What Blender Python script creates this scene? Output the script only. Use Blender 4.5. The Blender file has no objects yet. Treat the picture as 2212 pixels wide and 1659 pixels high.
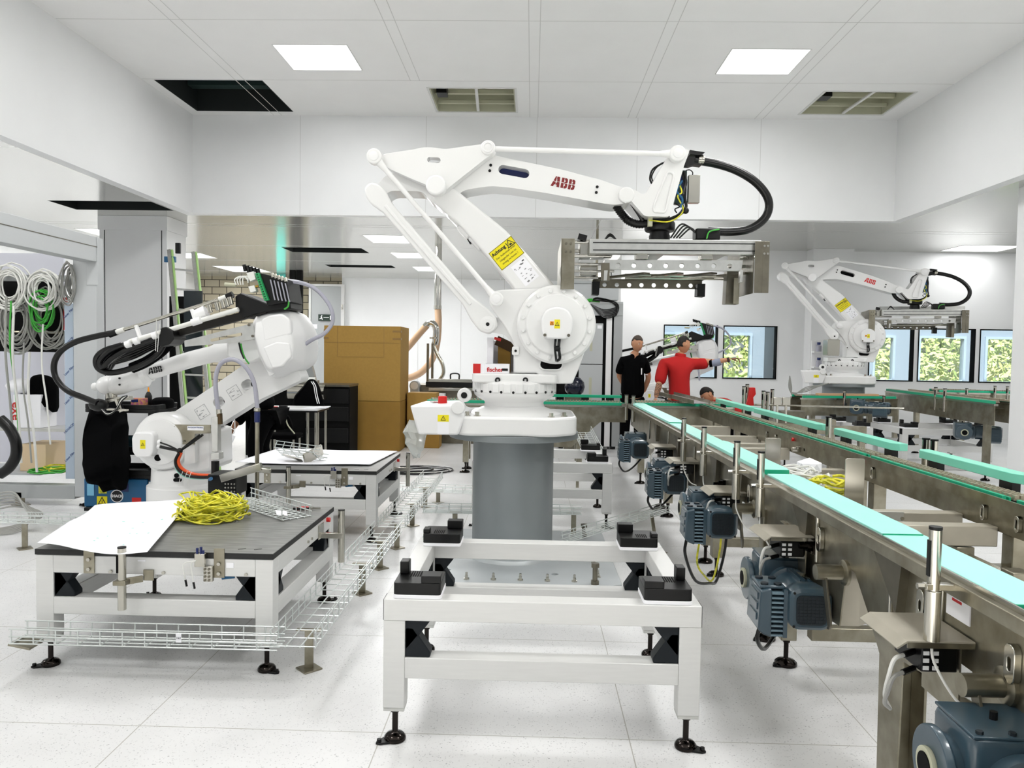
import bpy, bmesh, math, random
from mathutils import Vector, Matrix
from mathutils.geometry import tessellate_polygon
random.seed(7)
S = bpy.context.scene
COL = S.collection

# ------------------------------------------------------------------ camera, world, exposure
YAW, PIT, ROL = map(math.radians, (1.453, 2.383, .891))
FPX, EYE = 1661.0, Vector((0, 0, 1.5))
_f = Vector((-math.sin(YAW)*math.cos(PIT), math.cos(YAW)*math.cos(PIT), -math.sin(PIT)))
_r = Vector((math.cos(YAW), math.sin(YAW), 0)); _u = _r.cross(_f)
CR = _r*math.cos(ROL) + _u*math.sin(ROL); CU = -_r*math.sin(ROL) + _u*math.cos(ROL)
cam_d = bpy.data.cameras.new('camera'); cam = bpy.data.objects.new('camera', cam_d); COL.objects.link(cam)
cam_d.sensor_width = 36; cam_d.lens = FPX/2212*36; cam_d.clip_end = 200; cam_d.clip_start = .05
cam.matrix_world = Matrix(((CR.x, CU.x, -_f.x, EYE.x), (CR.y, CU.y, -_f.y, EYE.y), (CR.z, CU.z, -_f.z, EYE.z), (0, 0, 0, 1)))
S.camera = cam

def at(u, v, Y=None, Z=None, X=None):
    """the real-world point on the plane Y=, Z= or X= that the photo shows at pixel (u, v)"""
    d = CR*(u-1106) - CU*(v-829.5) + _f*FPX
    t = Y/d.y if Y is not None else ((Z-1.5)/d.z if Z is not None else X/d.x)
    return EYE + d*t

W = bpy.data.worlds.new('world'); S.world = W; W.use_nodes = True
wn = W.node_tree; bg = wn.nodes['Background']
bg.inputs[0].default_value = (.93, .97, 1, 1); bg.inputs[1].default_value = 0.42
S.view_settings.view_transform = 'Standard'; S.view_settings.look = 'None'
S.view_settings.gamma = 1; S.view_settings.use_curve_mapping = False
S.view_settings.exposure = 0.34
LAMP = 2.4           # strength of every luminous ceiling panel
AREA = 46.0           # watts of a ceiling panel's area light

sun_d = bpy.data.lights.new('sun', 'SUN'); sun_d.energy = 14.0; sun_d.angle = .02; sun_d.color = (1, .96, .88)
sun = bpy.data.objects.new('sun', sun_d); COL.objects.link(sun); sun.rotation_euler = Vector((-.25, -.55, .85)).to_track_quat('Z', 'Y').to_euler()

# ------------------------------------------------------------------ materials
def lin(h):
    c = [int(h[i:i+2], 16)/255 for i in (0, 2, 4)]
    return tuple(x/12.92 if x <= .04045 else ((x+.055)/1.055)**2.4 for x in c) + (1,)
MATS = {}
def mat(name, hexc, rough=.5, metal=0, noise=0, scale=20, bump=0, spec=.5, emis=0, trans=0, coat=0, hex2=None, stretch=None, alpha=1):
    m = bpy.data.materials.new(name); m.use_nodes = True; nt = m.node_tree; b = nt.nodes['Principled BSDF']
    b.inputs['Base Color'].default_value = lin(hexc); b.inputs['Roughness'].default_value = rough
    b.inputs['Metallic'].default_value = metal; b.inputs['Specular IOR Level'].default_value = spec
    b.inputs['Transmission Weight'].default_value = trans; b.inputs['Coat Weight'].default_value = coat
    b.inputs['Alpha'].default_value = alpha
    if emis:
        b.inputs['Emission Color'].default_value = lin(hexc); b.inputs['Emission Strength'].default_value = emis
    if noise or bump or hex2:
        tc = nt.nodes.new('ShaderNodeTexCoord'); n = nt.nodes.new('ShaderNodeTexNoise'); n.inputs['Scale'].default_value = scale
        n.inputs['Detail'].default_value = 4
        mp = nt.nodes.new('ShaderNodeMapping'); nt.links.new(tc.outputs['Object'], mp.inputs[0]); nt.links.new(mp.outputs[0], n.inputs['Vector'])
        if stretch: mp.inputs['Scale'].default_value = stretch
        if noise or hex2:
            r = nt.nodes.new('ShaderNodeValToRGB'); c = lin(hexc)
            r.color_ramp.elements[0].position = .35; r.color_ramp.elements[1].position = .65
            r.color_ramp.elements[0].color = lin(hex2) if hex2 else (c[0]*(1-noise), c[1]*(1-noise), c[2]*(1-noise), 1)
            r.color_ramp.elements[1].color = c
            nt.links.new(n.outputs[0], r.inputs[0]); nt.links.new(r.outputs[0], b.inputs['Base Color'])
        if bump:
            bp = nt.nodes.new('ShaderNodeBump'); bp.inputs['Strength'].default_value = bump; bp.inputs['Distance'].default_value = .01
            nt.links.new(n.outputs[0], bp.inputs['Height']); nt.links.new(bp.outputs[0], b.inputs['Normal'])
    MATS[name] = m
    return m
white = mat('robot_white', 'ececeb', .32, coat=.3)
white2 = mat('robot_white_plastic', 'eeeeee', .4)
wallm = mat('wall_panel_white', 'e9eaea', .45, noise=.02, scale=2)
ceilm = mat('ceiling_white', 'f2f2f1', .5, noise=.02, scale=2)
softm = mat('lower_ceiling_gloss', 'c9c9c4', .17, metal=.55, noise=.05, scale=1.5)
alu = mat('pale_aluminium', 'dcdcda', .42, metal=.25, noise=.03, scale=8, stretch=(1, 1, 12))
alu2 = mat('brushed_aluminium', 'd0d0cc', .3, metal=.8, noise=.1, scale=20)
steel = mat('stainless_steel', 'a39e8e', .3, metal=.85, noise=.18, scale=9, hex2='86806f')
steeld = mat('dark_stainless', '7a7568', .35, metal=.8, noise=.2, scale=14)  # darker grade of stainless for screws, stands and inner plates
steelb = mat('bright_steel', 'bdbab0', .22, metal=1)
chrome = mat('chrome', 'c8c6c0', .08, metal=1)
darkchrome = mat('dark_chrome', '2e2a28', .12, metal=1)
wire = mat('galvanised_wire', 'd6dbd9', .3, metal=.45)
black = mat('black_plastic', '030303', .4, spec=.35)
blackm = mat('matte_black', '020202', .8, spec=.2)
cloth = mat('black_cloth', '020203', .95, spec=.1)
rubber = mat('black_rubber', '020202', .3, spec=.4)
gusset = mat('dark_corner_block', '0a1218', .5, spec=.3)
tabletop = mat('grey_scratched_board', '82827f', .42, hex2='646462', scale=7, stretch=(1, 6, 1))
blackedge = mat('black_board_edge', '101010', .5)
paperm = mat('paper', 'f6f6fa', .7)
plateg = mat('zinc_plate', 'b9bec0', .4, metal=.25, noise=.1, scale=3)
pedm = mat('pedestal_grey', '8b9193', .38, metal=.35, noise=.04, scale=6)
motorm = mat('motor_blue_grey', '364a56', .3, coat=.4)
motord = mat('motor_fan_dark', '0d1a22', .5)
green = mat('green_plastic', '12a57c', .4)
mint = mat('mint_plastic', '7fd8bf', .4)
turq = mat('turquoise_strip', 'a6eee0', .35, noise=.03, scale=4)
chainm = mat('chain_steel', 'b3a996', .4, metal=.5)
yellow = mat('yellow_sticker', 'f0e000', .5)
orange = mat('orange_sticker', 'f29a00', .5)
redm = mat('red_plastic', 'cc1410', .4)
darkred = mat('dark_red_print', '7c1416', .5)
cablew = mat('white_cable', 'e2e2dd', .45)
cableg = mat('grey_cable', '9d9d98', .45)
cabley = mat('yellow_green_cable', 'f4ea3a', .45, hex2='a8ac20', scale=26)
cablegr = mat('green_cable', '3fa83a', .45)
hosec = mat('translucent_hose', 'b9b9c6', .25, trans=.3)
orangec = mat('orange_cable', 'd9501c', .35)
cardb = mat('cardboard', 'a5813c', .8, noise=.06, scale=30)
cardd = mat('cardboard_dark', '94702a', .8, noise=.08, scale=8)
tapem = mat('packing_tape', '8a6a35', .3)
skin = mat('skin', 'c08a68', .55)
skind = mat('skin_tattooed', 'b07d5c', .6, hex2='3c2c24', scale=60)
hairm = mat('dark_hair', '1d1713', .8, bump=.5, scale=60)
hairg = mat('grey_brown_hair', '4a4038', .8, bump=.5, scale=60)
redcloth = mat('red_polo', 'b00b0a', .85, bump=.2, scale=12)
brownc = mat('tan_duct', 'c9a98a', .35, noise=.1, scale=5)
bluem = mat('blue_plastic', '155a86', .4)
navym = mat('navy_plastic', '10205a', .4)
framebl = mat('grey_blue_frame', '7c8b9b', .4)
greyp = mat('grey_panel', 'a8abab', .4, metal=.2)
cabm = mat('cabinet_grey', 'b9bcbd', .45)
darkgap = mat('dark_void', '0c1413', .7)
pcb = mat('terminal_green', '1f9a58', .5)
beige = mat('beige_filter', 'b8b8a0', .6)
magenta = mat('magenta_print', 'a03a80', .5, hex2='d0a050', scale=40)
lampm = mat('lamp_glow', 'ffffff', .5, emis=LAMP)
textd = mat('print_black', '111111', .6)
textw = mat('print_white', 'f2f2f2', .6)
textb = mat('print_blue', '2d4a8a', .6)
textr = mat('print_red', 'c02020', .6)
textg = mat('print_pale_grey', '8f9092', .6)
leafm = mat('leaf', 'b4c46c', .6, hex2='6f8f48', scale=2)
leafm2 = mat('leaf_light', 'd6d88c', .6, hex2='9ab468', scale=2)
bark = mat('bark', '3a3430', .9, bump=.6, scale=20)
grassm = mat('lawn', '7d9a4a', .9, noise=.3, scale=4)
floorlow = mat('exterior_pave', 'c9c9c4', .8)
exitg = mat('exit_sign_dark', '0d2a1c', .5)
teal = mat('teal_board', '3fa79a', .5)
glass = bpy.data.materials.new('window_glass'); glass.use_nodes = True
_n = glass.node_tree; _n.nodes.clear()
_o = _n.nodes.new('ShaderNodeOutputMaterial'); _m = _n.nodes.new('ShaderNodeMixShader'); _t = _n.nodes.new('ShaderNodeBsdfTransparent'); _g = _n.nodes.new('ShaderNodeBsdfGlossy')
_g.inputs['Roughness'].default_value = .02; _m.inputs[0].default_value = .1; _t.inputs[0].default_value = (.93, .96, .96, 1)
_n.links.new(_t.outputs[0], _m.inputs[1]); _n.links.new(_g.outputs[0], _m.inputs[2]); _n.links.new(_m.outputs[0], _o.inputs[0])

def terrazzo():
    m = bpy.data.materials.new('terrazzo_floor'); m.use_nodes = True; nt = m.node_tree; b = nt.nodes['Principled BSDF']
    N, L = nt.nodes.new, nt.links.new
    tc = N('ShaderNodeTexCoord')
    v = N('ShaderNodeTexVoronoi'); v.inputs['Scale'].default_value = 230; L(tc.outputs['Object'], v.inputs['Vector'])
    r = N('ShaderNodeValToRGB'); r.color_ramp.elements[0].position = .0; r.color_ramp.elements[0].color = lin('98989a')
    r.color_ramp.elements[1].position = .2; r.color_ramp.elements[1].color = lin('e1e1e1'); L(v.outputs['Color'], r.inputs[0])
    n = N('ShaderNodeTexNoise'); n.inputs['Scale'].default_value = 1.6; n.inputs['Detail'].default_value = 5; L(tc.outputs['Object'], n.inputs['Vector'])
    r2 = N('ShaderNodeValToRGB'); r2.color_ramp.elements[0].position = .3; r2.color_ramp.elements[0].color = lin('f1f1f1'); r2.color_ramp.elements[1].position = .62; r2.color_ramp.elements[1].color = (1, 1, 1, 1)
    L(n.outputs[0], r2.inputs[0])
    mx = N('ShaderNodeMixRGB'); mx.blend_type = 'MULTIPLY'; mx.inputs[0].default_value = 1; L(r.outputs[0], mx.inputs[1]); L(r2.outputs[0], mx.inputs[2])
    # slab joints every .965 m across and 1.015 m deep
    sp = N('ShaderNodeSeparateXYZ'); L(tc.outputs['Object'], sp.inputs[0])
    outs = []
    for ax, off, per in (('X', .562, .965), ('Y', -2.944, 1.015)):
        a = N('ShaderNodeMath'); a.operation = 'ADD'; a.inputs[1].default_value = off; L(sp.outputs[ax], a.inputs[0])
        d = N('ShaderNodeMath'); d.operation = 'DIVIDE'; d.inputs[1].default_value = per; L(a.outputs[0], d.inputs[0])
        f = N('ShaderNodeMath'); f.operation = 'PINGPONG'; f.inputs[1].default_value = .5; L(d.outputs[0], f.inputs[0])
        c = N('ShaderNodeMath'); c.operation = 'LESS_THAN'; c.inputs[1].default_value = .0022; L(f.outputs[0], c.inputs[0]); outs.append(c)
    mxx = N('ShaderNodeMath'); mxx.operation = 'MAXIMUM'; L(outs[0].outputs[0], mxx.inputs[0]); L(outs[1].outputs[0], mxx.inputs[1])
    m2 = N('ShaderNodeMixRGB'); m2.inputs[2].default_value = lin('a9a7a0'); L(mxx.outputs[0], m2.inputs[0]); L(mx.outputs[0], m2.inputs[1])
    L(m2.outputs[0], b.inputs['Base Color']); b.inputs['Roughness'].default_value = .3
    return m
floorm = terrazzo()

def brickmat():
    m = bpy.data.materials.new('grey_block_wall'); m.use_nodes = True; nt = m.node_tree; b = nt.nodes['Principled BSDF']
    tc = nt.nodes.new('ShaderNodeTexCoord'); mp = nt.nodes.new('ShaderNodeMapping'); mp.inputs['Rotation'].default_value = (math.pi/2, 0, 0)
    br = nt.nodes.new('ShaderNodeTexBrick'); br.inputs['Scale'].default_value = 1; br.inputs['Brick Width'].default_value = .42; br.inputs['Row Height'].default_value = .2
    br.inputs['Mortar Size'].default_value = .012; br.inputs['Color1'].default_value = lin('a29a86'); br.inputs['Color2'].default_value = lin('8e8672'); br.inputs['Mortar'].default_value = lin('3c372c')
    nt.links.new(tc.outputs['Object'], mp.inputs[0]); nt.links.new(mp.outputs[0], br.inputs['Vector']); nt.links.new(br.outputs['Color'], b.inputs['Base Color'])
    b.inputs['Roughness'].default_value = .85
    return m
brick = brickmat()

# ------------------------------------------------------------------ mesh helpers
def frame_of(d):
    d = d.normalized(); a = Vector((0, 0, 1)) if abs(d.z) < .9 else Vector((1, 0, 0))
    x = d.cross(a).normalized(); return x, d.cross(x).normalized()
def spline(pts, n=6):
    P = [Vector(p) for p in pts]; P = [P[0]*2-P[1]] + P + [P[-1]*2-P[-2]]; out = []
    for i in range(1, len(P)-2):
        for k in range(n):
            t = k/n; a, b, c, d = P[i-1:i+3]
            out.append(.5*((2*b)+(c-a)*t+(2*a-5*b+4*c-d)*t*t+(3*b-a-3*c+d)*t**3))
    out.append(P[-2]); return out
def rrect(x0, x1, y0, y1, r, n=4):
    o = []
    for cx, cy, a in ((x1-r, y1-r, 0), (x0+r, y1-r, 90), (x0+r, y0+r, 180), (x1-r, y0+r, 270)):
        for k in range(n+1):
            t = math.radians(a+90*k/n); o.append((cx+r*math.cos(t), cy+r*math.sin(t)))
    return o
def circ(cx, cy, r, n=20, r2=None):
    return [(cx+r*math.cos(2*math.pi*k/n), cy+(r2 or r)*math.sin(2*math.pi*k/n)) for k in range(n)]
def slot(ax, ay, bx, by, r, n=6):
    a = math.atan2(by-ay, bx-ax); o = []
    for k in range(n+1):
        t = a-math.pi/2+math.pi*k/n; o.append((bx+r*math.cos(t), by+r*math.sin(t)))
    for k in range(n+1):
        t = a+math.pi/2+math.pi*k/n; o.append((ax+r*math.cos(t), ay+r*math.sin(t)))
    return o
def roundpoly(pts, r, n=4):
    """round the corners of an outline; r is a radius or one per corner"""
    o = []; m = len(pts)
    for i, p in enumerate(pts):
        ri = r[i] if isinstance(r, (list, tuple)) else r
        p = Vector(p[:2]); a = Vector(pts[i-1][:2])-p; b = Vector(pts[(i+1) % m][:2])-p
        d = min(ri, a.length*.48, b.length*.48)
        if d < 1e-5: o.append(tuple(p)); continue
        A = p+a.normalized()*d; B = p+b.normalized()*d
        for k in range(n+1):
            t = k/n; q = A*(1-t)**2+p*2*t*(1-t)+B*t*t; o.append(tuple(q))
    return o

class MB:
    def __init__(s): s.b = bmesh.new()
    def _f(s, vs):
        try: s.b.faces.new(vs)
        except ValueError: pass
    def box(s, x0, x1, y0, y1, z0, z1):
        v = [s.b.verts.new(p) for p in ((x0,y0,z0),(x1,y0,z0),(x1,y1,z0),(x0,y1,z0),(x0,y0,z1),(x1,y0,z1),(x1,y1,z1),(x0,y1,z1))]
        for q in ((0,3,2,1),(4,5,6,7),(0,1,5,4),(1,2,6,5),(2,3,7,6),(3,0,4,7)): s._f([v[i] for i in q])
        return s
    def obox(s, c, size, rot=None, ex=None):
        """box about centre c, size (x,y,z), rot an Euler tuple in degrees or ex=(ax,ay,az) axes"""
        if ex: M = Matrix((ex[0], ex[1], ex[2])).transposed()
        else:
            from mathutils import Euler
            M = Euler([math.radians(a) for a in (rot or (0,0,0))]).to_matrix()
        c = Vector(c); h = [q/2 for q in size]
        v = [s.b.verts.new(c + M @ Vector((sx*h[0], sy*h[1], sz*h[2]))) for sz in (-1,1) for sx, sy in ((-1,-1),(1,-1),(1,1),(-1,1))]
        for q in ((0,3,2,1),(4,5,6,7),(0,1,5,4),(1,2,6,5),(2,3,7,6),(3,0,4,7)): s._f([v[i] for i in q])
        return s
    def bar(s, a, b, w, h=None, up=(0,0,1)):
        """rectangular bar from a to b, w wide sideways, h high along up"""
        a, b = Vector(a), Vector(b); d = (b-a).normalized(); up = Vector(up)
        x = d.cross(up); x = x.normalized() if x.length > 1e-4 else Vector((1,0,0)); z = x.cross(d)
        return s.obox((a+b)/2, (w, (b-a).length, h or w), ex=(x, d, z))
    def ext(s, pts, f0, f1, holes=()):
        """extrude 2D loops between two placement functions"""
        loops = [list(pts)] + [list(h) for h in holes]
        flat = [p for l in loops for p in l]
        tris = []
        if holes:
            tb = bmesh.new(); tv = [tb.verts.new((p[0], p[1], 0)) for p in flat]; tb.verts.index_update(); k = 0; ed = []
            for l in loops:
                n = len(l); ed += [tb.edges.new((tv[k+i], tv[k+(i+1) % n])) for i in range(n)]; k += n
            bmesh.ops.triangle_fill(tb, edges=ed, use_beauty=True, use_dissolve=False, normal=(0,0,1))
            tris = [[v.index for v in f.verts] for f in tb.faces]; tb.free()
        A = [s.b.verts.new(f0(p)) for p in flat]; B = [s.b.verts.new(f1(p)) for p in flat]
        if not holes:
            s._f(A); s._f(list(reversed(B)))
        else:
            for t in tris: s._f([A[i] for i in t]); s._f([B[i] for i in reversed(t)])
        k = 0
        for l in loops:
            n = len(l)
            for i in range(n): s._f([A[k+i], A[k+(i+1) % n], B[k+(i+1) % n], B[k+i]])
            k += n
        return s
    def pY(s, pts, y0, y1, holes=()): return s.ext(pts, lambda p: (p[0], y0, p[1]), lambda p: (p[0], y1, p[1]), holes)
    def pX(s, pts, x0, x1, holes=()): return s.ext(pts, lambda p: (x0, p[0], p[1]), lambda p: (x1, p[0], p[1]), holes)
    def pZ(s, pts, z0, z1, holes=()): return s.ext(pts, lambda p: (p[0], p[1], z0), lambda p: (p[0], p[1], z1), holes)
    def loft(s, rings, cap=True):
        R = [[s.b.verts.new(p) for p in r] for r in rings]; n = len(R[0])
        for a, b in zip(R, R[1:]):
            for i in range(n): s._f([a[i], a[(i+1) % n], b[(i+1) % n], b[i]])
        if cap: s._f(list(reversed(R[0]))); s._f(R[-1])
        return s
    def cyl(s, a, b, r, n=20, r2=None):
        a, b = Vector(a), Vector(b); x, y = frame_of(b-a); r2 = r if r2 is None else r2
        return s.loft([[p+(x*math.cos(t)+y*math.sin(t))*q for t in [2*math.pi*k/n for k in range(n)]] for p, q in ((a, r), (b, r2))])
    def lathe(s, prof, o, ax=(0,0,1), n=24):
        """prof = [(radius, height)...] round the axis ax from o"""
        o, ax = Vector(o), Vector(ax).normalized(); x, y = frame_of(ax)
        return s.loft([[o+ax*h+(x*math.cos(t)+y*math.sin(t))*max(r, 1e-4) for t in [2*math.pi*k/n for k in range(n)]] for r, h in prof])
    def tube(s, pts, r, n=8, sm=5, radii=None):
        P = spline(pts, sm) if sm > 1 and len(pts) > 2 else [Vector(p) for p in pts]
        rings = []; x = None
        for i, p in enumerate(P):
            d = (P[min(i+1, len(P)-1)]-P[max(i-1, 0)])
            if d.length < 1e-7: d = Vector((0,0,1))
            d.normalize()
            if x is None: x, _ = frame_of(d)
            else:
                x = x-d*x.dot(d); x = x.normalized() if x.length > 1e-6 else frame_of(d)[0]
            y = d.cross(x)
            q = r if radii is None else radii[min(len(radii)-1, int(i/(len(P)-1)*(len(radii)-1)+.5))]
            rings.append([p+(x*math.cos(t)+y*math.sin(t))*q for t in [2*math.pi*k/n for k in range(n)]])
        return s.loft(rings)
    def quad(s, a, b, c, d): s._f([s.b.verts.new(p) for p in (a, b, c, d)]); return s
    def ball(s, c, r, sc=(1,1,1), sub=2):
        q = bmesh.ops.create_icosphere(s.b, subdivisions=sub, radius=r)
        for v in q['verts']: v.co = Vector((v.co.x*sc[0], v.co.y*sc[1], v.co.z*sc[2]))+Vector(c)
        return s
    def grid(s, fn, nu, nv, th=0):
        V = [[s.b.verts.new(fn(i/nu, j/nv)) for j in range(nv+1)] for i in range(nu+1)]
        for i in range(nu):
            for j in range(nv): s._f([V[i][j], V[i+1][j], V[i+1][j+1], V[i][j+1]])
        return s

ORG = {}
def thing(name, label, cat, loc=(0,0,0), group=None, kind=None):
    o = bpy.data.objects.new(name, None); COL.objects.link(o); o.location = loc; o.empty_display_size = .1
    ORG[o] = Vector(loc); o['label'] = label; o['category'] = cat
    if group: o['group'] = group
    if kind: o['kind'] = kind
    return o
def tag(o, label, cat, group=None, kind=None):
    o['label'] = label; o['category'] = cat
    if group: o['group'] = group
    if kind: o['kind'] = kind
    return o
def obj(name, mb, m, parent=None, bev=0, smooth=35, sub=0, seg=2, solid=0, label=None, kind=None, m2=None):
    off = ORG.get(parent, Vector((0,0,0)))
    me = bpy.data.meshes.new(name); b = mb.b
    if off.length: bmesh.ops.translate(b, verts=b.verts, vec=-off)
    bmesh.ops.recalc_face_normals(b, faces=b.faces)
    b.to_mesh(me); b.free()
    if smooth:
        me.polygons.foreach_set('use_smooth', [True]*len(me.polygons)); me.set_sharp_from_angle(angle=math.radians(smooth))
    me.materials.append(m)
    o = bpy.data.objects.new(name, me); COL.objects.link(o)
    if parent: o.parent = parent
    ORG[o] = off
    if solid:
        q = o.modifiers.new('thickness', 'SOLIDIFY'); q.thickness = solid
    if sub:
        q = o.modifiers.new('smooth', 'SUBSURF'); q.levels = q.render_levels = sub
    if bev:
        q = o.modifiers.new('bevel', 'BEVEL'); q.width = bev; q.segments = seg; q.limit_method = 'ANGLE'; q.angle_limit = math.radians(40)
    if label: o['label'] = label
    if kind: o['kind'] = kind
    return o
def struct(name, mb, m, **k):
    o = obj(name, mb, m, **k); o['kind'] = 'structure'; o['label'] = k.get('label') or name.replace('_', ' '); return o
def text(name, s, m, parent, pos, xd, up, size, ext=.0008, align='CENTER', bold=0, shear=0):
    """lettering with its own thickness, pos = centre of the line, xd reading direction, up letter-up direction"""
    c = bpy.data.curves.new(name, 'FONT'); c.body = s; c.size = size; c.extrude = ext; c.align_x = align; c.align_y = 'CENTER'
    c.offset = bold; c.shear = shear; c.resolution_u = 3
    o = bpy.data.objects.new(name, c); COL.objects.link(o); c.materials.append(m)
    xd = Vector(xd).normalized(); up = Vector(up); up = (up-xd*up.dot(xd)).normalized(); z = xd.cross(up)
    M = Matrix(((xd.x, up.x, z.x), (xd.y, up.y, z.y), (xd.z, up.z, z.z))).to_4x4()
    off = ORG.get(parent, Vector((0,0,0)))
    if parent: o.parent = parent
    M.translation = Vector(pos)-off; o.matrix_basis = M; ORG[o] = off
    return o
def kids(o): return [c for c in ALLKIDS.get(o, ())]
ALLKIDS = {}
def index_kids():
    ALLKIDS.clear()
    for o in bpy.data.objects:
        if o.parent: ALLKIDS.setdefault(o.parent, []).append(o)
def dup(root, loc, rz=0, label=None, scale=1, group=None, skip=()):
    index_kids()
    def cp(o, par):
        c = o.copy(); COL.objects.link(c); c.parent = par
        for k in kids(o):
            if k.name.split('.')[0] not in skip: cp(k, c)
        return c
    c = cp(root, None); c.location = loc; c.rotation_euler = (0, 0, rz); c.scale = (scale,)*3
    if label: c['label'] = label
    if group: c['group'] = group
    return c
def PX(l, Y):
    """outline read off the photo, laid on the upright plane at depth Y, as (x, z) pairs"""
    return [(lambda p: (p.x, p.z))(at(u, v, Y=Y)) for u, v in l]
# ------------------------------------------------------------------ the room
ZT, ZS, YB = 4.965, 3.5, 11.5       # high ceiling, low ceiling, far face of the ceiling well
XL, XR, YN = -5.12, 5.27, -3.0
def plate(x0, x1, y0, y1, z, th, holes):
    m = MB(); xs = sorted({x0, x1, *[h[0] for h in holes], *[h[1] for h in holes]}); 
    return m.pZ([(x0,y0),(x1,y0),(x1,y1),(x0,y1)], z, z+th, holes=[[(a,c),(b,c),(b,d),(a,d)] for a, b, c, d in holes])
LAMPS_T = [(-3.03,-2.16,8.85,9.65), (2.2,3.1,8.9,9.7), (-3.03,-2.16,4.9,5.7), (2.2,3.1,4.9,5.7), (-3.03,-2.16,.9,1.7), (2.2,3.1,.9,1.7)]
HOLE_DARK = (-4.98,-3.55,10.03,11.33)
HATCH = [(-1.42,-.29,10.27,11.26), (3.78,4.93,10.3,11.25)]
struct('ceiling', plate(XL, XR, YN, YB, ZT, .12, LAMPS_T+[HOLE_DARK]+HATCH), ceilm, smooth=0)
# panel joints of the high ceiling
m = MB()
for x in (-3.9,-3.78,-1.62,-1.5,-.09,.03,1.35,1.47,3.2,3.32): m.box(x-.004, x+.004, YN, 10.0 if -1.7 < x < -1.4 else YB, ZT-.0015, ZT+.002)
for y in (3.2, 5.6, 8.2, 10.0): m.box(XL, XR, y-.004, y+.004, ZT-.0012, ZT+.002)
struct('trim_1', m, mat('joint_grey', 'cfcfcd', .5), label='panel joints of the high ceiling')
struct('wall_well_left', MB().box(XL-.15, XL, YN, YB+.15, ZS, ZT+.12), wallm, smooth=0, label='left face of the ceiling well')
struct('wall_well_right', MB().box(XR, XR+.15, YN, YB+.15, ZS, ZT+.12), wallm, smooth=0, label='right face of the ceiling well')
struct('wall_well_back', MB().box(XL, XR, YB, YB+.15, ZS, ZT+.12), wallm, smooth=0, label='far face of the ceiling well')
m = MB()
for x in (-3.5,-1.62,.02,1.5,3.3): m.box(x-.004, x+.004, YB-.0015, YB+.01, ZS, ZT)
struct('trim_2', m, MATS['joint_grey'], label='panel joints of the well')
# low ceilings around the well
XW0 = 1.62
LOW = [(-7.9,-7.0,13.1,14.2), (-3.0,-2.15,13.45,14.4), (-2.95,-2.1,15.8,16.7), (-2.9,-2.1,18.4,19.4), (-7.9,-7.1,16.3,17.2), (-7.9,-6.9,18.8,20.2)]
SLOT = [(-5.0,-3.4,15.2,15.95), (-4.95,-3.35,18.2,18.75)]
LOWR = [(7.55,8.6,13.8,14.6),(1.95,2.85,13.45,14.3), (7.5,8.5,9.8,10.6), (7.5,8.5,5.8,6.6)]
HL = (-6.76,-5.3,10.59,11.28)
LOWL = [(-7.6,-6.7,4.4,5.3)]  # unseen lamp, added for more light on the left side
struct('ceiling_low_left', plate(-9.5, XL-.15, YN, YB+.15, ZS, .08, [HL]+LOWL), softm, smooth=0, label='glossy low ceiling on the left')
struct('ceiling_low_back', plate(-9.5, XW0, YB+.15, 21.6, ZS, .08, LOW+SLOT), softm, smooth=0, label='glossy low ceiling at the back')
struct('ceiling_low_window', plate(XW0, 10.5, YB+.15, 14.92, ZS, .08, LOWR[:2]), softm, smooth=0, label='glossy low ceiling before the window wall')
struct('ceiling_low_right', plate(XR+.15, 10.5, YN, YB+.15, ZS, .08, LOWR[2:]), softm, smooth=0, label='glossy low ceiling on the right')
m = MB()
for x in (-.9,-.7,1.0): m.box(x-.004, x+.004, YB+.15, 21.5, ZS-.001, ZS+.002)
for y in (12.4,12.6,15,17.5,20): m.box(-9.4, 10.4 if y < 14 else 1.6, y-.004, y+.004, ZS-.0012, ZS+.002)
struct('trim_3', m, MATS['joint_grey'], label='panel joints of the low ceiling')

def lamp(x0, x1, y0, y1, z, label, grp, k=1):
    t = thing('ceiling_light', label, 'ceiling light', ((x0+x1)/2, (y0+y1)/2, z), grp)
    e = .012
    m = MB().pZ([(x0+.001,y0+.001),(x1-.001,y0+.001),(x1-.001,y1-.001),(x0+.001,y1-.001)], z-.004, z+.05, holes=[[(x0+e,y0+e),(x1-e,y0+e),(x1-e,y1-e),(x0+e,y1-e)]])
    obj('frame', m, alu, t, smooth=0)
    obj('diffuser', MB().box(x0+e, x1-e, y0+e, y1-e, z+.004, z+.03), lampm, t, smooth=0, label='glowing square diffuser')
    L = bpy.data.lights.new('panel_glow', 'AREA'); L.shape = 'RECTANGLE'; L.size = x1-x0-.04; L.size_y = y1-y0-.04; L.energy = AREA*k*(x1-x0)*(y1-y0)/.7
    lo = bpy.data.objects.new('panel_glow', L); COL.objects.link(lo); lo.parent = t; lo.location = (0, 0, -.006)
    return t
tl = ['square ceiling light above left, left of the main robot', 'square ceiling light above right, over the gripper side']
for i, h in enumerate(LAMPS_T):
    lamp(*h, ZT, tl[i] if i < 2 else ('high ceiling light over the left tables, above the picture', 'high ceiling light over the near conveyor, above the picture', 'high ceiling light above the viewer on the left', 'high ceiling light above the viewer on the right')[i-2], 'ceiling lights of the high ceiling')
ll = ['low ceiling light half hidden behind the white column on the left', 'low ceiling light just behind the far well face, left of the slanting robot rod', 'second low ceiling light behind the main robot, crossed by its rod',
      'farthest low ceiling light in the row behind the main robot rods', 'small low ceiling light seen beside the green edged rails', 'low ceiling light above the brick wall behind the valve block']
for h, l in zip(LOW, ll): lamp(*h, ZS, l, 'lights of the low ceiling')
lamp(*LOWR[0], ZS, 'low ceiling light near the white column on the right', 'lights of the low ceiling', .15)
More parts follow.
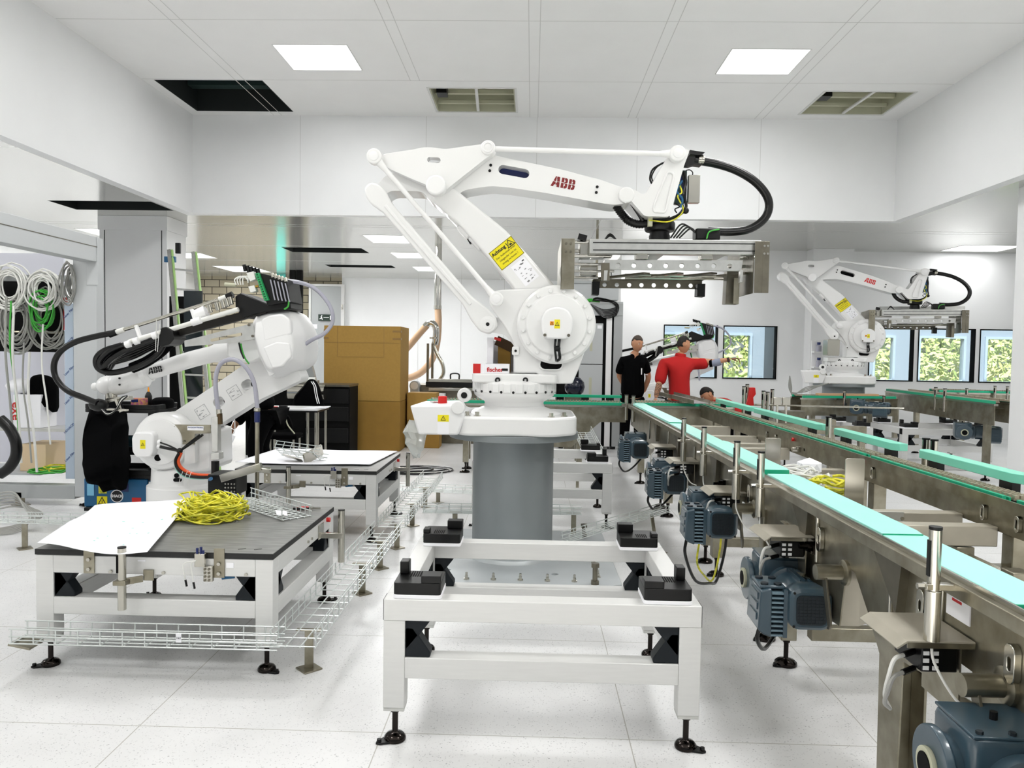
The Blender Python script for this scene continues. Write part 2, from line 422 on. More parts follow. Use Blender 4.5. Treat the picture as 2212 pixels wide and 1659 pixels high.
lamp(*LOWR[1], ZS, 'added low ceiling light for the window wall, hidden behind the central gripper', 'lights of the low ceiling', .6)  # added lamp, kept out of sight, to brighten the window wall
for h, l in zip(LOWR[2:]+LOWL, ('low ceiling light far right, level with the white column', 'low ceiling light far right, beside the near conveyor', 'added low ceiling light far left, out of view, above the machine enclosure')): lamp(*h, ZS, l, 'lights of the low ceiling')

def shaft(h, z, d, m, name, label, rails=True, lattice=None):
    x0, x1, y0, y1 = h
    t = thing(name, label, 'ceiling opening' if m is darkgap else 'ceiling hatch', ((x0+x1)/2, (y0+y1)/2, z))
    e = .002
    q = MB().pZ([(x0+e,y0+e),(x1-e,y0+e),(x1-e,y1-e),(x0+e,y1-e)], z+.001, z+d, holes=[[(x0+.015,y0+.015),(x1-.015,y0+.015),(x1-.015,y1-.015),(x0+.015,y1-.015)]])
    q.box(x0, x1, y0, y1, z+d, z+d+.02)
    obj('housing', q, m, t, smooth=0)
    return t
t = shaft(HOLE_DARK, ZT, .5, darkgap, 'ceiling_opening', 'large dark square opening in the high ceiling, left corner')
for y in (10.5, 10.95): obj('duct_rail', MB().box(-4.95, -3.57, y, y+.16, ZT+.25, ZT+.32), mat('dark_green_metal', '3c504e', .3, metal=.5) if y < 10.6 else MATS['dark_green_metal'], t)
for h, l in zip(HATCH, ('beige filter hatch in the high ceiling above the main robot', 'beige filter hatch in the high ceiling at the right corner')):
    t = shaft(h, ZT, .28, beige, 'ceiling_hatch', l)
    xm = (h[0]+h[1])/2
    obj('cross_rail', MB().bar((xm+.06, h[2]+.02, ZT+.01), (xm+.02, h[3]-.02, ZT+.01), .04, .02), alu, t)
    obj('inner_rail', MB().box(h[0]+.02, h[1]-.02, h[2]+.5, h[2]+.56, ZT+.1, ZT+.15).box(h[0]+.02, h[1]-.02, h[3]-.2, h[3]-.15, ZT+.06, ZT+.1), beige, t)
    obj('edge_frame', MB().pZ([(h[0]-.03,h[2]-.03),(h[1]+.03,h[2]-.03),(h[1]+.03,h[3]+.03),(h[0]-.03,h[3]+.03)], ZT-.006, ZT, holes=[[(h[0],h[2]),(h[1],h[2]),(h[1],h[3]),(h[0],h[3])]]), alu, t, smooth=0)
    obj('damper_motor', MB().box(h[0]+.06, h[0]+.2, h[2]+.3, h[2]+.5, ZT+.04, ZT+.16), black, t)
shaft(HL, ZS, .4, darkgap, 'ceiling_opening', 'dark opening in the low ceiling above the left column')
for h, l in zip(SLOT, ('nearer dark slot in the low back ceiling above the cardboard boxes', 'farther narrow dark slot in the low back ceiling')):
    shaft(h, ZS, .3, darkgap, 'ceiling_opening', l)

# floor and walls
struct('floor', MB().box(-12, 12, -3.5, 21.5, -.1, 0), floorm, smooth=0)
YW = 14.8                                    # window wall
XW = at(1341, 640, Y=YW).x
def winrect(l, Y):
    a = at(l[0], l[1], Y=Y); b = at(l[2], l[3], Y=Y); return (a.x, b.x, b.z, a.z)
WINS = [winrect(w, YW) for w in ((1434,703,1548,817), (1563,705,1676,818), (1878,712,1971,828), (1984,714,2103,830), (2117,716,2250,832))]
for i in range(5):
    a = list(WINS[i]); a[2], a[3] = 1.055, 2.07; WINS[i] = tuple(a)
struct('wall_back', MB().pY([(XW,0),(10.5,0),(10.5,ZS),(XW,ZS)], YW, YW+.12, holes=[[(a,c),(b,c),(b,d),(a,d)] for a, b, c, d in WINS]), wallm, smooth=0, label='white wall with windows')
struct('wall_return', MB().box(XW, XW+.12, YW+.12, 21.6, 0, ZS+.1), wallm, smooth=0, label='side face of the window wall')
struct('trim_4', MB().box(at(1738,700,Y=YW).x, at(1824,700,Y=YW).x, YW-.35, YW-.001, 0, ZS-.001), wallm, smooth=0, label='white pilaster between the windows')
struct('wall_far', MB().box(-5.35, XW, 21.5, 21.62, 0, ZS), wallm, smooth=0, label='far white wall behind the ducts')
m = MB()
for x in (-3.2,-2.0,-.8,.4): m.box(x-.006, x+.006, 21.49, 21.5, 0, ZS)
struct('trim_5', m, MATS['joint_grey'], label='panel joints of the far wall')
struct('wall_brick', MB().box(-9.5, -5.35, 21.5, 21.7, 0, ZS), brick, smooth=0, label='grey block wall far left')
struct('wall_left', MB().box(-9.6, -9.45, -3, 21.6, 0, ZS), wallm, smooth=0)
struct('wall_right', MB().box(10.45, 10.6, -3, YW, 0, ZS), wallm, smooth=0)
for i, (a, b, c, d) in enumerate(WINS):
    f = MB().pY([(a,c),(b,c),(b,d),(a,d)], YW-.012, YW+.13, holes=[[(a+.018,c+.018),(b-.018,c+.018),(b-.018,d-.018),(a+.018,d-.018)]])
    t = struct('window_%d' % (i+1), f, blackm, smooth=0, label='dark framed fixed window in the white wall')
    obj('pane', MB().box(a+.018, b-.018, YW+.05, YW+.056, c+.018, d-.018), glass, t, smooth=0)
# corridor and outer facade behind the window wall
YO = 16.6
oh = []
for a, b in ((2.75,3.55),(3.95,4.7),(6.4,7.0),(7.25,7.72),(8.2,9.2),(9.6,10.3),(10.6,11.4)): oh.append((a, b, .98, 1.98))
struct('wall_outer', MB().pY([(XW,0),(13,0),(13,ZS),(XW,ZS)], YO, YO+.2, holes=[[(a,c),(b,c),(b,d),(a,d)] for a, b, c, d in oh]), framebl, smooth=0, label='outer facade seen through the windows')
for i, (a, b, c, d) in enumerate(oh):
    f = MB().pY([(a,c),(b,c),(b,d),(a,d)], YO-.04, YO+.1, holes=[roundpoly([(a+.05,c+.05),(b-.05,c+.05),(b-.05,d-.05),(a+.05,d-.05)], .03)])
    t = struct('window_%d' % (i+6), f, mat('pale_blue_frame', '8ea0b4', .4) if i == 0 else MATS['pale_blue_frame'], smooth=0, label='pale blue outer window frame')
    obj('pane', MB().box(a+.04, b-.04, YO+.02, YO+.026, c+.04, d-.04), glass, t, smooth=0)
struct('wall_corridor', MB().box(4.95, 5.05, YW+.15, YO-.05, 0, ZS), mat('dark_corridor', '222c30', .3), smooth=0, label='dark partition in the corridor')
struct('ground', MB().box(-14, 60, YO+.2, 70, -.4, -.12), grassm, smooth=0, label='lawn outside')
# trees outside
def leaves(n, c, sp, sz, seed):
    R = random.Random(seed); m = MB()
    for _ in range(n):
        p = Vector((R.gauss(0,1), R.gauss(0,1), R.gauss(0,1))).normalized()*R.random()**.4
        p = Vector((p.x*sp[0], p.y*sp[1], p.z*sp[2]))+Vector(c)
        a = Vector((R.uniform(-1,1), R.uniform(-1,1), R.uniform(-1,1))).normalized(); b = a.orthogonal().normalized()
        s = sz*R.uniform(.6,1.4)
        m.quad(p-a*s, p+b*s*.5, p+a*s, p-b*s*.5)
    return m
for i, (x, y, s) in enumerate(((3.2,23.6,.85),(7.4,24.6,.9),(11.7,24,.85),(16.2,25.5,.95),(5.4,30,1.1),(11,31.5,1.1),(17,32,1.1))):
    t = thing('tree', ['leafy tree with a dark forked trunk seen through the window beside the pointing hand', 'light green tree outside the window behind the far robot base', 'light green tree outside the wide right window',
      'light green tree outside the rightmost window', 'tree standing farther back outside, left', 'tree standing farther back outside, middle', 'tree standing farther back outside, right'][i], 'tree', (x, y, -.12), 'trees outside the windows')
    obj('trunk', MB().tube([(x,y,-.12),(x+.05,y,1.4),(x+.25,y,2.6),(x+.3,y,4)], .16, radii=[.22,.15,.12,.06]).tube([(x+.05,y,1.5),(x+.6,y,2.4),(x+.9,y,3.2)], .06), bark, t)
    obj('crown', leaves(2600, (x+.2, y, 3.3), (2.1*s,1.6*s,3.0*s), .13, i), leafm2 if i % 2 else leafm, t, smooth=0, kind='stuff')
obj('hedge', leaves(5200, (11.5, 20.4, 1.1), (8.5,.8,1.2), .11, 50), leafm2, None, smooth=0)
tag(bpy.data.objects['hedge'], 'light green hedge outside along the windows', 'hedge', kind='stuff')

# columns
a, b = at(216, 700, Y=11.75).x, at(361, 700, Y=11.75).x
c = MB().box(a, b, 11.75, 12.4, 0, ZS-.001)
struct('column_left', c, wallm, smooth=0, label='white panelled column on the left')
m = MB().box(a-.015, b+.015, 11.73, 12.42, ZS-.22, ZS-.002)
struct('trim_6', m, wallm, smooth=0, label='collar at the top of the left column')
m = MB()
for x in (a+.08, b-.08): m.box(x-.006, x+.006, 11.747, 11.76, 0, ZS-.22)
struct('trim_7', m, darkgap, label='dark joints of the left column')
a = at(2184, 800, Y=9.2).x
struct('column_right', MB().box(a, a+.6, 8.6, 9.2, 0, ZS-.001), wallm, smooth=0, label='plain white column at the right edge')
# far left door with exit sign
xa, xb = at(672, 640, Y=21.4).x, at(737, 640, Y=21.4).x
d = struct('door_1', MB().box(xa, xb, 21.4, 21.49, 0, 3.25), greyp, bev=.01, label='tall grey door by the block wall')
obj('door_frame', MB().box(xa-.06, xa, 21.38, 21.5, 0, 3.31).box(xb, xb+.09, 21.38, 21.5, 0, 3.31).box(xa, xb, 21.38, 21.5, 3.25, 3.31), alu, d)
obj('hinge', MB().box(xb+.02, xb+.05, 21.36, 21.38, 2.6, 2.75), steelb, d); obj('hinge', MB().box(xb+.02, xb+.05, 21.36, 21.38, 1.6, 1.75), steelb, d)
p = at(702, 686, Y=21.3)
t = thing('exit_sign', 'dark green exit sign with running man and arrow on the grey door', 'sign', (p.x, 21.35, p.z))
obj('board', MB().box(p.x-.2, p.x+.2, 21.34, 21.37, p.z-.09, p.z+.09), exitg, t)
m = MB(); q = (p.x-.12, p.z)
m.pY(circ(q[0]+.02, q[1]+.06, .015, 10), 21.335, 21.34)
m.pY([(q[0]-.01,q[1]+.035),(q[0]+.02,q[1]+.04),(q[0]+.03,q[1]-.005),(q[0]+.045,q[1]-.06),(q[0]+.03,q[1]-.065),(q[0]+.01,q[1]-.02),(q[0]-.015,q[1]-.04),(q[0]-.05,q[1]-.045),(q[0]-.048,q[1]-.03),(q[0]-.02,q[1]-.022),(q[0]-.005,q[1])], 21.335, 21.34)
obj('running_figure', m, textw, t)
obj('arrow', MB().box(p.x-.05, p.x+.1, 21.335, 21.34, p.z-.006, p.z+.006), textw, t)
obj('doorway_symbol', MB().box(p.x+.13, p.x+.18, 21.335, 21.34, p.z-.06, p.z+.06), textw, t)
p = at(678, 705, Y=21.35)
tag(obj('notice_sheet', MB().box(p.x-.08, p.x+.08, 21.39, 21.398, p.z-.06, p.z+.06), paperm), 'small white notice on the grey door, left of the exit sign', 'notice')
# dark posts by the block wall
for i, u in enumerate((631, 646)):
    x = at(u, 640, Y=19.5).x
    tag(obj('black_post', MB().box(x-.07, x+.07, 19.5, 19.62, 0, ZS-.001), blackm), ['left black post by the block wall, behind the valve block', 'right black post by the block wall, nearest the grey door'][i], 'post', 'black posts by the block wall')
x = at(607, 590, Y=20.6)
tag(obj('hanging_board', MB().box(x.x-.12, x.x+.12, 20.6, 20.62, 2.1, ZS-.002), teal), 'teal and white hanging panel behind the valve block', 'panel')
# ------------------------------------------------------------------ the big palletizing robots
def glyph(loops, o, xd, up, s, h, m=None, off=0):
    o, xd, up = Vector(o), Vector(xd).normalized(), Vector(up).normalized(); n = xd.cross(up)
    m = m or MB(); F = lambda k: (lambda p: o+xd*p[0]*s+up*p[1]*s+n*(k+off))
    return m.ext(loops[0], F(0), F(h), loops[1:])
def abb(parent, o, xd, up, size, m, gapm):
    """the three slab letters with their split lines; o = lower left corner"""
    g = MB()
    glyph([[(0,0),(.36,1),(.78,1),(.86,0),(.6,0),(.58,.2),(.33,.2),(.26,0)],[(.4,.4),(.56,.4),(.54,.78)]], o, xd, up, size, .002, g)
    for k in (.98, 1.72):
        B = [(k,0),(k+.48,0),(k+.62,.1),(k+.64,.4),(k+.54,.52),(k+.62,.64),(k+.6,.9),(k+.48,1),(k,1)]
        glyph([B, [(k+.26,.2),(k+.4,.22),(k+.4,.4),(k+.26,.42)], [(k+.26,.6),(k+.39,.62),(k+.38,.78),(k+.26,.8)]], o, xd, up, size, .002, g)
    L = obj('lettering', g, m, parent, smooth=0)
    g = MB()
    glyph([[(-.05,.49),(2.45,.49),(2.45,.53),(-.05,.53)]], o, xd, up, size, .0026, g)
    for x in (.46, 1.24, 1.98): glyph([[(x,-.02),(x+.035,-.02),(x+.035,1.02),(x,1.02)]], o, xd, up, size, .0026, g)
    obj('split_line', g, gapm, parent, smooth=0)
    return L
def warn(parent, c, xd, up, w, h, tri=.6, plate_m=yellow, th=.0015):
    """yellow sticker with a warning triangle; c = centre"""
    c = Vector(c); xd = Vector(xd).normalized(); up = Vector(up).normalized()
    s = obj('warning_sticker', glyph([[(-w/2,-h/2),(w/2,-h/2),(w/2,h/2),(-w/2,h/2)]], c, xd, up, 1, th), plate_m, parent, smooth=0)
    r = min(w, h)*tri
    g = glyph([[(-r/2,-r*.4),(r/2,-r*.4),(0,r*.5)], [(-r*.34,-r*.3),(r*.34,-r*.3),(0,r*.32)]], c, xd, up, 1, .001, off=th)
    glyph([[(-r*.04,-r*.2),(r*.05,-r*.2),(r*.02,.12*r),(-r*.02,.12*r)]], c, xd, up, 1, .001, g, off=th)
    obj('warning_triangle', g, textd, s, smooth=0)
    return s
def rot2(pts, c, a):
    ca, sa = math.cos(a), math.sin(a); return [(c[0]+(p[0]-c[0])*ca-(p[1]-c[1])*sa, c[1]+(p[0]-c[0])*sa+(p[1]-c[1])*ca) for p in pts]
RC = (-.123, 5.56)            # robot centre on the floor plan
def P1(u, v, Y): p = at(u, v, Y=Y); return (p.x, p.z)

def palletizer(label, pose=0.0, detail=True):
    ZB = at(1105, 944, Y=5.1).z
    R = thing('palletizing_robot', label, 'industrial robot', (RC[0], RC[1], ZB), 'large white palletizing robots')
    up = pose
    # --- foot casting
    m = MB()
    cx, cy = RC
    foot = roundpoly([(cx-.33,cy-.45),(cx+.28,cy-.45),(cx+.44,cy-.30),(cx+.44,cy+.32),(cx+.26,cy+.45),(cx-.33,cy+.45),(cx-.42,cy+.3),(cx-.42,cy-.3)], .07)
    m.pZ(foot, ZB, ZB+.13)
    obj('foot_casting', m, white, R, bev=.018, seg=3)
    m = MB(); zt = ZB+.13
    m.lathe([(.36,zt-.03),(.34,zt),(.26,zt+.03),(.22,zt+.045),(.21,zt+.075),(.205,zt+.1),(.205,zt+.14),(.21,zt+.145)], (cx,cy-.02,0), n=40)
    obj('neck', m, white, R, bev=.004)
    obj('seal_ring', MB().lathe([(.213,zt+.143),(.218,zt+.144),(.218,zt+.152),(.213,zt+.153)], (cx,cy-.02,0), n=40), black, R)
    # box to the left of the foot
    z0 = P1(930, 938, 5.12)[1]; z1 = P1(914, 861, 5.5)[1]
    prof = PX([(885,876),(903,939),(990,940),(1002,905),(1003,893),(985,889),(975,874)], 5.12)
    prof = [(p[0], p[1]) for p in prof]
    m = MB(); m.ext(prof, lambda p: (p[0], 5.12, p[1]), lambda p: (p[0]+.03, 5.62, p[1]))
    b = obj('connection_box', m, white2, R, bev=.014, seg=3)
    lug = P1(990, 880, 5.14)
    obj('lifting_lug', MB().cyl((lug[0]+.0,5.10,lug[1]), (lug[0],5.2,lug[1]), .045, 24), white, R, bev=.006)
    obj('lifting_lug', MB().cyl((lug[0]+.02,5.35,lug[1]+.07),(lug[0]+.02,5.42,lug[1]+.07), .05, 24), white, R, bev=.006)
    obj('lug_hole', MB().cyl((lug[0]+.02,5.345,lug[1]+.07),(lug[0]+.02,5.352,lug[1]+.07), .022, 18), black, R)
    zz = prof[0][1]
    obj('panel_recess', MB().obox((prof[0][0]+.16, 5.36, zz+.012), (.1,.05,.006), (0,0,35)), steelb, R)
    for x, y in ((cx-.31,cy-.36),(cx-.24,cy-.39),(cx+.26,cy-.38),(cx+.35,cy-.31)):
        obj('anchor_bolt', MB().cyl((x,y,zt),(x,y,zt+.028), .016, 6).cyl((x,y,zt),(x,y,zt+.005), .024, 16), steelb, R)
    p = P1(958, 918, 5.12)
    warn(R, (p[0]-.002,5.12,p[1]+.045), (1,0,0), (0,0,1), .075, .045, .8)
    obj('info_sticker', MB().box(p[0]-.04,p[0]+.036,5.1185,5.12,p[1]-.06,p[1]+.02), paperm, R)
    # --- turntable
    m = MB(); c2 = (cx+.0, cy-.04)
    z2 = P1(1105, 857, 5.26)[1]; z3 = P1(1105, 828, 5.26)[1]
    m.lathe([(.205,z2-.075),(.215,z2-.045),(.26,z2-.02),(.285,z2),(.292,z2+.02),(.292,z3),(.25,z3+.02)], (*c2,0), n=44)
    for k in range(22):
        a = 2*math.pi*k/22
        x, y = c2[0]+.288*math.cos(a), c2[1]+.288*math.sin(a)
        m.obox((x,y,(z2+z3)/2+.01), (.022,.05,z3-z2-.03), (0,0,math.degrees(a)))
    obj('turntable', m, white, R, bev=.004)
    for k in range(22):
        a = 2*math.pi*(k+.5)/22
        if math.sin(a) < .1: x, y = c2[0]+.288*math.cos(a), c2[1]+.288*math.sin(a); obj('bolt_hole', MB().cyl((x,y,z2+.03),(x+.008*math.cos(a),y+.008*math.sin(a),z2+.03), .009, 10), black, R)  # black discs stand in for the bolt holes of the ring
    # platform over the turntable
    zp = P1(1020, 806, 5.3)[1]
    m = MB().pZ(roundpoly([(cx-.29,5.28),(cx+.26,5.28),(cx+.3,5.3),(cx+.3,5.85),(cx-.29,5.85)], .05), z3, zp)
    m.box(cx+.02-.04, cx+.02+.06, 5.255, 5.3, z2+.01, z3)
    obj('platform', m, white, R, bev=.012, seg=3)
    for u in (1075, 1135):
        q = P1(u, 821, 5.28); obj('platform_bolt', MB().pY(circ(q[0],q[1],.019,18), 5.272, 5.285, holes=[circ(q[0],q[1],.008,10)]), black, R)
    # --- shoulder frame
    sh = PX([(1058,662),(1056,645),(1064,630),(1080,626),(1183,622),(1192,615),(1213,616),(1218,623),(1240,628),(1258,640),(1272,659),(1280,687),(1279,722),(1264,757),(1251,796),(1240,820),(1237,829),(1166,829),(1166,806),(1108,806),(1110,796),(1110,741),(1091,706),(1069,676)], 5.36)
    m = MB().pY(roundpoly(sh, .035), 5.36, 5.76)
    obj('shoulder_frame', m, white, R, bev=.02, seg=3)
    J2 = P1(1203, 700, 5.2)
    m = MB()
    m.lathe([(.272,0),(.272,-.05),(.255,-.065),(.215,-.068),(.205,-.085),(.13,-.088)], (J2[0],5.36,J2[1]), (0,1,0), n=48)
    for k in range(16):
        a = 2*math.pi*(k+.5)/16; x, z = J2[0]+.232*math.cos(a), J2[1]+.232*math.sin(a); m.cyl((x,5.30,z),(x,5.278,z), .014, 10)
    obj('gear_drum', m, white, R, bev=.004)
    m = MB(); oc = [(J2[0]+q[0], J2[1]+q[1]) for q in ((-.105,-.03),(-.105,.05),(-.07,.1),(.0,.12),(.07,.1),(.105,.05),(.105,-.03),(.085,-.1),(-.085,-.1))]
    m.pY(roundpoly(oc, .03), 5.2, 5.28)
    obj('motor_cover', m, white2, R, bev=.012, seg=3)
    for k in (-1, 1): obj('cover_screw', MB().cyl((J2[0]+k*.08,5.2,J2[1]-.075),(J2[0]+k*.08,5.19,J2[1]-.075), .011, 8), steeld, R)
    warn(R, (J2[0]+.002,5.2,J2[1]), (1,0,0), (0,0,1), .038, .06, .8)
    warn(R, (J2[0]-.034,5.2,J2[1]+.004), (1,0,0), (0,0,1), .026, .026, .95, orange)
    so = P1(1185, 787, 5.36)
    obj('cable_port', MB().pY(slot(so[0]-.025,so[1],so[0]+.06,so[1],.032), 5.352, 5.362), blackm, R)
    obj('port_collar', MB().pY(slot(so[0]-.025,so[1],so[0]+.06,so[1],.043), 5.345, 5.36, holes=[slot(so[0]-.025,so[1],so[0]+.06,so[1],.033)]), white, R, bev=.003)
    for dx, r in ((-.006,.008),(.02,.01)):
        obj('motor_cable', MB().tube([(J2[0]+dx,5.24,J2[1]-.1),(J2[0]+dx-.004,5.22,J2[1]-.16),(J2[0]+dx+.005,5.24,J2[1]-.23),(so[0]+.05,5.33,so[1]+.02)], r), rubber, R)
    obj('cable_clip', MB().ball((J2[0]+.008,5.22,J2[1]-.165), .021), black, R)
    q = P1(1117, 758, 5.36); obj('side_port', MB().pY(rrect(q[0]-.035,q[0]+.015,q[1]-.03,q[1]+.03,.01), 5.345, 5.362), white, R, bev=.003); obj('port_hole', MB().cyl((q[0]-.01,5.34,q[1]),(q[0]-.01,5.35,q[1]), .009, 12), black, R)
    # --- joints
    J3 = P1(943, 403, 5.3); A = P1(811, 341, 5.3); B = P1(1054, 318, 5.3); E = P1(805, 412, 5.36); F = P1(1053, 700, 5.3); C = P1(1073, 647, 5.3)
    D = P1(1465, 330, 5.3); J5 = P1(1353, 422, 5.4)
    # --- lower arm
    lo = PX([(926,428),(943,405),(972,398),(1093,497),(1140,550),(1200,618),(1205,640),(1115,640),(1110,622),(1040,540),(996,490)], 5.41)
    m = MB().pY(roundpoly(lo, .04), 5.41, 5.69)
    obj('lower_arm', m, white, R, bev=.025, seg=3)
    rib = PX([(958,446),(1000,462),(1040,505),(1128,596),(1113,612),(1050,545),(1003,492)], 5.69)
    m = MB()
    for u0, v0, w in ((975,470,9),(995,497,7),(1020,520,5)):
        p = P1(u0, v0, 5.45); m.obox((p[0]+.03,5.52,p[1]+.0), (.11,.14,.07), (0,45,0))
    obj('arm_boss', m, white, R, bev=.012)
    p = P1(1009, 516, 5.5); obj('arm_connector', MB().obox((p[0]+.01,5.5,p[1]), (.02,.05,.08), (0,-30,0)), black, R, bev=.006)
    # stickers on the lower arm
    c = P1(1094, 547, 5.41); dx = Vector((.776,0,.63)); dz = Vector((-.63,0,.776))
    s = obj('danger_sign', glyph([[(-.1,-.076),(.1,-.076),(.1,.076),(-.1,.076)]], (c[0],5.41,c[1]), dx, dz, 1, .002), yellow, R, smooth=0, label='yellow warning sign in German')
    o = Vector((c[0],5.4075,c[1]))
    obj('border', glyph([[(-.099,-.075),(.099,-.075),(.099,.075),(-.099,.075)],[(-.096,-.072),(.096,-.072),(.096,.072),(-.096,.072)]], o, dx, dz, 1, .0008), textd, s, smooth=0)
    text('headline', 'Achtung !', textd, s, o+dx*-.025+dz*.045, dx, dz, .034, bold=.0012)
    for i, l in enumerate(('Der Aufenthalt unter', 'hängender Last ist', 'streng verboten !')):
        text('line', l, textd, s, o+dx*.0+dz*(.008-.026*i), dx, dz, .0195)
    tc = o+dx*.062+dz*.04
    g = glyph([[(-.034,-.024),(.034,-.024),(0,.032)], [(-.025,-.018),(.025,-.018),(0,.022)]], tc, dx, dz, 1, .001)
    glyph([[(-.012,-.014),(.012,-.014),(.006,.002),(0,-.004),(-.006,.002)]], tc, dx, dz, 1, .001, g)
    obj('triangle', g, textd, s, smooth=0)
    c = P1(1134, 587, 5.41); s = obj('instruction_sheet', glyph([[(-.06,-.085),(.06,-.085),(.06,.085),(-.06,.085)]], (c[0],5.41,c[1]), dx, dz, 1, .0015), paperm, R, smooth=0)
    g = MB(); rr = random.Random(3)
    for k in range(26):
        x, y = rr.uniform(-.05,.05), rr.uniform(-.075,.075); w, h = rr.uniform(.006,.02), rr.uniform(.002,.008)
        glyph([[(x-w/2,y-h/2),(x+w/2,y-h/2),(x+w/2,y+h/2),(x-w/2,y+h/2)]], (c[0],5.4084,c[1]), dx, dz, 1, .0006, g)
    obj('drawing_marks', g, textg, s, smooth=0)
    # --- upper arm (turns about J3 by the pose)
    T = lambda pts: rot2(pts, J3, up)
    T1 = lambda p: rot2([p], J3, up)[0]
    ua = PX([(805,394),(817,397),(832,379),(850,371),(905,360),(960,346),(1035,340),(1066,335),(1099,343),(1146,352),(1212,366),(1300,389),(1341,404),(1366,411),(1370,424),(1360,438),(1328,443),(1300,439),(1212,423),(1180,417),(1099,405),(1062,402),(1030,406),(1002,411),(985,424),(960,440),(930,436),(915,416),(903,413),(846,412),(833,419),(820,430),(803,431),(790,422),(788,408),(794,397)], 5.42)
    sl = PX([(1088,363),(1088,375),(1134,383),(1141,372),(1134,366)], 5.42)
    s0, s1 = P1(1086, 366, 5.42), P1(1134, 375, 5.42)
    m = MB().pY(T(roundpoly(ua, .03, 3)), 5.42, 5.68, holes=[T(slot(s0[0],s0[1],s1[0],s1[1],.031))])
    obj('upper_arm', m, white, R, bev=.02, seg=3)
    obj('slot_lining', MB().pY(T(slot(s0[0],s0[1],s1[0],s1[1],.05)), 5.52, 5.53), navym if detail else blackm, R, smooth=0)
    e = T1(E); obj('tail_boss', MB().cyl((e[0],5.40,e[1]),(e[0],5.7,e[1]), .058, 28), white, R, bev=.008)
    obj('tail_pin', MB().cyl((e[0],5.392,e[1]),(e[0],5.402,e[1]), .012, 14), black, R)
    for u, v in ((1060,357),(1058,369),(1290,404),(1288,416)):
        q = T1(P1(u, v, 5.42)); obj('plug', MB().cyl((q[0],5.413,q[1]),(q[0],5.422,q[1]), .010, 12), black, R)
    d = rot2([(1, -.19)], (0,0), up)[0]; dxa = Vector((d[0],0,d[1])).normalized(); dza = Vector((-dxa.z,0,dxa.x))
    q = T1(P1(1189, 401, 5.42)); abb(R, (q[0],5.42,q[1]), dxa, dza, .071, darkred if detail else redm, white)
    j5 = T1(J5); obj('wrist_cap', MB().cyl((j5[0],5.375,j5[1]),(j5[0],5.43,j5[1]), .055, 30), white, R, bev=.01, seg=3)
    sh5 = (j5[0]-J5[0], j5[1]-J5[1])
    Tb = lambda pts: [(p[0]+sh5[0], p[1]+sh5[1]) for p in pts]
    # --- triangular link plate
    tri = PX([(826,333),(898,322),(918,317),(963,322),(1042,311),(1052,306),(1066,316),(1068,331),(1052,340),(1037,352),(975,401),(962,412),(943,420),(926,412),(922,400),(886,385),(837,363),(822,350)], 5.32)
    q0, q1 = P1(928, 345, 5.32), P1(946, 346, 5.32)
    m = MB().pY(roundpoly(tri, .03, 3), 5.32, 5.41, holes=[slot(q0[0],q0[1],q1[0],q1[1],.018)])
    obj('link_plate', m, white, R, bev=.018, seg=3)
    m = MB().cyl((B[0],5.3,B[1]),(B[0],5.42,B[1]), .05, 28); obj('link_boss', m, white, R, bev=.008)
    obj('boss_ring', MB().pY(circ(B[0],B[1],.036,24), 5.293, 5.301, holes=[circ(B[0],B[1],.027,20)]), white2, R, bev=.002)
    m = MB().cyl((J3[0],5.24,J3[1]),(J3[0],5.34,J3[1]), .067, 36); obj('elbow_cap', m, white2, R, bev=.012, seg=3)
    # --- rods
    def rod(name, a, b, y, r, ra, rb):
        a3, b3 = Vector((a[0],y,a[1])), Vector((b[0],y,b[1])); d = (b3-a3).normalized()
        m = MB().cyl(a3+d*.03, b3-d*.03, r, 20)
        m.cyl(a3+d*.02, a3+d*(ra+.07), ra*.62, 16, r); m.cyl(b3-d*.02, b3-d*(rb+.07), rb*.62, 16, r)
        m.cyl(a3-Vector((0,.035,0)), a3+Vector((0,.035,0)), ra, 28); m.cyl(b3-Vector((0,.035,0)), b3+Vector((0,.035,0)), rb, 28)
        o = obj(name, m, white, R, bev=.006)
        for q, rr2 in ((a3, ra), (b3, rb)): obj('pin_cap', MB().lathe([(rr2*.6,0),(rr2*.6,-.006),(rr2*.45,-.008)], q-Vector((0,.035,0)), (0,1,0), n=24), white2, o)
        return o
    rod('thin_link_rod', A, C, 5.28, .017, .052, .048)
    db = Tb([D])[0]
    rod('horizontal_link_rod', B, db, 5.34, .018, .03, .055)
    # heavy rear rod from the tail to the crank
    e3, f3 = Vector((e[0],5.46,e[1])), Vector((F[0],5.46,F[1])); d = (f3-e3).normalized(); n = Vector((-d.z,0,d.x))
    L = (f3-e3).length; o2 = [(0,-.062),(.06,-.07),(.16,-.045),(L-.22,-.042),(L-.1,-.07),(L,-.075),(L+.06,-.04),(L+.06,.04),(L,.075),(L-.1,.07),(L-.22,.042),(.16,.045),(.06,.07),(0,.062),(-.05,.03),(-.05,-.03)]
    mm = MB().ext(roundpoly(o2,.02,3), lambda p: e3+d*p[0]+n*p[1]-Vector((0,.12,0)), lambda p: e3+d*p[0]+n*p[1]-Vector((0,.05,0)))
    hr = obj('heavy_rear_rod', mm, white, R, bev=.014, seg=3)
    obj('rod_rib', MB().ext([(.14,-.012),(L-.18,-.012),(L-.18,.012),(.14,.012)], lambda p: e3+d*p[0]+n*p[1]-Vector((0,.132,0)), lambda p: e3+d*p[0]+n*p[1]-Vector((0,.11,0))), white, hr, bev=.006)
    obj('rod_pin', MB().lathe([(.056,0),(.056,-.014),(.04,-.018),(.04,-.02)], f3-Vector((0,.118,0)), (0,1,0), n=28), white, hr, bev=.003)
    obj('pin_hole', MB().cyl(f3-Vector((0,.14,0)), f3-Vector((0,.13,0)), .013, 14), black, hr)
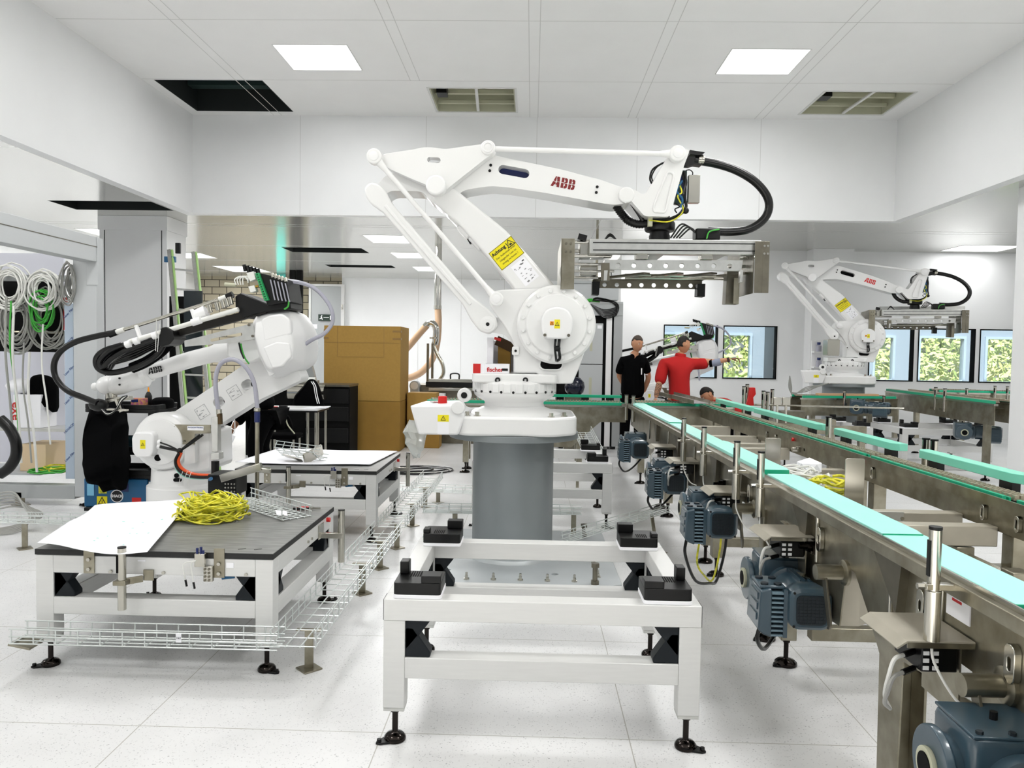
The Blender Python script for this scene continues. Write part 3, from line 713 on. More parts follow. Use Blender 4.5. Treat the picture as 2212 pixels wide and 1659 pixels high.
    # crank from F to the shoulder
    cr = PX([(1038,690),(1053,682),(1085,688),(1120,730),(1125,770),(1109,745),(1090,722),(1060,718),(1042,712)], 5.4)
    obj('crank', MB().pY(roundpoly(cr,.03), 5.4, 5.47), white, R, bev=.012)
    # --- wrist bracket
    br = Tb(PX([(1340,433),(1353,440),(1353,436),(1362,432),(1392,467),(1445,468),(1449,462),(1455,438),(1478,357),(1490,325),(1468,316),(1452,322),(1436,350),(1408,398),(1394,418),(1386,419),(1372,410),(1355,405),(1340,415)], 5.38))
    m = MB().pY(roundpoly(br,.02,3), 5.38, 5.72)
    obj('wrist_bracket', m, white, R, bev=.018, seg=3)
    pn = Tb(PX([(1441,368),(1456,372),(1457,384),(1440,455),(1436,461),(1413,460),(1409,455),(1411,440)], 5.38))
    inn = Tb(PX([(1443,374),(1452,376),(1452,384),(1436,452),(1433,456),(1416,455),(1414,451),(1416,440)], 5.38))
    obj('bracket_rib', MB().pY(roundpoly(pn,.015), 5.368, 5.385, holes=[roundpoly(inn,.015)]), white, R, bev=.005)
    wc = Tb([P1(1425, 490, 5.56)])[0]
    m = MB().lathe([(.07,.075),(.07,.04),(.102,.035),(.108,.02),(.108,-.02),(.1,-.035),(.07,-.04),(.07,-.09)], (wc[0],5.56,wc[1]+.0), n=32)
    obj('wrist_flange', m, black, R, bev=.004)
    # corrugated hose under the arm
    q = [T1(P1(1330,444,5.5)), T1(P1(1343,462,5.5)), Tb([P1(1356,476,5.5)])[0], Tb([P1(1376,484,5.5)])[0], Tb([P1(1402,483,5.5)])[0]]
    pts = spline([(p[0],5.5,p[1]) for p in q], 9); rings = []
    m = MB().tube(pts, .03, 12, 1, radii=[.031 if k % 2 else .026 for k in range(len(pts))]); obj('corrugated_hose', m, rubber, R, smooth=60)
    q = [T1(P1(1362,438,5.5)), Tb([P1(1378,462,5.5)])[0], Tb([P1(1388,478,5.5)])[0]]; obj('strut_hose', MB().tube([(p[0],5.48,p[1]) for p in q], .014), rubber, R)
    # cable dress behind the bracket
    cb = lambda l, y: [(p[0], y, p[1]) for p in Tb([P1(u, v, y) for u, v in l])]
    obj('cable_board', MB().pY(Tb(PX([(1470,368),(1484,368),(1483,430),(1476,442),(1457,441),(1457,436)], 5.6)), 5.6, 5.64), MATS['dark_green_metal'], R)
    for l, y, r, mm_ in (([(1474,372),(1480,400),(1480,430),(1482,448),(1470,462),(1440,475),(1405,480)],5.44,.011,rubber), ([(1470,380),(1477,410),(1470,430),(1475,452),(1450,472),(1405,478)],5.46,.008,navym), ([(1466,395),(1473,415),(1464,425),(1476,455),(1448,478),(1402,476)],5.42,.005,cabley),
                         ([(1474,390),(1462,412),(1474,430),(1470,448)],5.42,.007,bluem), ([(1478,370),(1482,395),(1476,420)],5.43,.009,rubber), ([(1408,397),(1404,385),(1410,366),(1432,352)],5.5,.007,rubber), ([(1410,392),(1408,380),(1418,362),(1436,350)],5.5,.005,rubber), ([(1456,438),(1468,446),(1458,452),(1462,460)],5.44,.005,rubber)):
        obj('dress_cable', MB().tube(cb(l, y), r, 7), mm_, R)
    obj('cable_tie_knot', MB().ball(cb([(1481,455)],5.43)[0], .024), black, R)
    obj('clamp_block', MB().obox(cb([(1404,480)],5.44)[0], (.03,.04,.06)), beige, R)
    # fork at the top of the bracket with the hose clamp
    obj('hose_bracket', MB().pY(Tb(PX([(1488,327),(1520,332),(1512,338),(1488,336)], 5.5)), 5.46, 5.56).pY(Tb(PX([(1474,356),(1487,338),(1500,338),(1512,340),(1518,336),(1520,352),(1515,357),(1500,355),(1490,358),(1476,357)], 5.48)), 5.48, 5.55), black, R)
    for u in (1511, 1517): obj('hose_clamp', MB().lathe([(.034,-.01),(.036,0),(.034,.01)], cb([(u,346)],5.5)[0], (1,0,-.1), n=20), steelb, R)
    obj('dress_hose', MB().tube(cb([(1500,346),(1520,349),(1551,355),(1588,367),(1625,388),(1650,413),(1661,438),(1657,463),(1640,483),(1612,497),(1575,501),(1546,500),(1530,499)], 5.5), .029, 14), rubber, R)
    if detail:
        p = Tb([P1(1485,381,5.5), P1(1508,441,5.5)])
        obj('sensor_box', MB().box(p[0][0], p[1][0], 5.45, 5.5, p[1][1], p[0][1]), steelb, R, bev=.003)
        obj('sensor_cable', MB().tube(cb([(1496,378),(1496,372),(1490,367),(1482,368)],5.47), .004), rubber, R)
    return R, wc

def gripper(label, wc, wc0):
    dx, dz = wc[0]-wc0[0], wc[1]-wc0[1]
    Q = lambda l, Y: [(p[0]+dx, p[1]+dz) for p in PX(l, Y)]
    q1 = lambda u, v, Y: Q([(u, v)], Y)[0]
    zt = q1(1440,516,5.3)[1]
    G = thing('layer_gripper', label, 'gripper', (wc[0], 5.56, zt), 'grippers under the palletizing robots')
    def beam(name, l, y0, y1, m, **k): return obj(name, MB().pY(Q(l, y0), y0, y1, **k.pop('h', {})), m, G, **k)
    fb = beam('front_beam', [(1274,516),(1645,519),(1643,551),(1273,547)], 5.3, 5.38, alu2, bev=.004)
    a, b = q1(1281,524,5.3), q1(1637,527,5.3); c, d = q1(1281,540,5.3), q1(1637,542.5,5.3)
    for p, q in ((a,b),(c,d)): obj('groove', MB().bar((p[0],5.298,p[1]),(q[0],5.298,q[1]),.004,.006), black, fb, smooth=0)
    beam('rear_beam', [(1280,518),(1640,520),(1639,545),(1279,543)], 5.95, 6.05, alu2, bev=.004)
    for u in (1290, 1420, 1560):
        p = q1(u,520,5.3); obj('cross_beam', MB().box(p[0], p[0]+.1, 5.38, 5.95, zt-.07, zt-.01), alu2, G, bev=.003)
    obj('mount_plate', MB().box(wc[0]-.2, wc[0]+.2, 5.4, 5.8, zt-.012, zt+.012), alu2, G, bev=.003)
    obj('flange_adapter', MB().cyl((wc[0],5.56,zt),(wc[0],5.56,zt+.06), .075, 24), black, G)
    # outer jaws of bent sheet
    for side, l in ((0, [(1217,515),(1242,516),(1238,625),(1211,621)]), (1, [(1632,521),(1663,523),(1660,633),(1629,632)])):
        P = Q(l, 5.26); x0, x1 = min(p[0] for p in P), max(p[0] for p in P); z0, z1 = min(p[1] for p in P), max(p[1] for p in P)
        m = MB().box(x0, x0+.006, 5.26, 6.0, z0, z1).box(x0, x1-.0, 5.26, 5.266, z0, z1) if side == 0 else MB().box(x1-.045, x1, 5.26, 5.266, z0, z1).box(x0, x0+.006, 5.3, 6.0, z0, z1).box(x0, x1-.04, 5.262, 5.268, z0, z1)
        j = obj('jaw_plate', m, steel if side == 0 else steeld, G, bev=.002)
        for ax in (.35, .7) if side == 0 else (.62, .85):
            for az in ((.1,.26) if side == 0 else (.09,.24)): obj('plate_bolt', MB().cyl((x0+(x1-x0)*ax,5.252,z1-(z1-z0)*az),(x0+(x1-x0)*ax,5.262,z1-(z1-z0)*az), .008, 8), steeld if side == 0 else steelb, j)
    xl = q1(1240,520,5.3)[0]; xr = q1(1640,520,5.3)[0]
    for v, y, r, e in ((522,5.42,.012,1300),(538,5.5,.012,1300),(553,5.4,.012,1320),(569,5.44,.009,1330),(582,5.5,.009,1330),(524,5.8,.012,1300),(590,5.7,.01,1300)):
        p, q = q1(1240,v,5.4), q1(e,v+1,5.4); obj('guide_rod', MB().cyl((p[0],y,p[1]),(q[0],y,q[1]), r, 12), chrome, G)
    for v, y in ((556,5.42),(572,5.5),(566,5.75)):
        p, q = q1(1600,v,5.4), q1(1634,v,5.4); obj('guide_rod', MB().cyl((p[0],y,p[1]),(q[0],y,q[1]), .011, 12), chrome, G)
    p = q1(1262,535,5.4); obj('valve_block', MB().box(p[0]-.03,p[0]+.05,5.42,5.6,p[1]-.06,p[1]+.06), steelb, G, bev=.004)
    p = q1(1258,513,5.4); obj('plug_connector', MB().obox((p[0],5.4,p[1]),(.06,.03,.04),(0,15,0)), black, G)
    p = q1(1278,585,5.5); obj('cylinder_block', MB().box(p[0]-.08,p[0]+.04,5.5,5.62,p[1]-.03,p[1]+.04), steelb, G, bev=.004)
    obj('air_hose', MB().tube([(xl-.02,5.3,zt-.15),(xl-.08,5.3,zt-.19),(xl-.09,5.3,zt-.26),(xl-.04,5.3,zt-.33)], .006), cablew, G)
    # perforated beams
    hs = [circ(*q1(1335+k*34.5, 573+k*.25, 5.34), .0165, 14) for k in range(8)]
    beam('perforated_beam', [(1306,561),(1605,562),(1602,586),(1305,582)], 5.34, 5.36, alu2, bev=.002, h=dict(holes=hs))
    obj('beam_web', MB().pY(Q([(1306,561),(1605,562),(1605,566),(1306,565)], 5.34), 5.36, 5.46), alu2, G)
    hs = [circ(*q1(1306+k*26.6, 615+k*.3, 5.8), .016, 14) for k in range(8)]
    beam('dark_perforated_bar', [(1280,605),(1517,606),(1516,625),(1280,622)], 5.8, 5.81, steeld, bev=.002, h=dict(holes=hs))
    obj('bar_flange', MB().pY(Q([(1280,604),(1517,605),(1517,607),(1280,606)], 5.8), 5.74, 5.81), steeld, G)
    for l, y0, y1, mm_ in (([(1279,608),(1296,608),(1294,637),(1279,636)],5.7,5.8,black), ([(1507,613),(1524,613),(1523,641),(1506,640)],5.7,5.8,black), ([(1299,568),(1317,568),(1317,607),(1299,606)],5.3,5.34,steeld), ([(1305,584),(1313,584),(1311,606),(1304,606)],5.28,5.3,alu2),
                          ([(1571,585),(1598,585),(1596,657),(1567,656)],5.5,5.6,steeld), ([(1586,600),(1598,600),(1596,657),(1584,656)],5.44,5.45,steel), ([(1599,583),(1606,583),(1604,610),(1598,610)],5.32,5.36,alu2)):
        beam('stop_leg', l, y0, y1, mm_, bev=.002)
    for u, v in ((1386,554),(1526,555)):
        p = q1(u, v, 5.34); obj('slide_carriage', MB().box(p[0]-.04,p[0]+.04,5.32,5.42,p[1]-.02,p[1]+.018), steelb, G, bev=.003)
    for k in range(4):
        p = q1(1345+k*70, 596, 5.6); obj('slat_support', MB().obox((p[0],5.6,p[1]),(.06,.5,.012),(0,0,35)), steelb if k % 2 else steeld, G)
    for v, y in ((594,5.6),(600,5.7)):
        p, q = q1(1350,v,y), q1(1570,v+3,y); obj('cross_rod', MB().cyl((p[0],y,p[1]),(q[0],y,q[1]), .01, 10), steelb, G)
    # hose terminal on the top of the frame
    p = q1(1526,505,5.48); obj('hose_terminal', MB().box(p[0]-.085,p[0]+.085,5.42,5.55,zt+.012,p[1]+.03), black, G, bev=.012)
    obj('ground_wire', MB().tube([(p[0]+.07,5.4,p[1]+.02),(p[0]+.0,5.39,p[1]-.0),(p[0]-.02,5.38,p[1]-.05)], .005), cablegr, G)
    for k in range(4):
        obj('loose_cable', MB().tube([(p[0]-.08,5.45,p[1]),(p[0]-.12-.02*k,5.44,p[1]+.03+.01*k),(p[0]-.2-.02*k,5.42,p[1]-.04)], .006), rubber, G)
    for k in range(3):
        q = q1(1318,512,5.5); obj('loose_cable', MB().tube([(q[0]-.05,5.5,zt),(q[0],5.5,zt+.045+.008*k),(q[0]+.06,5.5,zt)], .005), rubber, G)
    return G

def pedestal(label, h, c=RC, base=True, R0=.292, grp='steel pedestals under the robots'):
    t = thing('robot_pedestal', label, 'pedestal', (c[0], c[1], 0), grp)
    obj('column', MB().lathe([(R0,.03),(R0,h-.045)], (c[0],c[1],0), n=64), pedm, t)
    obj('weld_ring', MB().lathe([(R0,.06),(R0+.02,.055),(R0+.034,.035),(R0+.036,.028)], (c[0],c[1],0), n=64), plateg, t)
    f = circ(c[0]+.0, c[1], .465, 48)
    obj('top_flange', MB().pZ(f, h-.045, h), pedm, t, bev=.003)
    if base:
        o = [(c[0]-.55,c[1]-.78),(c[0]+.52,c[1]-.78),(c[0]+.72,c[1]-.7),(c[0]+.72,c[1]+.75),(c[0]-.72,c[1]+.75),(c[0]-.72,c[1]-.6)]
        obj('base_plate', MB().pZ(o, .0, .03, holes=[circ(c[0]-.42,c[1]-.45,.022,14), circ(c[0]+.3,c[1]-.5,.024,14)]), plateg, t, bev=.002)
    return t
ZB = at(1105, 944, Y=5.1).z
R1, wc0 = palletizer('large white palletizing robot on the grey pedestal in the middle of the hall')
gripper('wide aluminium gripper hanging from the central robot', wc0, wc0)
PD = pedestal('grey round steel pedestal carrying the central robot', ZB)
cx, cy = RC
for x in [cx-.45+.174*k for k in range(6)]:
    obj('stud_bolt', MB().cyl((x,cy-.66,.03),(x,cy-.66,.075),.008,8).lathe([(.02,.03),(.02,.038),(.012,.04),(.011,.055)],(x,cy-.66,0),n=6), steelb, PD)
for y in (-.55,-.38,-.2):
    obj('stud_bolt', MB().cyl((cx+.58,cy+y,.03),(cx+.58,cy+y,.075),.008,8).lathe([(.02,.03),(.02,.038),(.012,.04),(.011,.055)],(cx+.58,cy+y,0),n=6), steelb, PD)
for p, hh in ((at(1285,1262,Z=.03),.11), (at(1261,1160,Z=.03),.08)):
    obj('adjusting_screw', MB().cyl((p.x,p.y,.03),(p.x,p.y,.03+hh),.016,12).cyl((p.x,p.y,.03+hh),(p.x,p.y,.055+hh),.028,6).cyl((p.x,p.y,.03),(p.x,p.y,.055),.028,6), steeld, PD)
# things lying on the central robot
p = at(956, 866, Y=5.3)
tag(obj('red_stopper', MB().lathe([(.03,0),(.03,.012),(.032,.014),(.031,.062),(.026,.066),(.0,.067)], (p.x,5.3,at(956,876,Y=5.3).z), n=28), redm), 'small round red cap standing on the robot connection box', 'cap')
z = P1(1020, 806, 5.3)[1]+.001
x0, x1 = at(1048,780,Y=5.32).x, at(1100,780,Y=5.32).x
t = thing('fixings_box', 'open white fischer fixings box with red corner on the robot platform', 'box', ((x0+x1)/2, 5.4, z))
zt_ = at(1050,786,Y=5.3).z
m = MB().box(x0,x1,5.30,5.304,z,zt_).box(x0,x0+.004,5.304,5.5,z,zt_).box(x1-.004,x1,5.304,5.5,z,zt_).box(x0+.004,x1-.004,5.496,5.5,z,zt_).box(x0+.004,x1-.004,5.304,5.496,z,z+.004)
obj('tray', m, paperm, t, smooth=0)
obj('side_flap', MB().box(x0-.055,x0-.002,5.30,5.304,z,zt_-.002), paperm, t, smooth=0)
xr = at(1022,790,Y=5.3).x
obj('red_end', MB().box(xr,x0-.03,5.297,5.35,z,zt_), redm, t, smooth=0)
text('brand_print', 'fischer', textr, t, ((x0*.58+x1*.42),5.2995,(z+zt_)/2-.008), (1,0,0), (0,0,1), .042, bold=.0012)
obj('logo_plate', MB().box(x1-.048,x1-.008,5.297,5.3,(z+zt_)/2-.014,(z+zt_)/2+.002), black, t)
b2 = thing('tall_carton', 'tall white carton with torn brown inside behind the fischer box', 'carton', ((x0+x1)/2, 5.6, z))
zc = at(1052,729,Y=5.52).z
m = MB().box(x0+.0,x0+.045,5.53,5.54,z,zc).box(x0,x0+.005,5.54,5.74,z,zc).box(x0+.01,x1+.02,5.735,5.74,z,zc-.02)
obj('white_panel', m, paperm, b2, smooth=0)
obj('brown_inside', MB().box(x0+.075,x1-.0,5.6,5.72,z,at(1090,742,Y=5.6).z), cardd, b2, smooth=0)
obj('torn_flap', MB().obox(((x0+x1)/2+.04,5.56,zc-.045),(.13,.01,.07),(20,25,0)), mat('torn_card', '3c2a14', .9), b2)
obj('red_print', MB().obox((x0+.075,5.535,zc-.01),(.05,.008,.02),(0,15,0)), redm, b2)
# plastic bag hanging from the connection box
p0 = at(905, 938, Y=5.2)
m = MB().loft([[(p0.x-.0+.03*math.cos(a)*k, 5.25+.05*math.sin(a)*k, zz) for a in [2*math.pi*i/10 for i in range(10)]] for k, zz in ((1.2,p0.z+.085),(2.0,p0.z+.06),(2.5,p0.z+.02),(2.1,p0.z-.03),(2.2,p0.z-.06),(1.5,p0.z-.1),(1.2,p0.z-.13),(.5,p0.z-.165))])
for v in m.b.verts: v.co += Vector((random.uniform(-.017,.017), random.uniform(-.017,.017), random.uniform(-.01,.01)))
tag(obj('plastic_bag', m, mat('clear_film', 'e4e8e4', .15, trans=.3, alpha=.6), smooth=20), 'crumpled clear plastic bag hanging under the robot connection box', 'bag')
obj_ = bpy.data.objects['plastic_bag']; obj_.location.x -= .03
# second palletizing robot far right
R2, wc2 = palletizer('white palletizing robot far right, before the pilaster and windows', -math.radians(7.5), False)
G2 = gripper('grey gripper hanging from the far right robot, before the windows', wc2, wc0)
def put_robot(R, G, base, rz, s=1):
    d = G.location-R.location
    R.location = base; R.rotation_euler = (0,0,rz); R.scale = (s,)*3
    G.location = Vector(base)+Matrix.Rotation(rz, 3, 'Z') @ (d*s); G.rotation_euler = (0,0,rz); G.scale = (s,)*3
YR2 = 12.6; b = at(1822, 828, Y=YR2)
put_robot(R2, G2, (b.x, YR2, b.z), math.radians(-14))
pedestal('grey round pedestal under the far right robot', b.z, (b.x, YR2), base=False, R0=.32)
# ------------------------------------------------------------------ aluminium pallet frames and tables
def level_foot(parent, x, y, ztop, ang=0, r=.041):
    m = MB().cyl((x,y,.02),(x,y,ztop), .0115, 14).cyl((x,y,ztop-.03),(x,y,ztop-.012), .018, 6)
    m.lathe([(r,0),(r*1.04,.006),(r,.015),(r*.78,.025),(.014,.032),(.012,.036)], (x,y,0), n=28)
    f = obj('leveling_foot', m, darkchrome, parent, bev=.002)
    a = math.radians(ang); d = Vector((math.cos(a), math.sin(a), 0)); n = Vector((-d.y, d.x, 0)); c = Vector((x,y,0))
    o = [c+d*.01+n*r*.8, c+d*.07+n*.013, c+d*.08, c+d*.07-n*.013, c+d*.01-n*r*.8]
    m = MB().pZ([(p.x,p.y) for p in o], .001, .009); q = c+d*.066; m.cyl((q.x,q.y,.009),(q.x,q.y,.02), .009, 8)
    obj('anchor_lug', m, black, f, bev=.001)
    return f
def alu_frame(name, label, cat, x0, x1, y0, y1, top, grp, pads=False, board=False, p=.082, legb=.14):
    t = thing(name, label, cat, ((x0+x1)/2, (y0+y1)/2, 0), grp)
    zt = top-(.028 if board else 0)
    for x in (x0, x1-p):
        for y in (y0, y1-p):
            obj('leg', MB().box(x, x+p, y+.001, y+p, legb, zt-p if not board else zt), alu, t, bev=.003)
            obj('end_plate', MB().box(x+.002, x+p-.002, y+.002, y+p-.002, legb-.012, legb), alu2, t)
            fx = x+p/2; fy = y+p/2
            level_foot(t, fx, fy, legb, {(x0,y0):215,(x1-p,y0):-30,(x0,y1-p):150,(x1-p,y1-p):30}[(x,y)])
            sx, sy = (1 if x == x0 else -1), (1 if y == y0 else -1)
            xe = x+p if sx > 0 else x; ye = y+p if sy > 0 else y
            zu = zt-p; zl = .337
            s = .095
            obj('corner_block', MB().pY([(xe,zu),(xe+sx*s,zu),(xe+sx*s*.85,zu-.02),(xe+sx*.01,zu-s*1.15),(xe,zu-s*1.15)], y+.008, y+p-.008), gusset, t, bev=.004)
            obj('corner_block', MB().pY([(xe,zl),(xe+sx*s,zl),(xe+sx*s,zl+.02),(xe+sx*.03,zl+s*1.2),(xe,zl+s*1.2)], y+.008, y+p-.008), gusset, t, bev=.004)
            obj('corner_block', MB().pX([(ye,zu),(ye+sy*s,zu),(ye+sy*s*.85,zu-.02),(ye+sy*.01,zu-s*1.15),(ye,zu-s*1.15)], x+.008, x+p-.008), gusset, t, bev=.004)
            obj('corner_block', MB().pX([(ye,zl),(ye+sy*s,zl),(ye+sy*s,zl+.02),(ye+sy*.03,zl+s*1.2),(ye,zl+s*1.2)], x+.008, x+p-.008), gusset, t, bev=.004)
    e = 0 if not board else p
    for y in (y0, y1-p):
        obj('top_beam', MB().box(x0+e, x1-e, y, y+p, zt-p, zt), alu, t, bev=.003)
        obj('lower_beam', MB().box(x0+p, x1-p, y, y+p, .257, .337), alu, t, bev=.003)
    for x in (x0, x1-p):
        obj('side_beam', MB().box(x, x+p, y0+p, y1-p, zt-p, zt-.0005), alu, t, bev=.003)
        obj('lower_side_beam', MB().box(x, x+p, y0+p, y1-p, .257, .337), alu, t, bev=.003)
    if not board:
        for x in (x0-.0015, x1): obj('end_cap', MB().box(x, x+.0015, y0+.002, y0+p-.002, zt-p+.002, zt-.002), blackm, t, smooth=0)
    if pads:
        for x, sx in ((x0+.035, 1), (x1-.035, -1)):
            for y, sy in ((y0+.01, 1), (y1-.0, -1)):
                X = lambda q: x+sx*q
                Yy = lambda q: y+sy*q
                bx = lambda m, a, b, c, d, e_, f: m.box(min(X(a),X(b)), max(X(a),X(b)), min(Yy(c),Yy(d)), max(Yy(c),Yy(d)), e_, f)
                pl = MB().pZ(roundpoly([(X(-.002),Yy(-.002)),(X(.182),Yy(-.002)),(X(.182),Yy(.172)),(X(-.002),Yy(.172))], .018), zt, zt+.015)
                obj('pad_plate', pl, paperm, t, bev=.002)
                b = obj('pallet_pad', MB().pZ(roundpoly([(X(0),Yy(0)),(X(.18),Yy(0)),(X(.18),Yy(.17)),(X(0),Yy(.17))], .014), zt+.015, zt+.06), black, t, bev=.002)
                if sy > 0:
                    m1 = bx(MB(), .105,.18,.0,.07, zt+.06, zt+.088); m2 = bx(MB(), .005,.04,.115,.17, zt+.06, zt+.11)
                else:
                    m1 = bx(MB(), .105,.18,.0,.055, zt+.06, zt+.1); m2 = bx(MB(), .0,.03,.1,.16, zt+.06, zt+.08)
                obj('stop_block', m1, black, b, bev=.003); obj('guide_horn', m2, black, b, bev=.003)
                g = MB()
                for k in range(6): bx(g, .05+.009*k,.054+.009*k,.09,.155, zt+.06, zt+.0615)
                obj('anti_slip_rib', g, blackm, b)
    return t
FG = 'aluminium pallet frames'
F1 = alu_frame('pallet_stand', 'bright aluminium pallet frame with four black pads in front of the pedestal', 'pallet stand', -.545, .652, 2.855, 3.825, .56, FG, pads=True)
F2 = dup(F1, F1.location+Vector((.05, 3.68, 0)), 0, 'aluminium pallet frame just behind the grey pedestal')
F3 = dup(F1, (5.56, 10.85, 0), 0, 'aluminium pallet frame standing free before the far right conveyor')
F4 = dup(F1, (4.0, 10.9, 0), 0, 'far pallet frame half hidden beside the far right robot pedestal')

TX0, TX1, TY0, TY1 = -2.275, -1.17, 3.455, 4.53
T1 = alu_frame('machine_table', 'low aluminium table with bare grey top, nearest on the left, half covered by a drawing', 'table', TX0, TX1, TY0, TY1, .56, 'low aluminium machine tables', board=True)
obj('tabletop', MB().box(TX0, TX1, TY0, TY1, .534, .56), tabletop, T1, bev=.001)
obj('board_edge', MB().pZ([(TX0-.002,TY0-.002),(TX1+.002,TY0-.002),(TX1+.002,TY1+.002),(TX0-.002,TY1+.002)], .533, .5585, holes=[[(TX0+.001,TY0+.001),(TX1-.001,TY0+.001),(TX1-.001,TY1-.001),(TX0+.001,TY1-.001)]]), blackedge, T1, smooth=0)
f = TY0-.001
def fx(u): return at(u, 1200, Y=TY0).x
for u0, u1, z1, z0 in ((182,205,.575,.452), (463,486,.58,.445)):
    b = obj('stop_plate', MB().box(fx(u0), fx(u1), f-.006, f, z0, z1), steel, T1, bev=.001)
    for z in (z0+.02, z0+.065): obj('hex_bolt', MB().cyl(((fx(u0)+fx(u1))/2,f-.006,z),((fx(u0)+fx(u1))/2,f-.014,z), .009, 6), steelb, b)
def tube_post(x, y, z0, z1, parent, r=.0185, slotted=True):
    o = obj('tube_post', MB().cyl((x,y,z0),(x,y,z1), r, 20), steelb, parent)
    obj('post_cap', MB().cyl((x,y,z1),(x,y,z1+.006), r*1.03, 20), black, o)
    if slotted: obj('post_slot', MB().box(x-r*.95,x-r*.5,y-r*.95,y-r*.5,z1-.11,z1-.03), blackm, o)
    return o
xp = fx(281); tube_post(xp, f-.07, .31, .59, T1)
obj('post_bracket', MB().box(fx(311),fx(333),f-.008,f,.425,.475).bar((fx(311),f-.01,.435),(xp+.0,f-.07,.435),.012,.03).box(xp-.03,xp+.028,f-.095,f-.045,.425,.445), steel, T1, bev=.002)
m = MB().box(fx(443),fx(463),f-.02,f-.002,.43,.5).box(fx(426),fx(448),f-.03,f-.01,.5,.56)
vb = obj('pneumatic_block', m, steelb, T1, bev=.002)
for dx, dz in ((-.012,.57),(.005,.575),(.015,.56)): obj('push_fitting', MB().cyl((fx(436)+dx,f-.02,dz-.02),(fx(436)+dx,f-.02,dz+.015), .006, 10), navym, vb)
for k, (u, z) in enumerate(((407,.44),(424,.43))): obj('sensor_lead', MB().tube([(fx(430),f-.03,.53),(fx(u)-.01,f-.03,.51),(fx(u),f-.03,z)], .0025, 6), cablew, vb); obj('sensor_tip', MB().cyl((fx(u),f-.03,z),(fx(u)+.006,f-.03,z-.03), .005, 8), black, vb)
g = MB()
for i in range(4):
    for j in range(2): g.cyl((fx(447)+j*.018,f-.02,.437+.017*i),(fx(447)+j*.018,f-.023,.437+.017*i), .006, 8)
obj('port_ring', g, steeld, vb)
obj('label_plate', MB().box(fx(298),fx(315),f-.0015,f,.512,.519), paperm, T1, smooth=0)
obj('label_plate', MB().box(fx(489),fx(505),f-.0015,f,.49,.515), paperm, T1, smooth=0)
for u in (240,354,532): obj('cap_nut', MB().cyl((fx(u),f-.008,.462),(fx(u),f,.462),.008,8), steelb, T1)
obj('blue_valve', MB().cyl((fx(474),f+.03,.435),(fx(500),f+.04,.44), .009, 10), bluem, T1)
# right side fittings
xs = TX1
obj('side_bracket', MB().box(xs,xs+.006,4.2,4.3,.44,.52).box(xs,xs+.13,4.22,4.245,.445,.475), steelb, T1, bev=.002)
sp = tube_post(xs+.12, 4.24, .31, .60, T1, slotted=False)
obj('red_push_button', MB().cyl((xs,4.38,.515),(xs+.02,4.38,.515), .013, 14), redm, T1)
for y in (4.0,4.07): obj('cap_nut', MB().cyl((xs,y,.48),(xs+.008,y,.48),.008,8), steelb, T1)
obj('under_box', MB().box(xs-.4,xs-.15,4.05,4.25,.34,.44), black, T1, bev=.005)
for dx in (-.6,-.35): obj('locating_pin_slot', MB().pZ(slot(xs+dx*.3,3.52,xs+dx*.3+.02,3.535,.006), .56,.5606, holes=[slot(xs+dx*.3,3.52,xs+dx*.3+.02,3.535,.004)]), blackm, T1, smooth=0)
T2 = dup(T1, T1.location+Vector((-.02, 2.44, 0)), 0, 'low aluminium table behind the nearest one, covered with white paper and a wire basket piece')
T2['label'] = 'low aluminium table in front of the cardboard boxes, covered with white paper'

# papers
def sheet(name, label, l, zf, seed):
    R = random.Random(seed)
    def fn(u, v):
        a = Vector(l[0]).lerp(Vector(l[1]), u); b = Vector(l[3]).lerp(Vector(l[2]), u); p = a.lerp(b, v)
        return (p.x, p.y, zf(u, v))
    o = obj(name, MB().grid(fn, 24, 18), paperm, None, smooth=60, solid=.0012)
    return tag(o, label, 'paper')
a, b, c, d = at(80,1182,Z=.585), at(318,1190,Z=.59), at(415,1080,Z=.58), at(205,1088,Z=.6)
sh_ = sheet('drawing_sheet', 'large white technical drawing hanging over the corner of the nearest table', [a, b, c, d], lambda u, v: .571+.014*math.sin(u*5.5+1)*(1-v*.5)+.03*max(0,.35-u)*(1-v*.3)+(.022*math.sin(v*6+u*3) if v > .5 else 0)*.6+.012, 1)
g = MB(); R_ = random.Random(5)
for k in range(34):
    u, v = R_.uniform(.15,.9), R_.uniform(.15,.85); p = a.lerp(b,u).lerp(d.lerp(c,u),v)
    g.box(p.x, p.x+R_.uniform(.006,.025), p.y, p.y+.006, .6+.0, .6005)
for v in g.b.verts:
    pass
def on_sheet(u, v): 
    p = a.lerp(b,u).lerp(d.lerp(c,u),v); return Vector((p.x,p.y,.571+.014*math.sin(u*5.5+1)*(1-v*.5)+.03*max(0,.35-u)*(1-v*.3)+(.022*math.sin(v*6+u*3) if v > .5 else 0)*.6+.012+.0012))
g.b.clear()
for k in range(16):
    u, v, w = R_.uniform(.12,.85), R_.uniform(.08,.6), R_.uniform(.01,.03)
    p0, p1, p2, p3 = on_sheet(u,v), on_sheet(u+w,v), on_sheet(u+w,v+.014), on_sheet(u,v+.014); g.quad(p0,p1,p2,p3)
obj('drawn_marks', g, mat('teal_ink', 'a9d8d2', .7), sh_, smooth=0)
a2, b2_, c2_, d2_ = at(508,1000,Z=.575), at(800,1003,Z=.575), at(858,975,Z=.57), at(600,968,Z=.575)
sheet('paper_sheet', 'large white paper spread over the farther low table', [a2, b2_, c2_, d2_], lambda u, v: .572+.012*max(0,.2-u)*5*(1-v)+.003*math.sin(u*9), 2)

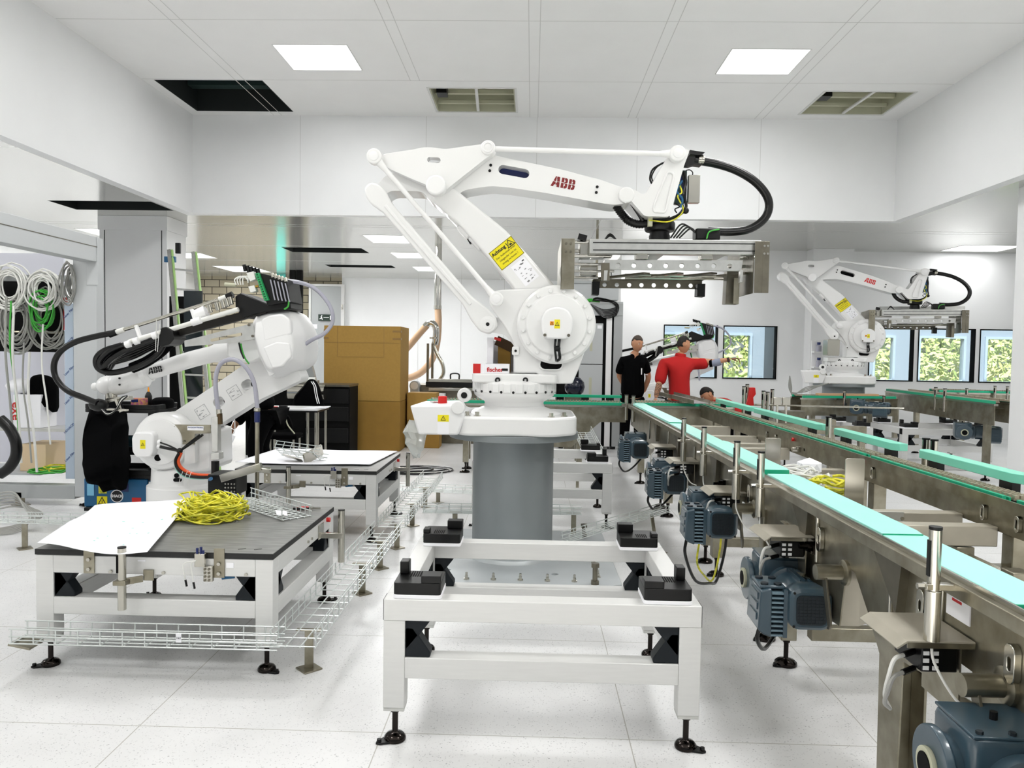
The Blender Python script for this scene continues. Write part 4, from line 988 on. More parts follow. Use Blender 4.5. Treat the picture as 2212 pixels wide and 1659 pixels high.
# yellow-green wire bundle on the near table
def coil(name, label, c, r, n, m, th, seed, flat=.35, turns=30, cat='cable bundle', rz=0):
    R = random.Random(seed); g = MB()
    for k in range(turns):
        cx_, cy_ = c[0]+R.gauss(0,r*.09), c[1]+R.gauss(0,r*.07); rr1 = r*R.uniform(.45,1.05); rr2 = rr1*R.uniform(.5,.8)
        ph = R.uniform(0,6.28); tl = R.uniform(-.5,.5); z = c[2]+th+R.random()*flat*r; pts = []
        for i in range(11):
            t = ph+i*2*math.pi/10*R.uniform(.96,1.04)
            x, y = rr1*math.cos(t), rr2*math.sin(t); ca, sa = math.cos(tl+rz), math.sin(tl+rz)
            pts.append((cx_+x*ca-y*sa, cy_+x*sa+y*ca, max(c[2]+th, z+R.uniform(-.3,.3)*flat*r)))
        g.tube(pts, th, 5, 3)
    o = obj(name, g, m, None, smooth=60); return tag(o, label, cat, kind='stuff')
p = at(455,1105,Z=.6)
coil('earth_wire_bundle', 'tangled bundle of yellow and green earth wires on the near table', (p.x+.01,p.y-.02,.562), .185, 0, cabley, .0046, 3, .6, 34)
bpy.data.objects['earth_wire_bundle']['kind'] = 'thing'

# ------------------------------------------------------------------ wire cable baskets
def basket(name, label, p0, p1, w, h, parent=None, up=(0,0,1), pitch=.1, r=.0032, nb=3, sides=(1,1), grp='wire cable trays', cat='cable tray', m=wire):
    p0, p1 = Vector(p0), Vector(p1); d = (p1-p0).normalized(); up = Vector(up); n = d.cross(up).normalized(); up = n.cross(d); L = (p1-p0).length
    t = thing(name, label, cat, p0, grp)
    g = MB()
    for k in range(nb+1): o = p0+n*(w*(k/nb-.5)); g.cyl(o, o+d*L, r*1.1, 6)
    for s, on in ((-1,sides[0]),(1,sides[1])):
        if on:
            for z in (.5, 1): o = p0+n*(w/2*s)+up*h*z; g.cyl(o, o+d*L, r*1.1, 6)
    k = 0; x = .01
    while x < L:
        o = p0+d*x
        pts = []
        if sides[0]: pts.append(o-n*w/2+up*h)
        pts += [o-n*w/2, o+n*w/2]
        if sides[1]: pts.append(o+n*w/2+up*h)
        for a, b in zip(pts, pts[1:]): g.cyl(a, b, r, 6)
        x += pitch
    obj('wire_mesh', g, m, t, smooth=60)
    return t
def tray_foot(t, x, y, z, s=.09):
    obj('support_foot', MB().box(x-.02,x+.02,y-.006,y+.006,.008,z).obox((x,y,.004),(s,s,.008),(0,0,45)).box(x-.06,x+.06,y-.015,y+.015,z-.004,z), steel, t, bev=.001)
t = basket('cable_tray', 'long wire cable tray across the front of the nearest table', (-2.3,3.36,.172), (-1.1,3.36,.172), .11, .065, pitch=.1)
tag_p = at(386,1378,Y=3.3); obj('number_tag', MB().box(tag_p.x-.012,tag_p.x+.012,3.298,3.3,tag_p.z-.02,tag_p.z+.02), paperm, t, smooth=0)
text('tag_print', '162', textd, t, (tag_p.x,3.2975,tag_p.z), (1,0,0), (0,0,1), .014)
obj('end_bracket', MB().obox((-2.26,3.36,.155),(.1,.1,.01),(0,10,0)), steel, t)
t = basket('cable_tray', 'long wire cable tray running back beside the two low tables', (-1.03,3.3,.19), (-1.02,5.5,.19), .2, .07, pitch=.1)
for y in (3.52,4.65,5.2): tray_foot(t, -1.02, y, .19)
t = basket('cable_tray', 'farther length of wire tray running back past the second low table', (-1.02,5.62,.19), (-1.0,7.9,.19), .2, .07, pitch=.1)
for y in (5.75,6.5,7.3): tray_foot(t, -1.0, y, .19)
t = basket('cable_tray', 'short wire tray on the floor across the aisle before the cardboard boxes', (-1.35,7.55,.12), (-.45,7.45,.12), .12, .06)
tray_foot(t, -.9, 7.5, .12)
t = basket('cable_tray', 'wire cable tray passing behind the grey pedestal', (-.86,6.15,.2), (.42,6.2,.2), .1, .06)
tray_foot(t, .36, 6.2, .2); tray_foot(t, -.6, 6.15, .2)
t = basket('cable_tray', 'wire cable tray sloping up towards the blue grey motors', (.26,5.45,.16), (1.05,5.9,.3), .1, .05)
obj('support_foot', MB().bar((.93,5.83,.28),(.97,5.78,.01),.03,.008).obox((.97,5.78,.004),(.11,.11,.008),(0,0,45)), steel, t)
t = basket('cable_tray', 'wire cable tray at the left edge behind the nearest table', (-4.6,5.5,.2), (-2.6,5.5,.2), .1, .06)
tray_foot(t, -3.7, 5.5, .2)
a = at(520,1075,Z=.565); b = at(628,1125,Z=.565)
t = basket('wire_basket', 'bent piece of wire basket lying on the near table beside the yellow wires', (a.x+.0,a.y-.05,.566), (b.x+.02,b.y+.06,.566), .17, .06, pitch=.05, grp='loose wire basket pieces', cat='wire basket', nb=4)
obj('paper_tag', MB().obox((b.x-.06,b.y+.03,.6),(.06,.05,.002),(20,10,30)), paperm, t)
a = at(600,985,Z=.6); b = at(692,990,Z=.6)
t = basket('wire_basket', 'short wire basket piece lying on the white paper of the farther table', (a.x,a.y,.64), (b.x+.02,b.y,.61), .16, .06, up=(0,.5,.8), pitch=.07, grp='loose wire basket pieces', cat='wire basket')
obj('bent_plate', MB().obox(((a.x+b.x)/2-.03,a.y-.1,.6),(.16,.12,.004),(-20,15,0)).obox(((a.x+b.x)/2+.13,a.y-.08,.63),(.02,.18,.1),(25,20,-35)), steelb, t)
# red pliers
p = at(672,1100,Z=.565)
t = thing('pliers', 'red handled pliers at the far corner of the near table', 'pliers', (p.x,p.y,.561))
obj('handle', MB().tube([(p.x-.09,p.y+.01,.57),(p.x-.04,p.y+.02,.57),(p.x,p.y+.004,.57)],.007), redm, t)
obj('handle', MB().tube([(p.x-.1,p.y-.02,.57),(p.x-.04,p.y-.015,.57),(p.x,p.y,.57)],.007), black, t)
obj('jaws', MB().cyl((p.x,p.y,.565),(p.x,p.y,.577),.014,14).obox((p.x+.03,p.y,.571),(.05,.012,.01)), steelb, t)
# ------------------------------------------------------------------ conveyors
def chain(parent, p0, p1, w, z, m=chainm):
    """run of chain links as thin plates across the strand"""
    p0, p1 = Vector(p0), Vector(p1); d = (p1-p0).normalized(); n = Vector((-d.y,d.x,0)); L = (p1-p0).length; g = MB(); x = 0
    g.obox((p0+p1)/2+Vector((0,0,-.012)), (w*.9,L,.01), ex=(n,d,Vector((0,0,1))))
    while x < L:
        for s in (-.36,0,.36): g.obox(p0+d*x+n*w*s+Vector((0,0,.0)), (w*.26,.022,.014), ex=(n,d,Vector((0,0,1))))
        x += .038
    return obj('chain', g, m, parent, smooth=0, kind='stuff')
def conv_foot(t, x, y, zt, w=.075, fl=205):
    obj('leg', MB().box(x-w/2,x+w/2,y-w/2,y+w/2,.13,zt), steel, t, bev=.004)
    level_foot(t, x, y, .14, fl, .052)

# --- the two-strand pallet conveyor that runs away from the viewer on the right
steel_light = mat('satin_steel', 'b9b3a4', .42, metal=.5, noise=.1, scale=8)
CV = thing('pallet_conveyor', 'long two strand stainless conveyor with turquoise strip running away on the right', 'conveyor', (1.7, 5, 0))
g1 = [(.5,.84),(9.55,.84),(9.55,.62),(8.6,.6),(8.3,.45),(7.9,.45),(7.6,.62),(6.4,.62),(6.1,.45),(5.5,.45),(5.2,.62),(4.6,.66),(4.2,.64),(3.95,.45),(3.55,.3),(3.4,.34),(3.16,.42),(3.05,.43),(3.0,.69),(2.92,.68),(2.8,.57),(2.7,.46),(2.69,.02),(2.55,.02),(2.53,.5),(2.1,.55),(2.05,.3),(1.9,.3),(1.85,.55),(.5,.55)]
hol = [[(2.28,.72),(2.36,.76),(2.44,.72),(2.44,.62),(2.36,.58),(2.28,.62)]]
obj('side_plate', MB().pX(g1, 1.24, 1.246, holes=[[(2.11,.60),(2.14,.63),(2.22,.63),(2.26,.6),(2.26,.55),(2.22,.52),(2.14,.52),(2.11,.55)]]), steel, CV, bev=.001)
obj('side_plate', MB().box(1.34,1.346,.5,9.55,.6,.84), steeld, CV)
obj('top_rail', MB().box(1.2,1.37,.5,9.55,.84,.872), steelb, CV, bev=.002)
obj('edge_rail', MB().box(1.17,1.2,.5,9.4,.845,.885), steel, CV, bev=.002)
obj('rail_lip', MB().box(1.19,1.196,.5,9.4,.885,.9), steelb, CV)
for y0, y1, z in ((6.68,9.2,.915),(5.38,6.7,.905),(3.98,5.3,.915),(2.62,3.9,.905),(1.9,2.75,.9),(.5,1.85,.905)):
    m = MB().pZ([(1.2,y0),(1.335,y0),(1.345,y0+.06),(1.345,y1-.06),(1.33,y1),(1.2,y1)], .873, z)
    obj('wear_strip', m, turq, CV, bev=.002)
    obj('strip_end', MB().box(1.2,1.335,y0-.004,y0,.875,z-.001), green, CV)
# near leg
obj('leg', MB().box(1.25,1.36,2.69,2.7,.02,.6).box(1.35,1.36,2.6,2.69,.02,.6), steel, CV, bev=.002)
obj('leg_plate', MB().box(1.246,1.35,2.1,2.11,.3,.62), steel, CV)
for x, y in ((1.26,3.72),(1.26,4.05),(1.28,5.22),(1.28,5.55),(1.28,7.1),(1.28,7.5),(1.28,8.9)): conv_foot(CV, x, y, .7)
obj('sheet_box', MB().pZ([(1.25,3.08),(1.33,3.08),(1.44,3.16),(1.44,3.4),(1.25,3.4)], .42, .69), steel_light, CV, bev=.003)
obj('sheet_box', MB().box(1.25,1.4,5.6,6.0,.2,.62), steel, CV, bev=.003)
for y in (2.3,2.62,3.3,4.5,5.8,6.9,8.0): obj('web_rib', MB().cyl((1.235,y,.62),(1.235,y,.83),.007,10), steelb, CV)
for y in (1.6,2.5,3.35,4.4,5.0,6.3,7.4):
    g = obj('triangular_gusset', MB().pX([(y,.84),(y+.22,.84),(y+.03,.66)], 1.21, 1.24), steeld, CV)
for y in (1.95,2.4,3.25,4.3):
    obj('shaft_bearing', MB().pX(slot(y,.7,y,.76,.022), 1.22, 1.24, holes=[slot(y,.72,y,.74,.008)]), steelb, CV, bev=.002)
for y in (3.33,2.35,4.9): obj('sensor_head', MB().cyl((1.2,y,.68),(1.24,y,.68),.022,16).cyl((1.17,y,.68),(1.2,y,.68),.012,12).box(1.22,1.24,y-.03,y+.03,.65,.71), darkchrome, CV)
p = at(2068,1312,X=1.235)
obj('rating_plate', MB().box(1.236,1.24,p.y-.06,p.y+.06,p.z-.035,p.z+.035), paperm, CV, smooth=0)
obj('rating_print', MB().box(1.2355,1.236,p.y-.02,p.y+.03,p.z+.012,p.z+.02), textr, CV, smooth=0)
obj('inspection_opening', MB().pX([(1.86,.44),(1.92,.52),(2.0,.52),(2.06,.44),(2.06,.34),(1.86,.34)], 1.236, 1.2395), paperm, CV) if False else None
for y, lx in ((1.98,0),(3.0,0),(4.22,0)):
    s = obj('drive_shaft', MB().cyl((1.12,y,.66),(1.24,y,.66),.03,20).lathe([(.05,0),(.05,.012),(.035,.02)],(1.24,y,.66),(-1,0,0),n=24), steel, CV)
    obj('torque_arm', MB().ext(slot(0,0,.14,-.17,.03), lambda q: (1.15, y-q[0]*.5, .66+q[1]), lambda q: (1.158, y-q[0]*.5, .66+q[1])), steeld, s, bev=.001)
# far strand
obj('side_plate', MB().pX([(1.2,.84),(9.6,.84),(9.6,.735),(1.2,.735)], 2.09, 2.1), steel, CV)
obj('side_plate', MB().box(2.33,2.34,1.2,9.6,.72,.84), steel, CV)
obj('top_rail', MB().box(2.08,2.35,1.2,9.6,.84,.856), steelb, CV)
obj('edge_rail', MB().box(2.075,2.085,1.2,9.6,.84,.888), steel, CV)
for y0, y1 in ((1.2,3.35),(3.45,4.78),(4.88,6.6),(6.68,9.5)):
    obj('guide_strip', MB().box(2.1,2.118,y0,y1,.856,.897), green, CV, bev=.002)
    obj('guide_strip', MB().box(2.13,2.14,y0,y1,.856,.89), green, CV, bev=.002)
    chain(CV, (2.185,y0,.892), (2.185,y1,.892), .075, 0)
for y in (1.9,2.15,3.3,3.55,4.7,4.95,6.55,6.8):
    obj('shaft_bearing', MB().pX(slot(y,.78,y,.82,.016), 2.07, 2.09, holes=[slot(y,.785,y,.815,.006)]), steelb, CV, bev=.002)
for y in (4.84,6.1): obj('red_knob', MB().cyl((2.06,y,.845),(2.09,y,.845),.014,14), redm, CV)
for y in (3.0,6.0): obj('sensor_head', MB().cyl((2.03,y,.78),(2.09,y,.78),.018,16).box(2.07,2.09,y-.03,y+.03,.76,.8), steelb, CV)
for y in (3.05,3.45,4.83,5.1,7.2,9.0):
    conv_foot(CV, 2.17, y, .72, .08)
    if y < 6: conv_foot(CV, 1.95, y+.04, .66, .08)
for y in (8.07,7.13,6.54,6.22,5.1,4.83,3.73,3.45): obj('cross_beam', MB().box(1.35,2.089,y,y+.08,.665,.755), steel_light, CV, bev=.004)
obj('floor_beam', MB().box(1.3,2.2,3.5,3.56,.2,.26), steel, CV, bev=.003); obj('floor_beam', MB().box(1.3,2.2,5.2,5.26,.2,.26), steel, CV, bev=.003)
for y0, y1 in ((3.3,4.25),(3.02,3.15)): pass
obj('sheet_box', MB().box(2.0,2.16,3.25,3.5,.35,.58), steel, CV, bev=.004)
obj('sheet_flap', MB().obox((1.98,3.38,.6),(.02,.3,.07),(0,-35,0)), steelb, CV, bev=.001)
obj('sheet_flap', MB().obox((1.98,6.3,.62),(.02,.25,.07),(0,-35,0)), steelb, CV, bev=.001)
for y, w in ((3.98,.1),(5.0,.1)):
    pl = obj('cover_plate', MB().pY(rrect(1.62 if y < 4.5 else 1.52, 1.62+w if y < 4.5 else 1.52+w, .72, .98 if y<4.5 else .97, .01), y-.004, y), steelb, CV, bev=.001)
pl = obj('bolt_plate', MB().box(1.62,1.8,3.715,3.725,.655,.76), alu2, CV, bev=.001)
for dx in (.03,.17):
    for dz in (.64,.7): obj('hex_bolt', MB().cyl((1.62+dx,3.715,dz+.03),(1.62+dx,3.706,dz+.03),.009,6), steelb, pl)
# raised mint guide blocks on the outside of the far strand
ml = ['farthest mint guide block on the far conveyor strand', 'second farthest mint guide block, behind the sensor posts', 'mint guide block in the middle of the far strand', 'mint guide block before the free standing pallet frame', 'nearest and longest mint guide block on the far strand']
for (y0, y1), l in zip(((7.9,9.4),(6.0,7.8),(5.9,5.95),(4.75,5.75),(3.55,4.5)), ml):
    if y1-y0 < .2: continue
    m = MB().pZ([(2.23,y0+.05),(2.26,y0),(2.31,y0),(2.31,y1),(2.26,y1),(2.23,y1-.05)], .93, .975)
    t = thing('guide_block', l, 'guide block', (2.27,(y0+y1)/2,.93), 'mint guide blocks')
    obj('block', m, mint, t, bev=.003)
    for k in (.15,.85): obj('block_mount', MB().box(2.26,2.3,y0+(y1-y0)*k-.05,y0+(y1-y0)*k+.05,.857,.93), black, t)
# sensor posts
pls = ['farthest tall sensor post by the turquoise strip, below the man in red', 'second tall sensor post from the far end of the turquoise strip', 'tall sensor post before the middle of the turquoise strip', 'tall sensor post beside the bundle of loose cables', 'nearest and thickest sensor post on the right conveyor, above the nearest black valve box']
posts = []
for (y, l) in zip((5.64,4.98,4.18,3.74,2.13), pls):
    t = thing('sensor_post', l, 'sensor post', (1.12,y,.72), 'sensor posts of the right conveyor')
    obj('tube', MB().cyl((1.12,y,.72),(1.12,y,.86),.0215,20).cyl((1.12,y,.86),(1.12,y,1.03),.0165,20), steelb, t, bev=.001)
    obj('cap', MB().cyl((1.12,y,1.03),(1.12,y,1.038),.0175,20), black, t)
    obj('sensor_window', MB().box(1.102,1.108,y-.008,y+.008,.9,1.0), black, t)
    obj('clamp', MB().box(1.095,1.2,y-.014,y+.014,.862,.88), steelb, t, bev=.002)
    for dx in (-.035,.05): obj('clamp_bolt', MB().cyl((1.12+dx-.01,y,.871),(1.12+dx+.01,y,.871),.009,6), steelb, t)
    obj('lead', MB().tube([(1.12,y,.72),(1.125,y-.01,.66),(1.16,y-.06,.58),(1.2,y-.1,.56)], .004), cablew, t)
# valve boxes with hoods
hl = ['nearest black valve box under a sheet hood, by the near post', 'black valve box under a sheet hood behind the large motor', 'third black valve box under a sheet hood along the conveyor', 'fourth sheet hood and valve box along the conveyor', 'farthest sheet hood and valve box by the junction']
for (y, l) in zip((2.24,3.45,4.5,5.75,6.6), hl):
    t = thing('valve_box', l, 'valve box', (1.14,y,.55), 'hooded valve boxes on the right conveyor')
    h = obj('hood', MB().ext([(1.02,.70),(1.05,.72),(1.235,.72),(1.235,.715),(1.052,.715),(1.024,.695)], lambda q: (q[0],y-.12,q[1]), lambda q: (q[0],y+.12,q[1])), steel_light, t, bev=.001, smooth=0)
    obj('hood_skirt', MB().box(1.05,1.235,y-.12,y-.117,.7,.715), steelb, t)
    b = obj('black_module', MB().box(1.1,1.2,y-.1,y+.06,.625,.695), black, t, bev=.004)
    g = MB()
    for i in range(3):
        for j in range(2): g.box(1.104+j*.026,1.12+j*.026,y-.1025,y-.1,.632+i*.021,.643+i*.021)
    obj('terminal_label', g, textw, b, smooth=0)
    obj('side_sheet', MB().box(1.205,1.21,y-.1,y+.1,.5,.7), steel, t)
    for k in range(2):
        obj('cable_plug', MB().cyl((1.1,y-.06,.67-.05*k),(1.06,y-.08,.665-.05*k),.009,10), black, t)
        obj('lead', MB().tube([(1.06,y-.08,.665-.05*k),(1.03,y-.09,.655-.05*k),(1.02,y-.08,.6-.04*k),(1.04,y-.02,.52-.02*k),(1.08,y+.03,.46)], .006), cableg if k else cablew, t)

# --- geared motors
def gear_motor(label):
    t = thing('geared_motor', label, 'motor', (0,0,0), 'blue grey geared motors on the right conveyor')
    def ring(s, y, r=.28): return [(p[0], y, p[1]) for p in rrect(-s, s, -s, s, s*r*2 if r < .5 else s*.98, 5)]
    m = MB().loft([ring(.066,-.004,.22), ring(.078,.006,.24), ring(.084,.03,.3), ring(.084,.085,.38), ring(.079,.1,.45)])
    obj('fan_cover', m, motorm, t, bev=.002)
    obj('fan_grille', MB().pY(rrect(-.056,.056,-.056,.056,.02), -.009, -.003), motord, t)
    g = MB()
    for k in range(9): g.box(-.052,.052,-.0115,-.009,-.05+k*.0124,-.0475+k*.0124)
    for k in range(7): g.box(-.045+k*.0148,-.0432+k*.0148,-.0112,-.009,-.052,.052)
    obj('grille_bars', g, motord, t, smooth=0)
    for sx in (-1,1):
        for sz in (-1,1): obj('cover_screw', MB().cyl((sx*.064,-.004,sz*.064),(sx*.064,-.008,sz*.064),.005,8), black, t)
    m = MB().lathe([(.066,.095),(.07,.1),(.07,.27),(.058,.275)], (0,0,0), (0,1,0), n=32)
    obj('stator', m, motorm, t)
    g = MB()
    for k in range(26):
        a = 2*math.pi*k/26
        if .3 < math.cos(a-math.pi): continue
        g.obox((math.cos(a)*.075,.185,math.sin(a)*.075),(.02,.16,.0035),(0,-math.degrees(a),0))
    obj('cooling_fins', g, motorm, t, smooth=0)
    obj('rating_plate', MB().obox((.02,.17,.085),(.035,.06,.003),(0,12,0)), steelb, t)
    obj('adapter_flange', MB().lathe([(.066,.27),(.082,.28),(.085,.3),(.08,.32),(.06,.33)], (0,0,0), (0,1,0), n=32), motorm, t)
    # gear case
    m = MB().loft([[(x, y, z) for x, y in rrect(-.105+d,.095-d,.315+d,.50-d,.025,3)] for d, z in ((.03,-.09),(.006,-.07),(.0,-.03),(.0,.09),(.004,.105))])
    g_ = obj('gear_case', m, motorm, t, bev=.004)
    g = MB().box(-.1,.09,.32,.495,.105,.112)
    obj('case_lid', g, motorm, g_, bev=.002)
    for x in (-.08,-.01,.07): obj('lid_bolt', MB().cyl((x,.335,.112),(x,.335,.119),.008,6), motord, g_)
    obj('breather', MB().cyl((-.01,.41,.112),(-.01,.41,.13),.009,8), black, g_)
    obj('lifting_eye', MB().tube([(-.02,.31,.06),(0,.29,.075),(.02,.31,.06)], .009), motorm, g_)
    m = MB().lathe([(.05,0),(.088,.0),(.09,.006),(.09,.018),(.075,.026),(.07,.06)], (-.15,.405,.0), (1,0,0), n=36)
    fl = obj('output_flange', m, motorm, t, bev=.002)
    obj('hollow_shaft', MB().lathe([(.028,0),(.04,0),(.042,-.004),(.042,-.012),(.03,-.012)], (-.15,.405,0), (1,0,0), n=28), beige, fl)
    obj('shaft_bore', MB().cyl((-.1645,.405,0),(-.161,.405,0),.03,24), blackm, fl)
    # inverter box on the left with fins
    m = MB().pY([(-.19,-.09),(-.182,.06),(-.14,.07),(-.138,-.12),(-.17,-.108)], .02, .2)
    ib = obj('terminal_box', m, motorm, t, bev=.006)
    g = MB()
    for k in range(10): g.box(-.139,-.082,.025,.195,-.115+k*.018,-.108+k*.018)
    obj('box_fins', g, mat('fin_grey', '6d8490', .35) if 'fin_grey' not in MATS else MATS['fin_grey'], ib, smooth=0)
    obj('fin_back', MB().box(-.095,-.08,.02,.2,-.118,.066), motorm, ib)
    obj('box_lid', MB().box(-.18,-.085,.04,.18,.064,.076), motorm, ib, bev=.004)
    for x in (-.16,-.11):
        for y in (.06,.14): obj('lid_cap', MB().cyl((x,y,.076),(x,y,.083),.015,12), motord, ib)
    g = MB()
    for k in range(3): g.box(-.192+.002*k,-.18,.05,.15,-.06+k*.04,-.035+k*.04)
    obj('box_ribs', g, motorm, ib)
    return t
ml = ['large blue grey geared motor with square fan cover, nearest in full view', 'second blue grey geared motor behind the large one, cables hanging below', 'third geared motor, partly behind the second', 'farthest dark geared motor on the conveyor, near the junction', 'geared motor cut off at the lower right corner, only gearbox showing']
mp = [at(1752,1318,Y=3.1), at(1561,1132,Y=4.28), at(1459,1044,Y=5.7), at(1383,972,Y=7.3), Vector((1.14,1.44,.50))]
M0 = gear_motor(ml[0]); M0.location = mp[0]; M0.rotation_euler = (0,0,math.radians(-2)); M0.scale = (1.07,)*3
MO = [M0]+[dup(M0, q, math.radians(-2), l, 1.07) for q, l in zip(mp[1:], ml[1:])]
for i, q in enumerate(mp):
    t = obj('motor_cable', MB().tube([(q.x-.18,q.y+.08,q.z-.1),(q.x-.185,q.y+.09,q.z-.2),(q.x-.1,q.y+.2,q.z-.38),(q.x+.02,q.y+.35,.12),(q.x+.1,q.y+.5,.1),(q.x+.16,q.y+.55,.3),(q.x+.15,q.y+.5,.55)] if i in (1,) else [(q.x-.18,q.y+.08,q.z-.1),(q.x-.185,q.y+.09,q.z-.16),(q.x-.12,q.y+.2,q.z-.24),(q.x-.02,q.y+.35,q.z-.22),(q.x+.1,q.y+.4,q.z-.1)], .009), rubber)
    tag(t, ['black cable under the large motor', 'long black cable looping to the floor under the second motor', 'black cable under the third motor', 'black cable under the farthest motor', 'black cable of the motor in the lower right corner'][i], 'cable', 'motor cables')
t = obj('yellow_cable', MB().tube([(mp[1].x-.1,mp[1].y+.1,mp[1].z-.1),(mp[1].x-.11,mp[1].y+.12,mp[1].z-.25),(mp[1].x-.04,mp[1].y+.25,.2),(mp[1].x+.05,mp[1].y+.4,.13),(mp[1].x+.12,mp[1].y+.52,.3),(mp[1].x+.12,mp[1].y+.52,.5)], .006), cabley)
tag(t, 'yellow and black cable hanging beside the second motor', 'cable', 'motor cables')

# loose cables lying on the conveyor
p = at(1760,1045,Z=.8)
coil('loose_cables', 'tangle of white and green cables lying on the cross beams', (p.x-.08,p.y+.1,.76), .2, 0, cablew, .007, 8, .5, 12)
coil('loose_earth_cables', 'yellow green cable loop lying on the cross beams beside the white cables', (p.x+.05,p.y-.1,.76), .18, 0, cabley, .008, 9, .4, 7)
for n_ in ('loose_cables','loose_earth_cables'): bpy.data.objects[n_]['kind'] = 'thing'
p = at(1748,1005,Z=.85); tag(obj('white_cap', MB().ball((p.x,p.y,.84),.075,(1.1,1,.75),1), paperm), 'white cap among the loose cables', 'paper')  # white cap, shaped as a flattened faceted ball

# --- generic straight conveyor
def conveyor(name, label, p0, p1, w, z, mats=(green,), legs=(), plate_h=.24, grp=None, drop=None, posts=0, flat=True):
    p0, p1 = Vector((*p0,0)), Vector((*p1,0)); d = (p1-p0).normalized(); n = Vector((-d.y,d.x,0)); L = (p1-p0).length; up = Vector((0,0,1))
    t = thing(name, label, 'conveyor', (p0+p1)/2, grp)
    M_ = lambda m, a, b, s0, s1, z0, z1: m.obox(p0+d*(a+b)/2+n*(s0+s1)/2+up*(z0+z1)/2, (b-a, s1-s0, z1-z0), ex=(d,n,up))
    for s in (-w/2, w/2-.008):
        o = [(0,z-.06),(L,z-.06),(L,z-plate_h)]+([(drop[1]+.25,z-plate_h),(drop[1]-.1,z-plate_h-.32),(drop[0]+.1,z-plate_h-.32),(drop[0]-.25,z-plate_h)] if drop else [])+[(0,z-plate_h)]
        obj('side_plate', MB().ext(o, lambda q: p0+d*q[0]+n*s+up*q[1], lambda q: p0+d*q[0]+n*(s+.008)+up*q[1]), steel, t, bev=.001)
        obj('top_rail', M_(MB(), 0, L, s-.01 if s < 0 else s-.03, s+.04 if s < 0 else s+.018, z-.06, z-.035), steelb, t)
        for k, mm_ in enumerate(mats): obj('guide_strip', M_(MB(), .02, L-.02, s+(.0 if s<0 else -.02), s+(.022 if s<0 else .008), z-.035, z), mm_, t, bev=.002)
        chain(t, p0+d*.05+n*(s+(.055 if s<0 else -.05))+up*(z-.004), p1-d*.05+n*(s+(.055 if s<0 else -.05))+up*(z-.004), .06, 0)
    k = .25
    while k < L: obj('cross_tie', M_(MB(), k, k+.05, -w/2+.01, w/2-.01, z-.2, z-.12), steel, t); k += .6
    for a in legs:
        for s in (-w/2+.05, w/2-.05):
            c = p0+d*a+n*s; conv_foot(t, c.x, c.y, z-.1, .07)
    return t
c0 = conveyor('cross_conveyor', 'cross conveyor with green guides passing behind the central robot', (-1.3,9.62), (1.16,9.62), .4, .9, legs=(.5,1.9), drop=(1.2,1.9))
x0 = at(1205,857,Y=9.7).x; x1 = at(1345,862,Y=9.7).x
t = thing('guide_bar', 'raised green guide bar on the cross conveyor behind the robot', 'guide bar', ((x0+x1)/2,9.8,.93))
obj('bar', MB().box(x0-.1,x1,9.8,9.84,.935,.97), green, t, bev=.003)
for x in (x0+.3, x1-.2): obj('bar_mount', MB().box(x,x+.1,9.8,9.84,.87,.935), black, t)
for u, y, l in ((1353,9.3,'left of two thin posts at the conveyor junction, before the man in black'),(1368,9.1,'right of two thin posts at the conveyor junction')):
    x = at(u,880,Y=y).x
    t = thing('junction_post', l, 'sensor post', (x,y,.7), 'posts at the conveyor junction')
    obj('tube', MB().cyl((x,y,.7),(x,y,1.0),.022,14), steelb, t); obj('cap', MB().cyl((x,y,1.0),(x,y,1.01),.024,14), black, t); obj('clamp', MB().box(x-.06,x+.06,y-.02,y+.02,.86,.9), steelb, t)
c1 = conveyor('junction_conveyor', 'short junction conveyor before the two standing men, tray lying on it', (1.3,9.75), (2.5,9.75), .5, .9, legs=(), plate_h=.3)
obj('mesh_belt', MB().box(1.35,2.45,9.58,9.9,.86,.875), mat('mesh_belt_grey', 'c9c6bd', .4, metal=.4, hex2='8e8a80', scale=90), c1, smooth=0)
a, b = at(1478,868,Z=.95), at(1535,895,Z=.95)
t = thing('metal_tray', 'long grey steel channel tray lying across the junction conveyor', 'tray', ((a.x+b.x)/2,(a.y+b.y)/2,.92))
a_ = Vector((1.78,10.15,.97)); b_ = Vector((2.0,9.05,.93)); dd = (b_-a_).normalized(); nn = dd.cross(Vector((0,0,1))).normalized()
obj('tray_floor', MB().bar(a_, b_, .2, .005), mat('grey_tray', '9b979c', .35, metal=.6), t)
for s in (-1,1): obj('tray_wall', MB().bar(a_+nn*.1*s+Vector((0,0,.015)), b_+nn*.1*s+Vector((0,0,.015)), .006, .05), steel, t)
c3 = conveyor('side_conveyor', 'short conveyor with a light wooden plank before the far right robot pedestal', (4.0,11.72), (5.5,11.9), .36, .92, legs=(.2,1.1), plate_h=.3)
tag(obj('wooden_plank', MB().obox((4.75,11.68,.938),(.95,.09,.03),(0,0,7)), mat('light_wood', 'c9a27a', .6)), 'light wooden plank lying on the short conveyor by the far robot', 'plank')
c4 = conveyor('outfeed_conveyor', 'dark stainless conveyor with green guides at the far right', (5.95,12.6), (5.78,9.36), .42, 1.0, legs=(.3,3.0), plate_h=.3)
c5 = conveyor('outfeed_conveyor', 'farther green guided conveyor below the rightmost window', (6.8,13.2), (9.4,12.75), .5, .98, legs=(.4,1.8), plate_h=.35)
mm = [dup(M0, (5.15,11.15,.77), math.radians(60), 'dark geared motor hanging from the far right conveyor, left end', group='motors of the far right conveyors', scale=1.05), dup(M0, (6.0,9.95,.56), math.radians(70), 'dark geared motor of the far right conveyor beside the white column', group='motors of the far right conveyors', scale=1.05)]
